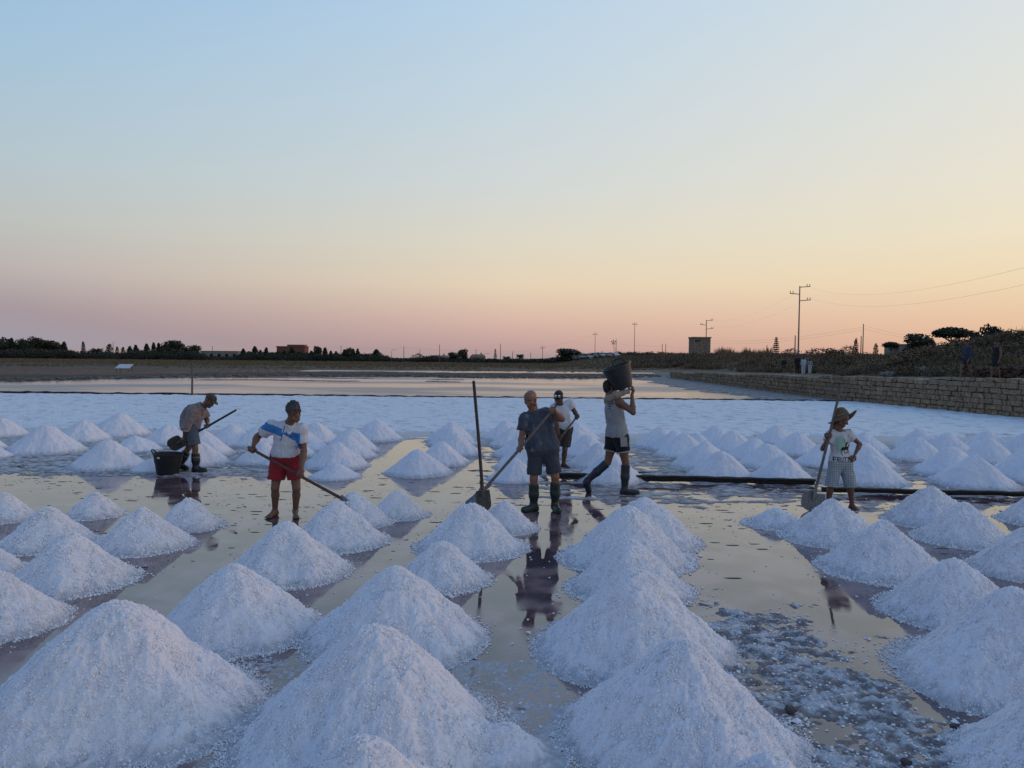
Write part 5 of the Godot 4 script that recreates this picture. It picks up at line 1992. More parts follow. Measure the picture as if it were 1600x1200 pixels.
func bald_man() -> void:
	var o := base("person", Vector3(0.443, 0, -10.61), "bald man in grey t-shirt, grey shorts and green boots, shovelling salt", "person")
	var skin := SKIN * 1.25
	skin.a = 1.0
	var head := Vector3(-0.19, 1.565, 0.10)
	var sr := Vector3(-0.262, 1.285, 0.03)
	var sl := Vector3(0.035, 1.355, -0.01)
	var er := Vector3(-0.305, 1.03, 0.07)
	var gr := Vector3(-0.335, 0.905, 0.245)
	var el := Vector3(0.245, 1.30, 0.10)
	var gl := Vector3(0.105, 1.428, 0.25)
	var hr := Vector3(-0.105, 0.80, 0)
	var hl := Vector3(0.095, 0.82, 0)
	var kr := Vector3(-0.131, 0.465, 0.04)
	var kl := Vector3(0.165, 0.49, 0.04)
	var ar := Vector3(-0.125, 0.085, 0)
	var al := Vector3(0.172, 0.10, -0.02)
	var axis := Vector3(-0.933, -1.066, 0.33).normalized()
	var wr := er.lerp(gr, 0.70) + Vector3(0.0, 0.01, -0.02)
	var wl := el.lerp(gl, 0.70) + Vector3(0, 0.015, -0.02)
	var mb := MB.new()
	var pr := [cap(hr, hl, 0.088, 0.088, 0.02), cap(Vector3(-0.02, 0.94, 0), Vector3(-0.03, 1.0, 0.0), 0.125, 0.14, 0.05, Vector3.BACK, 0.8), cap(Vector3(-0.04, 1.0, 0.0), Vector3(-0.11, 1.22, 0.0), 0.14, 0.15, 0.06, Vector3.BACK, 0.75), cap(sr, sl, 0.07, 0.07, 0.05), cap(Vector3(-0.125, 1.33, 0.0), Vector3(-0.165, 1.46, 0.05), 0.065, 0.055, 0.04)]
	pr += limb_pr(sr, er, wr) + limb_pr(sl, el, wl, 1.08) + leg_pr(hr, kr, ar, Vector3.FORWARD) + leg_pr(hl, kl, al, Vector3.FORWARD)
	sdf(mb, pr, 0.012, [], skin)
	head_into(mb, head, Vector3(-0.45, -0.42, 0.8), Vector3(-0.16, 0.95, 0.3), 1.02, skin, 0.25)
	hand_into(mb, wr, gr, axis, Vector3(0.3, 0.2, -1), skin, 1.0, 0.02, -1.0)
	hand_into(mb, wl, gl, axis, Vector3(0.5, 0.3, -1), skin, 1.0, 0.02, -1.0)
	put("body", mb.mesh(), M.skin, o)
	# loose t-shirt
	mb = MB.new()
	var col := Color(0.058, 0.068, 0.092)
	pr = [cap(Vector3(-0.10, 0.90, 0.01), Vector3(0.085, 0.905, 0.01), 0.145, 0.142, 0.05, Vector3.BACK, 0.85), cap(Vector3(-0.06, 0.98, 0.0), Vector3(-0.12, 1.2, 0.0), 0.19, 0.185, 0.06, Vector3.BACK, 0.72), cap(sr + Vector3(0.01, 0.0, 0), sl, 0.093, 0.096, 0.05, Vector3.BACK, 0.95), cap(Vector3(0.06, 1.27, 0.02), Vector3(0.12, 0.93, 0.02), 0.05, 0.085, 0.06), cap(Vector3(-0.13, 1.30, 0.0), Vector3(-0.145, 1.375, 0.02), 0.085, 0.075, 0.04),
		cap(sr, sr.lerp(er, 0.66), 0.083, 0.086, 0.04), cap(sl, sl.lerp(el, 0.62), 0.088, 0.088, 0.04)]
	var sdir := (er - sr).normalized()
	var sdir2 := (el - sl).normalized()
	var cf := func(p: Vector3, _n: Vector3) -> Color:
		var v := 1.0 + 0.35 * fine.get_noise_3d(p.x * 6.0, p.y * 4.0, p.z * 6.0)
		var c := col * v
		# wet salt streaks
		c = c.lerp(Color(0.24, 0.25, 0.27), 0.5 * smoothstep(0.35, 0.7, fine.get_noise_3d(p.x * 9.0 + 7.0, p.y * 2.5, p.z * 9.0)))
		c.a = 1.0
		return c
	sdf(mb, pr, 0.012, [[Vector3(-0.015, 0.853, 0), Vector3(0.1, -1, 0), 0.3], [sr.lerp(er, 0.60), sdir, 0.13], [sl.lerp(el, 0.55), sdir2, 0.12], [Vector3(-0.158, 1.415, 0.03), Vector3(-0.25, 0.9, 0.35), 0.12]], cf, Transform3D(), null, 0.014, 8.0)
	put("t_shirt", mb.mesh(), M.cloth, o)
	mb = MB.new()
	pr = [cap(hr + Vector3(-0.005, 0.05, 0), hl + Vector3(0.005, 0.05, 0), 0.127, 0.127, 0.06), cap(hr.lerp(hl, 0.5), hr.lerp(hl, 0.5) - Vector3(0, 0.07, 0), 0.085, 0.06, 0.05), cap(hr, hr.lerp(kr, 0.85), 0.112, 0.103, 0.03), cap(hl, hl.lerp(kl, 0.85), 0.112, 0.103, 0.03)]
	sdf(mb, pr, 0.012, [[hr.lerp(kr, 0.84), kr - hr, 0.2], [hl.lerp(kl, 0.84), kl - hl, 0.16]], Color(0.042, 0.047, 0.066), Transform3D(), null, 0.01, 8.0)
	put("shorts", mb.mesh(), M.cloth, o)
	for q: Array in [[kr, ar, Vector3(-0.265, 0.04, 0.09), "r"], [kl, al, Vector3(0.215, 0.04, 0.14), "l"]]:
		mb = MB.new()
		var top: Vector3 = (q[0] as Vector3).lerp(q[1], 0.20)
		sdf(mb, boot_pr(top, q[1], q[2]), 0.010, [[top, (q[0] as Vector3) - q[1], 0.12]], Color(0.020, 0.034, 0.028))
		var b := put("boot", mb.mesh(), M.boot, o)
		mb = MB.new()
		sdf(mb, sole_pr(q[1], q[2]), 0.010, [], Color(0.02, 0.02, 0.018))
		put("sole", mb.mesh(), M.boot, b)
	var sh := base("shovel", o.position, "shovel with grey wooden handle held across his body by the bald man", "shovel")
	shovel(sh, Vector3(0.155, 1.485, 0.235), Vector3(-0.797, 0.399, 0.56), Vector3(-1.02, 0.23, 0.70), Vector3(0.5, 1, -0.3), M.grey_wood, 0.22)


func red_shorts_man() -> void:
	var o := base("person", Vector3(-2.991, 0, -10.13), "barefoot grey-haired man in white and blue polo shirt and red shorts", "person")
	var skin := SKIN * 0.95
	skin.a = 1.0
	var head := Vector3(0.177, 1.415, 0.23)
	var sr := Vector3(-0.155, 1.20, 0.09)
	var sl := Vector3(0.235, 1.165, 0.09)
	var er := Vector3(-0.385, 1.055, -0.05)
	var gr := Vector3(-0.405, 0.905, 0.112)
	var el := Vector3(0.272, 0.885, 0.10)
	var gl := Vector3(0.285, 0.615, 0.297)
	var hr := Vector3(-0.09, 0.735, -0.02)
	var hl := Vector3(0.11, 0.735, -0.02)
	var kr := Vector3(-0.118, 0.39, 0.06)
	var kl := Vector3(0.160, 0.39, 0.05)
	var ar := Vector3(-0.148, 0.075, -0.03)
	var al := Vector3(0.124, 0.075, -0.03)
	var axis := Vector3(0.709, -0.318, 0.18).normalized()
	var wr := er.lerp(gr, 0.72)
	var wl := el.lerp(gl, 0.74)
	var mb := MB.new()
	var pr := [cap(hr, hl, 0.088, 0.088, 0.02), cap(Vector3(0.01, 0.86, 0.0), Vector3(0.02, 0.95, 0.03), 0.12, 0.135, 0.05, Vector3.BACK, 0.8), cap(Vector3(0.02, 0.95, 0.03), Vector3(0.04, 1.1, 0.08), 0.13, 0.13, 0.04, Vector3.BACK, 0.75), cap(sr, sl, 0.068, 0.068, 0.05), cap(Vector3(0.06, 1.2, 0.11), Vector3(0.15, 1.33, 0.2), 0.062, 0.055, 0.04)]
	pr += limb_pr(sr, er, wr, 1.05) + limb_pr(sl, el, wl, 1.05) + leg_pr(hr, kr, ar, Vector3.FORWARD, 0.95) + leg_pr(hl, kl, al, Vector3.FORWARD, 0.95)
	sdf(mb, pr, 0.012, [], skin)
	head_into(mb, head, Vector3(0.12, -0.62, 0.75), Vector3(0.05, 0.75, 0.62), 1.03, skin, 0.15)
	hand_into(mb, wr, gr, axis, Vector3(-0.3, 0.6, -0.6), skin, 1.0, 0.02, 1.0)
	hand_into(mb, wl, gl, axis, Vector3(0.5, -0.2, 0.9), skin, 1.0, 0.02, -1.0)
	sdf(mb, foot_pr(ar, Vector3(-0.19, 0.03, 0.14)), 0.007, [], skin)
	sdf(mb, foot_pr(al, Vector3(0.18, 0.03, 0.14)), 0.007, [], skin)
	put("body", mb.mesh(), M.skin, o)
	mb = MB.new()
	var grey_hair := func(p: Vector3, _n: Vector3) -> Color:
		return Color(0.030, 0.026, 0.024).lerp(Color(0.14, 0.13, 0.12), clampf(0.16 + 0.45 * fine.get_noise_3d(p.x * 60.0, p.y * 18.0, p.z * 30.0) + p.z * 2.5, 0.0, 1.0))
	sdf(mb, [cap(Vector3(0, 0.052, -0.035), Vector3(0, 0.061, 0.02), 0.079, 0.075, 0.02), cap(Vector3(0, -0.01, -0.05), Vector3(0, 0.02, -0.06), 0.066, 0.06, 0.03), cap(Vector3(-0.05, 0.085, 0.035), Vector3(0.05, 0.085, 0.04), 0.03, 0.028, 0.03), cap(Vector3(-0.066, 0.0, -0.005), Vector3(-0.066, 0.04, 0.01), 0.02, 0.02, 0.02), cap(Vector3(0.066, 0.0, -0.005), Vector3(0.066, 0.04, 0.01), 0.02, 0.02, 0.02)], 0.006, [[Vector3(0, 0.045, 0.06), Vector3(0, -0.8, 0.7), 0.1]], grey_hair, Transform3D(facing(Vector3(0.12, -0.62, 0.75), Vector3(0.05, 0.75, 0.62)).scaled_local(Vector3.ONE * 1.03), head), null, 0.013, 26.0)
	put("hair", mb.mesh(), M.hair, o)
	# polo shirt, white with blue bands over chest and sleeves
	mb = MB.new()
	pr = [cap(Vector3(-0.055, 0.83, 0.0), Vector3(0.075, 0.83, 0.0), 0.135, 0.132, 0.05, Vector3.BACK, 0.9), cap(Vector3(0.01, 0.92, 0.02), Vector3(0.04, 1.1, 0.07), 0.165, 0.165, 0.06, Vector3.BACK, 0.8), cap(sr, sl, 0.088, 0.088, 0.05), cap(Vector3(0.05, 1.18, 0.10), Vector3(0.085, 1.245, 0.14), 0.09, 0.075, 0.04), cap(sr, sr.lerp(er, 0.55), 0.08, 0.082, 0.04), cap(sl, sl.lerp(el, 0.66), 0.08, 0.082, 0.04)]
	var s1 := (er - sr).normalized()
	var s2 := (el - sl).normalized()
	var cf := func(p: Vector3, _n: Vector3) -> Color:
		var w := Color(0.58, 0.58, 0.62)
		var blue := Color(0.035, 0.19, 0.46)
		var c := w
		var q := p - Vector3(0.052, 1.085, 0.2)
		# left band from shoulder to placket, right band on the other breast, and the far sleeve
		var t := p.y - (1.137 - 0.33 * (p.x - 0.01))
		if p.x < 0.02 and absf(t) < 0.054 and p.z > -0.06:
			c = blue
		if p.x > 0.03 and p.x < 0.185 and p.y < 1.142 and p.y > 1.125 - 0.75 * (p.x - 0.03) and p.z > 0.03:
			c = blue
		if p.x > 0.18 and p.x < 0.245 and p.y < 1.135 and p.y > 0.9 and p.z > 0.02 and (p.x > 0.2 or p.y > 1.0):
			c = blue
		if absf(p.x - 0.028 - 0.3 * (p.y - 1.13)) < 0.007 and p.y > 1.03 and p.y < 1.22 and p.z > 0.1:
			c = Color(0.05, 0.09, 0.2)
		if absf(q.x - 0.075) < 0.012 and absf(q.y - 0.0) < 0.008 and p.z > 0.05:
			c = Color(0.03, 0.05, 0.12)
		c = c * (1.0 + 0.10 * fine.get_noise_3d(p.x * 5.0, p.y * 5.0, p.z * 5.0))
		c.a = 1.0
		return c
	sdf(mb, pr, 0.009, [[Vector3(0.01, 0.80, 0), Vector3(0, -1, 0), 0.26], [sr.lerp(er, 0.50) + Vector3(-0.02, 0, 0), s1, 0.105], [sl.lerp(el, 0.60) + Vector3(0.035, 0, 0), s2, 0.098], [Vector3(0.10, 1.27, 0.16), Vector3(0.3, 0.75, 0.6), 0.08]], cf, Transform3D(), null, 0.011, 8.0)
	var shirt := put("polo_shirt", mb.mesh(), M.cloth, o)
	mb = MB.new()
	sdf(mb, [cap(Vector3(0.055, 1.245, 0.11), Vector3(0.11, 1.135, 0.235), 0.016, 0.014, 0.01), cap(Vector3(0.165, 1.235, 0.12), Vector3(0.125, 1.13, 0.235), 0.016, 0.014, 0.01), cap(Vector3(0.055, 1.25, 0.105), Vector3(0.165, 1.24, 0.115), 0.016, 0.016, 0.01)], 0.006, [], Color(0.58, 0.58, 0.62))
	put("collar", mb.mesh(), M.cloth, shirt)
	mb = MB.new()
	pr = [cap(hr + Vector3(0, 0.05, 0), hl + Vector3(0, 0.05, 0), 0.124, 0.124, 0.06), cap(hr.lerp(hl, 0.5), hr.lerp(hl, 0.5) - Vector3(0, 0.07, 0), 0.085, 0.06, 0.05), cap(hr, hr.lerp(kr, 0.75), 0.112, 0.108, 0.02), cap(hl, hl.lerp(kl, 0.75), 0.112, 0.108, 0.02)]
	sdf(mb, pr, 0.011, [[hr.lerp(kr, 0.68), Vector3(-0.1, -1, 0.05), 0.19], [hl.lerp(kl, 0.66), Vector3(0.1, -1, 0.05), 0.17]], Color(0.27, 0.014, 0.022), Transform3D(), null, 0.010, 8.0)
	put("shorts", mb.mesh(), M.cloth, o)
	var sh := base("shovel", o.position, "shovel with reddish handle held low by the man in red shorts", "shovel")
	shovel(sh, Vector3(-0.46, 0.935, 0.098), Vector3(0.92, 0.285, 0.42), Vector3(1.13, 0.12, 0.45), Vector3(0.3, 1, 0), M.red_wood, 0.27)


func stooping_man() -> void:
	var o := base("person", Vector3(-5.765, 0, -13.815), "stooping man in faded pinkish shirt, denim shorts, black boots and camouflage cap", "person")
	var skin := SKIN * 0.85
	skin.a = 1.0
	var head := Vector3(0.345, 1.285, 0.04)
	var sr := Vector3(0.10, 1.11, 0.17)
	var sl := Vector3(0.14, 1.09, -0.13)
	var er := Vector3(-0.01, 0.83, 0.22)
	var gr := Vector3(-0.085, 0.585, 0.14)
	var el := Vector3(0.225, 0.93, -0.14)
	var gl := Vector3(0.285, 0.838, 0.02)
	var hr := Vector3(0.02, 0.76, 0.085)
	var hl := Vector3(-0.015, 0.76, -0.085)
	var kr := Vector3(0.105, 0.43, 0.10)
	var kl := Vector3(-0.10, 0.42, -0.10)
	var ar := Vector3(0.115, 0.10, 0.10)
	var al := Vector3(-0.25, 0.13, -0.10)
	var axis := Vector3(-0.912, -0.529, 0.08).normalized()
	var wr := er.lerp(gr, 0.72)
	var wl := el.lerp(gl, 0.62)
	var mb := MB.new()
	var pr := [cap(hr, hl, 0.088, 0.088, 0.02), cap(Vector3(0.0, 0.89, 0), Vector3(0.02, 0.95, 0.0), 0.125, 0.14, 0.05, Vector3.RIGHT, 0.85), cap(Vector3(0.02, 0.95, 0), Vector3(0.09, 1.06, 0.02), 0.14, 0.14, 0.06), cap(sr, sl, 0.068, 0.068, 0.05), cap(Vector3(0.14, 1.13, 0.02), Vector3(0.27, 1.22, 0.03), 0.062, 0.055, 0.04)]
	pr += limb_pr(sr, er, wr) + limb_pr(sl, el, wl) + leg_pr(hr, kr, ar, Vector3.LEFT, 0.95) + leg_pr(hl, kl, al, Vector3.LEFT, 0.95)
	sdf(mb, pr, 0.013, [], skin)
	var hx := head_into(mb, head, Vector3(0.78, -0.55, 0.30), Vector3(0.55, 0.83, 0.0), 1.0, skin, 0.3)
	hand_into(mb, wr, gr, axis, Vector3(0, 0.2, 1), skin, 1.0, 0.022, 1.0)
	hand_into(mb, wl, gl, axis, Vector3(0, 0.5, -1), skin, 1.0, 0.02, 1.0)
	put("body", mb.mesh(), M.skin, o)
	mb = MB.new()
	var camo := func(p: Vector3, _n: Vector3) -> Color:
		var n := fine.get_noise_3d(p.x * 22.0, p.y * 22.0, p.z * 22.0)
		return Color(0.028, 0.03, 0.02) if n < -0.1 else Color(0.09, 0.085, 0.055) if n < 0.25 else Color(0.055, 0.04, 0.028)
	sdf(mb, [cap(Vector3(0, 0.05, -0.03), Vector3(0, 0.055, 0.02), 0.086, 0.083, 0.02), cap(Vector3(0, 0.03, -0.05), Vector3(0, 0.04, -0.05), 0.075, 0.07, 0.03)], 0.006, [[Vector3(0, 0.035, 0), Vector3(0, -1, -0.25), 0.2]], camo, hx)
	var hat := put("cap", mb.mesh(), M.cloth, o)
	mb = MB.new()
	sdf(mb, [cap(Vector3(-0.03, 0.045, 0.09), Vector3(0.03, 0.045, 0.09), 0.05, 0.05, 0.01, Vector3.UP, 0.16), cap(Vector3(0, 0.038, 0.12), Vector3(0, 0.034, 0.125), 0.055, 0.05, 0.02, Vector3.UP, 0.14)], 0.005, [], camo, hx)
	put("visor", mb.mesh(), M.cloth, hat)
	# long loose shirt with rolled sleeves
	mb = MB.new()
	pr = [cap(Vector3(-0.03, 0.86, 0.06), Vector3(-0.02, 0.86, -0.06), 0.15, 0.15, 0.05), cap(Vector3(-0.01, 0.95, 0.0), Vector3(0.06, 1.06, 0.02), 0.175, 0.17, 0.06), cap(Vector3(-0.05, 1.02, 0.02), Vector3(0.02, 1.08, 0.02), 0.12, 0.12, 0.05), cap(sr, sl, 0.09, 0.09, 0.05), cap(Vector3(0.12, 1.12, 0.02), Vector3(0.2, 1.185, 0.025), 0.095, 0.075, 0.04), cap(sr, er, 0.088, 0.082, 0.04), cap(er, er.lerp(wr, 0.3), 0.082, 0.078, 0.03), cap(sl, el, 0.085, 0.08, 0.04), cap(Vector3(0.12, 0.98, 0.04), Vector3(0.11, 0.84, 0.05), 0.09, 0.07, 0.05)]
	var cf := func(p: Vector3, _n: Vector3) -> Color:
		var c := Color(0.23, 0.185, 0.185)
		# faint vertical pinstripes, darker sweat between the shoulders
		c *= 1.0 + 0.18 * sin((p.z * 0.9 + p.x * 0.5) * 130.0) * 0.5
		c = c.lerp(Color(0.12, 0.11, 0.115), 0.75 * smoothstep(0.05, -0.12, p.x) * smoothstep(0.95, 1.1, p.y))
		c.a = 1.0
		return c
	sdf(mb, pr, 0.011, [[Vector3(-0.02, 0.79, 0), Vector3(-0.2, -1, 0), 0.28], [er.lerp(wr, 0.18), wr - er, 0.13], [sl.lerp(el, 0.8), el - sl, 0.11], [Vector3(0.215, 1.19, 0.03), Vector3(0.8, 0.5, 0.1), 0.10]], cf, Transform3D(), null, 0.016, 7.0)
	var shirt := put("shirt", mb.mesh(), M.cloth, o)
	mb = MB.new()
	sdf(mb, [cap(Vector3(0.15, 1.235, 0.11), Vector3(0.27, 1.12, 0.09), 0.018, 0.014, 0.01), cap(Vector3(0.14, 1.24, 0.1), Vector3(0.13, 1.24, -0.05), 0.018, 0.018, 0.01)], 0.007, [], Color(0.27, 0.24, 0.24))
	put("collar", mb.mesh(), M.cloth, shirt)
	mb = MB.new()
	sdf(mb, [cap(er.lerp(wr, 0.12), er.lerp(wr, 0.26), 0.086, 0.084, 0.0)], 0.008, [[er.lerp(wr, 0.05), er - wr, 0.15], [er.lerp(wr, 0.30), wr - er, 0.15]], Color(0.36, 0.31, 0.28))
	put("cuff", mb.mesh(), M.cloth, shirt)
	mb = MB.new()
	pr = [cap(hr + Vector3(0, 0.05, 0), hl + Vector3(0, 0.05, 0), 0.124, 0.124, 0.06), cap(hr.lerp(hl, 0.5), hr.lerp(hl, 0.5) - Vector3(0, 0.07, 0), 0.085, 0.06, 0.05), cap(hr, hr.lerp(kr, 0.9), 0.115, 0.105, 0.03), cap(hl, hl.lerp(kl, 0.85), 0.115, 0.105, 0.03)]
	sdf(mb, pr, 0.012, [[hr.lerp(kr, 0.80), kr - hr, 0.18], [hl.lerp(kl, 0.74), kl - hl, 0.15]], Color(0.075, 0.10, 0.13), Transform3D(), null, 0.010, 8.0)
	put("shorts", mb.mesh(), M.cloth, o)
	for q: Array in [[kr, ar, Vector3(0.285, 0.045, 0.12)], [kl, al, Vector3(-0.13, 0.045, -0.09)]]:
		mb = MB.new()
		var top: Vector3 = (q[0] as Vector3).lerp(q[1], 0.26)
		sdf(mb, boot_pr(top, q[1], q[2], 1.04), 0.010, [[top, (q[0] as Vector3) - q[1], 0.13]], Color(0.014, 0.014, 0.016))
		var b := put("boot", mb.mesh(), M.boot, o)
		mb = MB.new()
		var t1: Vector3 = (q[0] as Vector3).lerp(q[1], 0.42)
		var ax: Vector3 = ((q[1] as Vector3) - (q[0] as Vector3)).normalized()
		mb.tube([t1, t1 + ax * 0.016], [0.0795, 0.0790], 16)
		put("stripe", mb.mesh(), M.steel, b)
		mb = MB.new()
		sdf(mb, sole_pr(q[1], q[2], 1.04), 0.010, [], Color(0.03, 0.03, 0.03))
		put("sole", mb.mesh(), M.boot, b)
	var sh := base("shovel", o.position, "shovel with black handle held level by the stooping man", "shovel")
	shovel(sh, Vector3(0.80, 1.125, -0.022), Vector3(-0.14, 0.58, 0.062), Vector3(-0.37, 0.44, 0.09), Vector3(0.3, -0.5, 1), M.dark_wood, 0.27)
	var t := base("tub", Vector3(-5.765 - 0.315, 0, -13.815 + 0.27), "black rubber tub with two loop handles standing at the stooping man's feet", "tub")
	tub(t, Vector3.ZERO, Vector3(0.03, 1, 0.0), 0.185, 0.245, 0.37, M.rubber_tub, true)
	mb = MB.new()
	mb.box(Vector3(-0.055, 0.315, 0.238), Vector3(0.05, 0.035, 0.008), Basis(Vector3.RIGHT, 0.16), 0.002)
	put("label", mb.mesh(), M.white_label, t)


func carrier() -> void:
	var o := base("person", Vector3(1.64, 0, -11.976), "walking man in grey vest, black shorts and tall dark boots, head behind a bucket", "person")
	var skin := SKIN * 0.9
	skin.a = 1.0
	var head := Vector3(-0.105, 1.655, -0.05)
	var sr := Vector3(0.02, 1.455, 0.145)
	var sl := Vector3(-0.12, 1.455, -0.13)
	var er := Vector3(0.22, 1.30, 0.22)
	var gr := Vector3(0.205, 1.655, 0.115)
	var el := Vector3(0.05, 1.43, -0.36)
	var gl := Vector3(0.09, 1.66, -0.15)
	var hr := Vector3(0.07, 0.84, 0.07)
	var hl := Vector3(-0.045, 0.84, -0.075)
	var kr := Vector3(0.135, 0.50, 0.09)
	var kl := Vector3(-0.125, 0.49, -0.06)
	var ar := Vector3(0.125, 0.10, 0.09)
	var al := Vector3(-0.44, 0.20, -0.08)
	var wr := er.lerp(gr, 0.76)
	var wl := el.lerp(gl, 0.7)
	var mb := MB.new()
	var side := Vector3(0.45, 0, 0.89)
	var deep := Vector3(0.89, 0, -0.45)
	var pr := [cap(hr, hl, 0.088, 0.088, 0.02), cap(Vector3(0.0, 0.97, 0), Vector3(-0.005, 1.1, 0.0), 0.125, 0.14, 0.05, deep, 0.78), cap(Vector3(-0.005, 1.1, 0), Vector3(-0.045, 1.34, 0.0), 0.145, 0.155, 0.06, deep, 0.75), cap(sr, sl, 0.068, 0.068, 0.05), cap(Vector3(-0.06, 1.46, 0.0), Vector3(-0.085, 1.58, -0.03), 0.062, 0.055, 0.04)]
	pr += limb_pr(sr, er, wr, 1.0) + limb_pr(sl, el, wl, 1.0) + leg_pr(hr, kr, ar, Vector3.LEFT) + leg_pr(hl, kl, al, Vector3.LEFT)
	sdf(mb, pr, 0.012, [], skin)
	var hx := head_into(mb, head, Vector3(0.8, -0.05, -0.45), Vector3(-0.25, 0.95, -0.1), 0.98, skin)
	hand_into(mb, wr, gr + Vector3(-0.015, 0.012, 0), Vector3(0.3, 0.15, -0.9), Vector3(0.3, -1, 0.2), skin, 1.0, 0.02, 1.0)
	hand_into(mb, wl, gl, Vector3(0.9, 0.1, 0.3), Vector3(0, 0.2, -1), skin, 1.0, 0.022, 1.0)
	put("body", mb.mesh(), M.skin, o)
	mb = MB.new()
	sdf(mb, [cap(Vector3(0, 0.055, -0.035), Vector3(0, 0.06, 0.015), 0.083, 0.078, 0.02), cap(Vector3(0, -0.02, -0.055), Vector3(0, 0.02, -0.06), 0.062, 0.06, 0.03)], 0.007, [[Vector3(0, 0.05, 0.055), Vector3(0, -0.7, 0.7), 0.1]], Color(0.018, 0.014, 0.012), hx, null, 0.006, 22.0)
	put("hair", mb.mesh(), M.hair, o)
	# sleeveless vest
	mb = MB.new()
	pr = [cap(Vector3(0.02, 0.95, 0.05), Vector3(-0.02, 0.95, -0.05), 0.155, 0.155, 0.05, deep, 0.95), cap(Vector3(0.0, 1.05, 0), Vector3(-0.045, 1.32, 0.0), 0.165, 0.168, 0.06, deep, 0.83), cap(sr.lerp(sl, 0.22), sr.lerp(sl, 0.78), 0.085, 0.085, 0.04)]
	var logo := Vector3(-0.14, 1.40, 0.12)
	var cf := func(p: Vector3, _n: Vector3) -> Color:
		var c := Color(0.27, 0.275, 0.285) * (1.0 + 0.12 * fine.get_noise_3d(p.x * 7.0, p.y * 7.0, p.z * 7.0))
		var q := p - logo
		var u := q.dot(side)
		if absf(u) < 0.055 and p.x < 0.02 and (absf(q.y - 0.02 - 0.25 * u) < 0.008 or (absf(q.y + 0.015) < 0.010 and absf(u) < 0.025) or (absf(q.y + 0.045) < 0.006 and absf(u + 0.01) < 0.03)):
			c = Color(0.03, 0.035, 0.05)
		c.a = 1.0
		return c
	sdf(mb, pr, 0.009, [[Vector3(0, 0.905, 0), Vector3(0, -1, 0), 0.26], [sr.lerp(sl, 0.09), side + Vector3(0, 0.35, 0), 0.14], [sl.lerp(sr, 0.09), -side + Vector3(0, 0.35, 0), 0.14], [Vector3(-0.06, 1.50, 0), Vector3(0.2, 1, 0), 0.10]], cf, Transform3D(), null, 0.010, 8.0)
	put("vest", mb.mesh(), M.cloth, o)
	mb = MB.new()
	pr = [cap(hr + Vector3(0, 0.05, 0), hl + Vector3(0, 0.05, 0), 0.124, 0.124, 0.06), cap(hr.lerp(hl, 0.5), hr.lerp(hl, 0.5) - Vector3(0, 0.07, 0), 0.085, 0.06, 0.05), cap(hr, hr.lerp(kr, 0.6), 0.115, 0.108, 0.03), cap(hl, hl.lerp(kl, 0.6), 0.115, 0.108, 0.03)]
	var kf := func(p: Vector3, _n: Vector3) -> Color:
		var a := (p - hr).dot((kr - hr).normalized()) - hr.distance_to(kr) * 0.5
		var b := (p - hl).dot((kl - hl).normalized()) - hl.distance_to(kl) * 0.5
		return Color(0.45, 0.44, 0.45) if (a if p.x + p.z * 0.3 > 0.02 else b) > -0.016 else Color(0.010, 0.010, 0.014)
	sdf(mb, pr, 0.009, [[hr.lerp(kr, 0.50), kr - hr, 0.17], [hl.lerp(kl, 0.50), kl - hl, 0.15]], kf, Transform3D(), null, 0.008, 8.0)
	var shorts := put("shorts", mb.mesh(), M.cloth, o)
	mb = MB.new()
	mb.col = Color(0.24, 0.245, 0.255)
	mb.box(Vector3(0.085, 0.845, 0.208), Vector3(0.125, 0.15, 0.014), Basis(Vector3.UP, 0.45).rotated(Vector3.RIGHT, -0.12).rotated(Vector3.BACK, 0.08), 0.006)
	put("vest_tail", mb.mesh(), M.cloth, shorts)
	for q: Array in [[kr, ar, Vector3(0.325, 0.045, 0.06)], [kl, al, Vector3(-0.405, 0.035, -0.09)]]:
		mb = MB.new()
		var top: Vector3 = (q[0] as Vector3).lerp(q[1], 0.06)
		sdf(mb, boot_pr(top, q[1], q[2], 0.98), 0.010, [[top, (q[0] as Vector3) - q[1], 0.13]], Color(0.018, 0.021, 0.034))
		var b := put("boot", mb.mesh(), M.boot, o)
		mb = MB.new()
		if q[1] == ar:
			sdf(mb, sole_pr(q[1], q[2]), 0.010, [], Color(0.012, 0.012, 0.014))
		else:
			sdf(mb, [cap(Vector3(-0.485, 0.175, -0.08), Vector3(-0.44, 0.025, -0.09), 0.043, 0.04, 0.01, Vector3(0.95, 0.25, 0), 0.5)], 0.010, [], Color(0.012, 0.012, 0.014))
		put("sole", mb.mesh(), M.boot, b)
	# folded cloth under the load
	var c := base("towel", o.position, "rolled beige cloth padding the shoulder under the carried bucket", "cloth")
	mb = MB.new()
	sdf(mb, [cap(Vector3(-0.17, 1.50, 0.10), Vector3(-0.04, 1.56, 0.15), 0.048, 0.052, 0.04), cap(Vector3(-0.04, 1.56, 0.15), Vector3(0.14, 1.615, 0.14), 0.052, 0.036, 0.04), cap(Vector3(-0.15, 1.49, 0.10), Vector3(-0.21, 1.43, 0.10), 0.032, 0.014, 0.03)], 0.009, [], Color(0.30, 0.24, 0.20), Transform3D(), null, 0.014, 12.0)
	put("roll", mb.mesh(), M.cloth, c)
	var bk := base("bucket", o.position, "large dark grey bucket with wire handle tilted on the walker's shoulder", "bucket")
	var xf := tub(bk, Vector3(0.09, 1.672, 0.04), Vector3(-0.119, 0.328, 0.02), 0.15, 0.225, 0.36, M.grey_tub, false)
	mb = MB.new()
	var pts := []
	for k in 13:
		var a := PI * k / 12.0
		pts.append(xf * Vector3(cos(a) * 0.10 + 0.07, 0.355 + sin(a) * 0.085, -0.16))
	mb.tube(pts, [0.009], 8)
	put("handle", mb.mesh(), M.rubber_tub, bk)


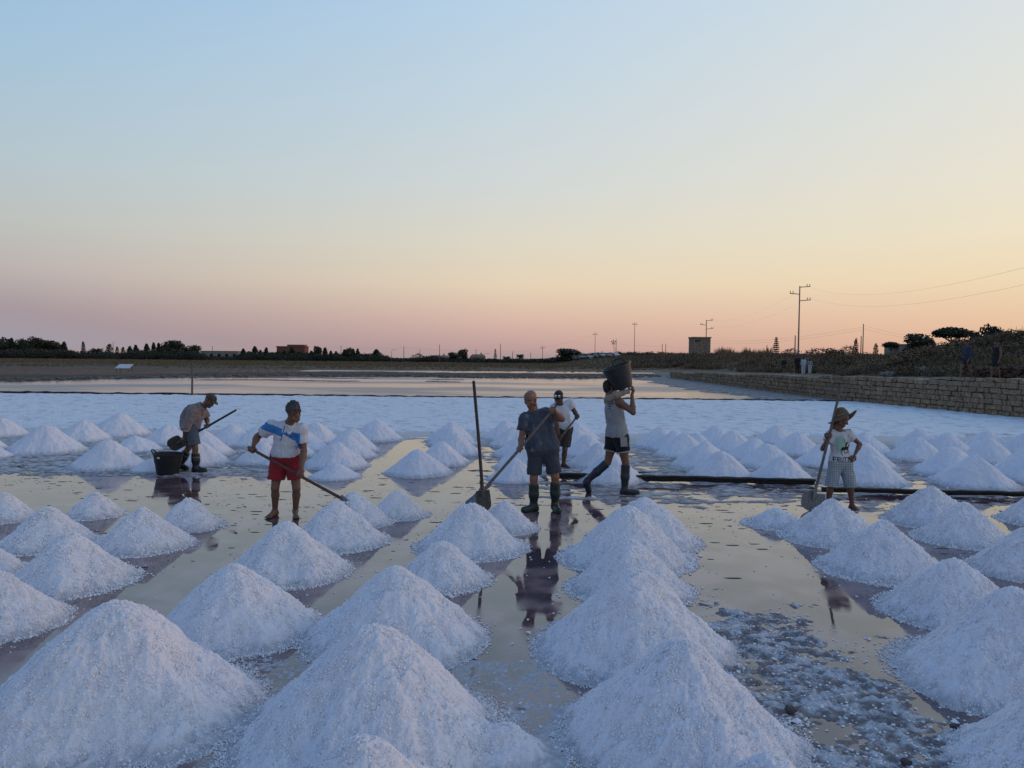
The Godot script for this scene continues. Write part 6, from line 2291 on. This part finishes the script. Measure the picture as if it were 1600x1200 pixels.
func back_worker() -> void:
	var o := base("person", Vector3(1.046, 0, -14.688), "barefoot man in white polo shirt with mirrored sunglasses on his dark cap", "person")
	var skin := SKIN * 0.55
	skin.a = 1.0
	var head := Vector3(-0.165, 1.355, 0.19)
	var sl := Vector3(0.055, 1.235, 0.03)
	var sr := Vector3(-0.235, 1.16, 0.08)
	var el := Vector3(0.165, 1.07, 0.02)
	var gl := Vector3(0.185, 0.995, 0.155)
	var er := Vector3(-0.215, 0.90, 0.15)
	var gr := Vector3(-0.135, 0.60, 0.215)
	var hl := Vector3(0.02, 0.69, -0.02)
	var hr := Vector3(-0.14, 0.69, -0.02)
	var kl := Vector3(-0.025, 0.36, 0.05)
	var kr := Vector3(-0.21, 0.36, 0.07)
	var al := Vector3(-0.042, 0.075, -0.02)
	var ar := Vector3(-0.25, 0.075, 0.0)
	var axis := Vector3(-0.363, -0.458, 0.07).normalized()
	var wl := el.lerp(gl, 0.66)
	var wr := er.lerp(gr, 0.76)
	var mb := MB.new()
	var pr := [cap(hr, hl, 0.088, 0.088, 0.02), cap(Vector3(-0.06, 0.82, -0.01), Vector3(-0.07, 0.92, 0.02), 0.11, 0.13, 0.05, Vector3.BACK, 0.8), cap(Vector3(-0.07, 0.92, 0.02), Vector3(-0.09, 1.1, 0.05), 0.13, 0.135, 0.06, Vector3.BACK, 0.78), cap(sr, sl, 0.065, 0.065, 0.05), cap(Vector3(-0.1, 1.17, 0.08), Vector3(-0.15, 1.29, 0.16), 0.06, 0.053, 0.04)]
	pr += limb_pr(sr, er, wr) + limb_pr(sl, el, wl) + leg_pr(hr, kr, ar, Vector3.FORWARD, 0.92) + leg_pr(hl, kl, al, Vector3.FORWARD, 0.92)
	sdf(mb, pr, 0.013, [], skin)
	var hx := head_into(mb, head, Vector3(-0.22, -0.45, 0.85), Vector3(-0.1, 0.85, 0.45), 1.0, skin, 0.5)
	hand_into(mb, wl, gl, axis, Vector3(0.6, 0.3, -0.6), skin, 1.05, 0.02, -1.0)
	hand_into(mb, wr, gr, axis, Vector3(-0.3, 0, -1), skin, 1.0, 0.02, -1.0)
	sdf(mb, foot_pr(al, Vector3(0.06, 0.03, 0.13)), 0.008, [], skin)
	sdf(mb, foot_pr(ar, Vector3(-0.31, 0.03, 0.14)), 0.008, [], skin)
	put("body", mb.mesh(), M.skin, o)
	mb = MB.new()
	sdf(mb, [cap(Vector3(0, 0.05, -0.03), Vector3(0, 0.055, 0.02), 0.086, 0.083, 0.02), cap(Vector3(0, 0.03, -0.05), Vector3(0, 0.04, -0.05), 0.075, 0.07, 0.03)], 0.006, [[Vector3(0, 0.04, 0), Vector3(0, -1, -0.25), 0.2]], Color(0.014, 0.014, 0.014), hx)
	var hat := put("cap", mb.mesh(), M.cloth, o)
	mb = MB.new()
	sdf(mb, [cap(Vector3(-0.03, 0.05, 0.09), Vector3(0.03, 0.05, 0.09), 0.05, 0.05, 0.01, Vector3.UP, 0.16)], 0.006, [], Color(0.014, 0.014, 0.014), hx)
	put("visor", mb.mesh(), M.cloth, hat)
	var g := base("sunglasses", o.position, "mirrored sunglasses pushed up on the dark cap of the back worker", "sunglasses")
	mb = MB.new()
	for s: float in [-1.0, 1.0]:
		sdf(mb, [cap(Vector3(s * 0.033, 0.085, 0.094), Vector3(s * 0.033, 0.090, 0.092), 0.026, 0.026, 0.0, Vector3(0, 0.35, 0.94).normalized(), 0.3)], 0.005, [], Color(1, 1, 1), hx)
	put("lens", mb.mesh(), M.mirror_lens, g)
	mb = MB.new()
	mb.tube([hx * Vector3(-0.085, 0.085, 0.03), hx * Vector3(-0.06, 0.095, 0.088), hx * Vector3(0, 0.093, 0.104), hx * Vector3(0.06, 0.095, 0.088), hx * Vector3(0.085, 0.085, 0.03)], [0.004], 6)
	put("frame", mb.mesh(), M.car_glass, g)
	mb = MB.new()
	pr = [cap(Vector3(-0.12, 0.80, 0.0), Vector3(-0.01, 0.82, 0.0), 0.13, 0.13, 0.05, Vector3.BACK, 0.9), cap(Vector3(-0.07, 0.9, 0.02), Vector3(-0.09, 1.09, 0.05), 0.155, 0.155, 0.06, Vector3.BACK, 0.8), cap(sr, sl, 0.085, 0.085, 0.05), cap(Vector3(-0.1, 1.15, 0.07), Vector3(-0.12, 1.21, 0.1), 0.085, 0.075, 0.04), cap(sl, sl.lerp(el, 0.62), 0.08, 0.084, 0.04), cap(sr, sr.lerp(er, 0.66), 0.08, 0.082, 0.04)]
	sdf(mb, pr, 0.012, [[Vector3(-0.07, 0.75, 0), Vector3(-0.25, -1, 0), 0.26], [sl.lerp(el, 0.55), el - sl, 0.12], [sr.lerp(er, 0.58), er - sr, 0.12], [Vector3(-0.13, 1.235, 0.13), Vector3(-0.2, 0.7, 0.6), 0.09]], Color(0.6, 0.6, 0.64), Transform3D(), null, 0.012, 8.0)
	put("polo_shirt", mb.mesh(), M.cloth, o)
	mb = MB.new()
	pr = [cap(hr + Vector3(0, 0.06, 0), hl + Vector3(0, 0.06, 0), 0.115, 0.115, 0.05), cap(hr.lerp(hl, 0.5), hr.lerp(hl, 0.5) - Vector3(0, 0.06, 0), 0.08, 0.06, 0.05), cap(hr, hr.lerp(kr, 0.85), 0.105, 0.1, 0.02), cap(hl, hl.lerp(kl, 0.85), 0.105, 0.1, 0.02)]
	sdf(mb, pr, 0.012, [[hr.lerp(kr, 0.84), kr - hr, 0.15], [hl.lerp(kl, 0.84), kl - hl, 0.13]], Color(0.042, 0.038, 0.032), Transform3D(), null, 0.01, 8.0)
	put("shorts", mb.mesh(), M.cloth, o)
	var sh := base("shovel", o.position, "shovel with pale handle held by the worker behind the bald man", "shovel")
	shovel(sh, Vector3(0.225, 1.045, 0.147), Vector3(-0.40, 0.257, 0.267), Vector3(-0.55, 0.07, 0.30), Vector3(0.2, 1, 0.3), M.grey_wood, 0.25)


func shirt_print() -> ImageTexture:
	# white cotton with a green patch, a dark galloping rider and block letters
	var w := 256
	var h := 256
	var im := Image.create(w, h, false, Image.FORMAT_RGB8)
	im.fill(lin(0.56, 0.55, 0.58))
	var green := lin(0.27, 0.44, 0.31)
	for y in h:
		for x in w:
			var p := Vector2(x - 99, y - 96)
			var n := 14.0 * fine.get_noise_2d(x * 0.05, y * 0.05)
			if Vector2(p.x / 58.0, p.y / 72.0).length() < 1.0 + n / 50.0:
				im.set_pixel(x, y, im.get_pixel(x, y).lerp(green, 0.75))
	var ink := lin(0.012, 0.014, 0.024)
	# rider on a galloping horse, in thick strokes
	var strokes := [[96, 122, 150, 118, 15], [146, 116, 168, 96, 9], [166, 95, 182, 92, 7], [178, 92, 176, 78, 4], [98, 120, 82, 132, 6], [98, 128, 86, 148, 5], [86, 148, 98, 160, 4], [112, 130, 122, 152, 5], [122, 152, 140, 146, 4], [146, 126, 164, 140, 5], [164, 140, 156, 156, 4], [138, 124, 148, 146, 5], [124, 112, 136, 86, 10], [137, 82, 139, 79, 7], [132, 92, 158, 84, 5], [126, 96, 108, 62, 3], [150, 90, 152, 40, 3]]
	for s: Array in strokes:
		var a := Vector2(s[0] - 132, s[1] - 116) * 1.3 + Vector2(166, 126)
		var b := Vector2(s[2] - 132, s[3] - 116) * 1.3 + Vector2(166, 126)
		for y in range(maxi(0, int(minf(a.y, b.y)) - 15), mini(h, int(maxf(a.y, b.y)) + 16)):
			for x in range(maxi(0, int(minf(a.x, b.x)) - 15), mini(w, int(maxf(a.x, b.x)) + 16)):
				var p := Vector2(x, y)
				var q := Geometry2D.get_closest_point_to_segment(p, a, b)
				if p.distance_to(q) < s[4] * 0.8:
					im.set_pixel(x, y, ink)
	var glyphs := {"F": ["11111", "10000", "10000", "11110", "10000", "10000", "10000"], "R": ["11110", "10001", "10001", "11110", "10100", "10010", "10001"], "U": ["10001", "10001", "10001", "10001", "10001", "10001", "01110"], "T": ["11111", "00100", "00100", "00100", "00100", "00100", "00100"], "I": ["11111", "00100", "00100", "00100", "00100", "00100", "11111"]}
	var x0 := 26
	for ch: String in ["F", "R", "U", "T", "T", "I"]:
		for r in 7:
			for k in 5:
				if glyphs[ch][r][k] == "1":
					im.fill_rect(Rect2i(x0 + k * 6, 200 + r * 6, 9, 7), ink)
		x0 += 37
	return ImageTexture.create_from_image(im)


func plaid() -> ImageTexture:
	var im := Image.create(256, 256, false, Image.FORMAT_RGB8)
	for y in 256:
		for x in 256:
			var a := 1.0 if x % 32 < 11 else 0.0
			var b := 1.0 if y % 32 < 11 else 0.0
			var thin := 1.0 if (x % 32) in [21, 22] or (y % 32) in [21, 22] else 0.0
			var c := Color(0.40, 0.43, 0.45).lerp(Color(0.05, 0.085, 0.12), (a + b) * 0.48).lerp(Color(0.5, 0.5, 0.42), thin * 0.5)
			im.set_pixel(x, y, c.linear_to_srgb())
	return ImageTexture.create_from_image(im)


func child() -> void:
	var o := base("person", Vector3(4.735, 0, -10.976), "child in straw hat, printed white t-shirt and checked shorts, hand on hip", "person")
	var skin := SKIN * 0.8
	skin.a = 1.0
	var head := Vector3(-0.02, 1.285, 0.01)
	var sr := Vector3(-0.155, 1.075, 0.0)
	var sl := Vector3(0.082, 1.082, 0.0)
	var er := Vector3(-0.29, 0.865, 0.03)
	var gr := Vector3(-0.225, 1.065, 0.087)
	var el := Vector3(0.275, 0.93, -0.04)
	var wl := Vector3(0.165, 0.775, 0.03)
	var gl := Vector3(0.105, 0.735, 0.10)
	var hr := Vector3(-0.085, 0.64, 0)
	var hl := Vector3(0.055, 0.64, 0)
	var kr := Vector3(-0.15, 0.34, 0.02)
	var kl := Vector3(0.128, 0.34, 0.02)
	var ar := Vector3(-0.18, 0.065, 0)
	var al := Vector3(0.165, 0.065, 0)
	var axis := Vector3(-0.387, -1.493, 0.14).normalized()
	var wr := er.lerp(gr, 0.72)
	var mb := MB.new()
	var s := 0.8
	var pr := [cap(hr, hl, 0.085, 0.085, 0.04), cap(Vector3(-0.015, 0.7, 0), Vector3(-0.03, 0.98, 0.0), 0.105, 0.115, 0.05, Vector3.BACK, 0.78), cap(sr, sl, 0.052, 0.052, 0.04), cap(Vector3(-0.04, 1.1, 0.0), Vector3(-0.045, 1.19, 0.0), 0.048, 0.043, 0.03)]
	pr += limb_pr(sr, er, wr, s * 0.92) + limb_pr(sl, el, wl, s * 0.92) + leg_pr(hr, kr, ar, Vector3.FORWARD, s) + leg_pr(hl, kl, al, Vector3.FORWARD, s)
	sdf(mb, pr, 0.010, [], skin)
	var hx := head_into(mb, head, Vector3(0.72, -0.32, 0.5), Vector3(0.28, 0.95, 0.0), 0.9, skin)
	hand_into(mb, wr, gr, axis, Vector3(-0.6, 0, -0.6), skin, 0.82, 0.019, 1.0)
	hand_into(mb, wl, gl, Vector3(0.6, -0.5, 0.6), Vector3(0.2, 0.3, 1), skin, 0.82, 0.02, 1.0)
	sdf(mb, foot_pr(ar, Vector3(-0.21, 0.03, 0.11), s), 0.007, [], skin)
	sdf(mb, foot_pr(al, Vector3(0.20, 0.03, 0.11), s), 0.007, [], skin)
	put("body", mb.mesh(), M.skin, o)
	# printed t-shirt; the print is laid on flat from the front
	mb = MB.new()
	pr = [cap(Vector3(-0.075, 0.71, 0.0), Vector3(0.05, 0.71, 0.0), 0.105, 0.105, 0.04, Vector3.BACK, 0.95), cap(Vector3(-0.025, 0.78, 0), Vector3(-0.035, 0.99, 0.0), 0.128, 0.130, 0.05, Vector3.BACK, 0.8), cap(sr, sl, 0.068, 0.068, 0.04), cap(Vector3(-0.04, 1.05, 0), Vector3(-0.043, 1.10, 0.0), 0.075, 0.065, 0.03), cap(sr, sr.lerp(er, 0.6), 0.062, 0.066, 0.03), cap(sl, sl.lerp(el, 0.5), 0.062, 0.064, 0.03)]
	var uf := func(p: Vector3, n: Vector3) -> Vector2:
		if n.z < 0.15:
			return Vector2(0.02, 0.02)
		return Vector2((p.x + 0.188) / 0.32, (1.12 - p.y) / 0.46)
	sdf(mb, pr, 0.009, [[Vector3(-0.02, 0.66, 0), Vector3(0, -1, 0), 0.2], [sr.lerp(er, 0.52), er - sr, 0.09], [sl.lerp(el, 0.42), el - sl, 0.09], [Vector3(-0.042, 1.125, 0.03), Vector3(0, 0.9, 0.4), 0.07]], Color(1, 1, 1), Transform3D(), uf, 0.008, 9.0)
	var tm := paint("printed_cotton", Color(1, 1, 1), 0.9)
	tm.albedo_texture = shirt_print()
	put("t_shirt", mb.mesh(), tm, o)
	mb = MB.new()
	pr = [cap(hr + Vector3(0, 0.02, 0), hl + Vector3(0, 0.02, 0), 0.102, 0.102, 0.04), cap(hr, hr.lerp(kr, 1.15), 0.092, 0.09, 0.025), cap(hl, hl.lerp(kl, 1.15), 0.092, 0.09, 0.025)]
	var pf := func(p: Vector3, _n: Vector3) -> Vector2:
		return Vector2(p.x * 5.0 + p.z * 2.2, p.y * 5.0)
	sdf(mb, pr, 0.009, [[Vector3(hr.lerp(kr, 1.06)), Vector3(-0.12, -1, 0), 0.15], [hl.lerp(kl, 1.06), Vector3(0.12, -1, 0), 0.14]], Color(1, 1, 1), Transform3D(), pf, 0.008, 9.0)
	var pm := paint("checked_cotton", Color(1, 1, 1), 0.9)
	pm.albedo_texture = plaid()
	put("shorts", mb.mesh(), pm, o)
	# straw hat with upturned brim
	mb = MB.new()
	mb.col = Color(0.16, 0.095, 0.046)
	var prof := [Vector2(0.0, 0.115), Vector2(0.04, 0.118), Vector2(0.066, 0.105), Vector2(0.084, 0.06), Vector2(0.094, 0.0), Vector2(0.10, -0.004), Vector2(0.15, -0.014), Vector2(0.19, -0.006), Vector2(0.192, -0.010), Vector2(0.15, -0.020), Vector2(0.095, -0.012)]
	mb.lathe(prof, Transform3D(), 36)
	for k in mb.v.size():
		var p := mb.v[k]
		var r := Vector2(p.x, p.z).length()
		if r > 0.1:
			# brim droops at the back of the head and lifts over the brow
			p.y += (r - 0.1) * (0.30 * cos(2.0 * atan2(p.x, p.z)) - 0.25 + 0.35 * p.z / r)
		elif p.y > 0.08:
			p.y -= 0.02 * exp(-pow(p.x / 0.02, 2.0))
		mb.v[k] = p
	var hxf := hx * Transform3D(Basis(Vector3.RIGHT, -0.70).scaled(Vector3.ONE * 1.22), Vector3(0, 0.05, -0.015))
	var ho := put("hat", mb.mesh(), M.straw, o)
	ho.transform = hxf
	mb = MB.new()
	mb.lathe([Vector2(0.0935, 0.022), Vector2(0.0965, 0.022), Vector2(0.0985, 0.004), Vector2(0.095, 0.003)], Transform3D(), 36)
	mb.col = Color(0.2, 0.13, 0.09)
	put("hat_band", mb.mesh(), M.cloth_band, ho)
	var sh := base("shovel", o.position, "tall shovel with round-pointed grey blade held upright by the child", "shovel")
	shovel(sh, Vector3(-0.045, 1.768, 0.02), Vector3(-0.437, 0.255, 0.162), Vector3(-0.495, 0.0, 0.185), Vector3(-0.1, 0.2, 1), M.grey_wood, 0.31)


func passer(called: String, at: Vector3, h: float, yaw: float, label: String, stride: float, top: Color, bottom: Color, hair: Color, skirt: bool, long_legs: bool, long_hair: bool, sleeves: bool) -> void:
	# a walking figure facing +z before it is turned
	var o := base(called, at, label, "person", "", yaw)
	var s := h / 1.7
	var skin := SKIN * 0.9
	skin.a = 1.0
	var V := func(x: float, y: float, z: float) -> Vector3: return Vector3(x, y, z) * s
	var hr: Vector3 = V.call(-0.09, 0.86, 0)
	var hl: Vector3 = V.call(0.09, 0.86, 0)
	var kr: Vector3 = V.call(-0.09, 0.47, stride * 0.55 + 0.03)
	var kl: Vector3 = V.call(0.09, 0.47, -stride * 0.3 + 0.03)
	var ar: Vector3 = V.call(-0.085, 0.08, stride * 0.9)
	var al: Vector3 = V.call(0.085, 0.09, -stride * 0.9)
	var sr: Vector3 = V.call(-0.165, 1.36, 0)
	var sl: Vector3 = V.call(0.165, 1.36, 0)
	var er: Vector3 = V.call(-0.22, 1.08, -0.05 - stride * 0.1)
	var el: Vector3 = V.call(0.21, 1.08, -0.03 + stride * 0.1)
	var wr: Vector3 = V.call(-0.10, 1.10, 0.18)
	var wl: Vector3 = V.call(0.21, 0.85, 0.06 + stride * 0.2)
	var mb := MB.new()
	var pr := [cap(hr, hl, 0.1 * s, 0.1 * s, 0.05), cap(V.call(0, 0.9, 0), V.call(0, 1.1, 0), 0.11 * s, 0.11 * s, 0.05, Vector3.BACK, 0.8), cap(V.call(0, 1.1, 0), V.call(0, 1.28, 0), 0.12 * s, 0.13 * s, 0.05, Vector3.BACK, 0.75), cap(sr, sl, 0.055 * s, 0.055 * s, 0.05), cap(V.call(0, 1.38, 0), V.call(0, 1.48, 0.01), 0.055 * s, 0.05 * s, 0.03)]
	pr += limb_pr(sr, er, wr, s * 0.82) + limb_pr(sl, el, wl, s * 0.82) + leg_pr(hr, kr, ar, Vector3.FORWARD, s * 0.92) + leg_pr(hl, kl, al, Vector3.FORWARD, s * 0.92)
	sdf(mb, pr, 0.016, [], skin)
	var hx := head_into(mb, V.call(0, 1.58, 0.02), Vector3(0, -0.15, 1), Vector3.UP, s * 0.97, skin)
	for q: Array in [[wr, er], [wl, el]]:
		var f: Vector3 = ((q[0] as Vector3) - (q[1] as Vector3)).normalized()
		var sd := f.cross(Vector3.UP).normalized()
		var hp := [cap(q[0], (q[0] as Vector3) + f * 0.08 * s, 0.026 * s, 0.03 * s, 0.02)]
		for k in 4:
			hp.append(cap((q[0] as Vector3) + f * 0.08 * s + sd * (k - 1.5) * 0.017 * s, (q[0] as Vector3) + f * (0.15 - 0.008 * absf(k - 1.3)) * s + sd * (k - 1.5) * 0.015 * s - Vector3(0, 0.015, 0), 0.009 * s, 0.007 * s, 0.003))
		hp.append(cap((q[0] as Vector3) + f * 0.03 * s + sd * 0.025 * s, (q[0] as Vector3) + f * 0.09 * s + sd * 0.05 * s, 0.01 * s, 0.008 * s, 0.005))
		sdf(mb, hp, 0.007, [], skin)
	put("body", mb.mesh(), M.skin, o)
	mb = MB.new()
	pr = [cap(Vector3(0, 0.05, -0.035), Vector3(0, 0.06, 0.02), 0.085, 0.08, 0.02), cap(Vector3(0, -0.02, -0.055), Vector3(0, 0.02, -0.06), 0.065, 0.06, 0.03)]
	if long_hair:
		pr.append(cap(Vector3(0, 0.0, -0.07), Vector3(0, -0.24, -0.09), 0.07, 0.06, 0.04))
	else:
		pr.append(cap(Vector3(0, 0.03, -0.10), Vector3(0, -0.1, -0.13), 0.03, 0.02, 0.02))
	sdf(mb, pr, 0.009, [[Vector3(0, 0.05, 0.06), Vector3(0, -0.7, 0.7), 0.09]], hair, hx, null, 0.006, 22.0)
	put("hair", mb.mesh(), M.hair, o)
	mb = MB.new()
	pr = [cap(V.call(0, 0.94, 0), V.call(0, 1.28, 0), 0.135 * s, 0.142 * s, 0.05, Vector3.BACK, 0.8), cap(sr.lerp(sl, 0.1), sl.lerp(sr, 0.1), 0.07 * s, 0.07 * s, 0.05)]
	if sleeves:
		pr += [cap(sr, er, 0.065 * s, 0.06 * s, 0.03), cap(sl, el, 0.065 * s, 0.06 * s, 0.03), cap(er, er.lerp(wr, 0.5), 0.058 * s, 0.05 * s, 0.03), cap(el, el.lerp(wl, 0.5), 0.058 * s, 0.05 * s, 0.03)]
	sdf(mb, pr, 0.013, [[V.call(0, 0.86, 0), Vector3(0, -1, 0), 0.25 * s]], top, Transform3D(), null, 0.008, 8.0)
	put("top", mb.mesh(), M.cloth, o)
	mb = MB.new()
	pr = [cap(hr + Vector3(0, 0.04, 0), hl + Vector3(0, 0.04, 0), 0.115 * s, 0.115 * s, 0.04)]
	if skirt:
		pr.append(cap(V.call(0, 0.86, 0), V.call(0, 0.62, 0.02), 0.16 * s, 0.2 * s, 0.04, Vector3.BACK, 0.8))
	elif long_legs:
		for q: Array in [[hr, kr, ar], [hl, kl, al]]:
			pr += [cap(q[0], q[1], 0.105 * s, 0.085 * s, 0.03), cap(q[1], q[2], 0.085 * s, 0.07 * s, 0.02)]
	else:
		pr += [cap(hr, hr.lerp(kr, 0.55), 0.108 * s, 0.1 * s, 0.03), cap(hl, hl.lerp(kl, 0.55), 0.108 * s, 0.1 * s, 0.03)]
	var cuts := []
	if skirt:
		cuts = [[V.call(0, 0.60, 0), Vector3(0, -1, 0), 0.3 * s]]
	elif not long_legs:
		cuts = [[hr.lerp(kr, 0.48), kr - hr, 0.15], [hl.lerp(kl, 0.48), kl - hl, 0.14]]
	sdf(mb, pr, 0.013, cuts, bottom, Transform3D(), null, 0.008, 8.0)
	put("skirt" if skirt else "trousers" if long_legs else "shorts", mb.mesh(), M.cloth, o)
	for q: Array in [[ar, 0.0], [al, 0.0]]:
		mb = MB.new()
		var an: Vector3 = q[0]
		sdf(mb, [cap(an + Vector3(0, -0.035, -0.03) * s, an + Vector3(0, -0.05, 0.14) * s, 0.04 * s, 0.035 * s, 0.02)], 0.011, [], Color(0.5, 0.5, 0.5) if not sleeves else Color(0.1, 0.08, 0.07))
		put("shoe", mb.mesh(), M.boot, o)


func passers() -> void:
	var d := 31.0
	var x := 18.3
	passer("person", Vector3(x, terrain_h(x, d) - 0.005, -d), 1.6, deg_to_rad(-75), "woman with long dark hair and denim shirt walking on the wall top path", 0.26, Color(0.028, 0.038, 0.06), Color(0.018, 0.022, 0.035), Color(0.012, 0.01, 0.009), false, false, true, true)
	d = 30.0
	x = 18.85
	passer("person", Vector3(x, terrain_h(x, d) - 0.005, -d), 1.55, deg_to_rad(-70), "woman with dark ponytail in black sleeveless top and black skirt on the path", 0.16, Color(0.012, 0.012, 0.013), Color(0.012, 0.012, 0.013), Color(0.018, 0.014, 0.012), true, false, false, false)
	var list := [[21.9, 62.0, 1.35, 0.10, Color(0.014, 0.013, 0.014), Color(0.04, 0.045, 0.055), "dark clad young walker alone left of the other three on the embankment", false, true],
		[24.1, 65.0, 1.62, 0.12, Color(0.02, 0.016, 0.015), Color(0.018, 0.016, 0.016), "tall dark clad man beside the person in white on the embankment", true, true],
		[24.75, 65.4, 1.48, 0.10, Color(0.6, 0.6, 0.66), Color(0.6, 0.6, 0.66), "person all in white walking away on the embankment", true, true],
		[25.15, 65.0, 1.30, 0.08, Color(0.3, 0.3, 0.36), Color(0.5, 0.5, 0.55), "small figure in pale trousers at the right of the person in white", true, true]]
	for q: Array in list:
		passer("person", Vector3(q[0], terrain_h(q[0], q[1]) - 0.01, -q[1]), q[2], deg_to_rad(160), q[6], q[3], q[4], q[5], Color(0.012, 0.01, 0.009), false, q[7], false, q[8])
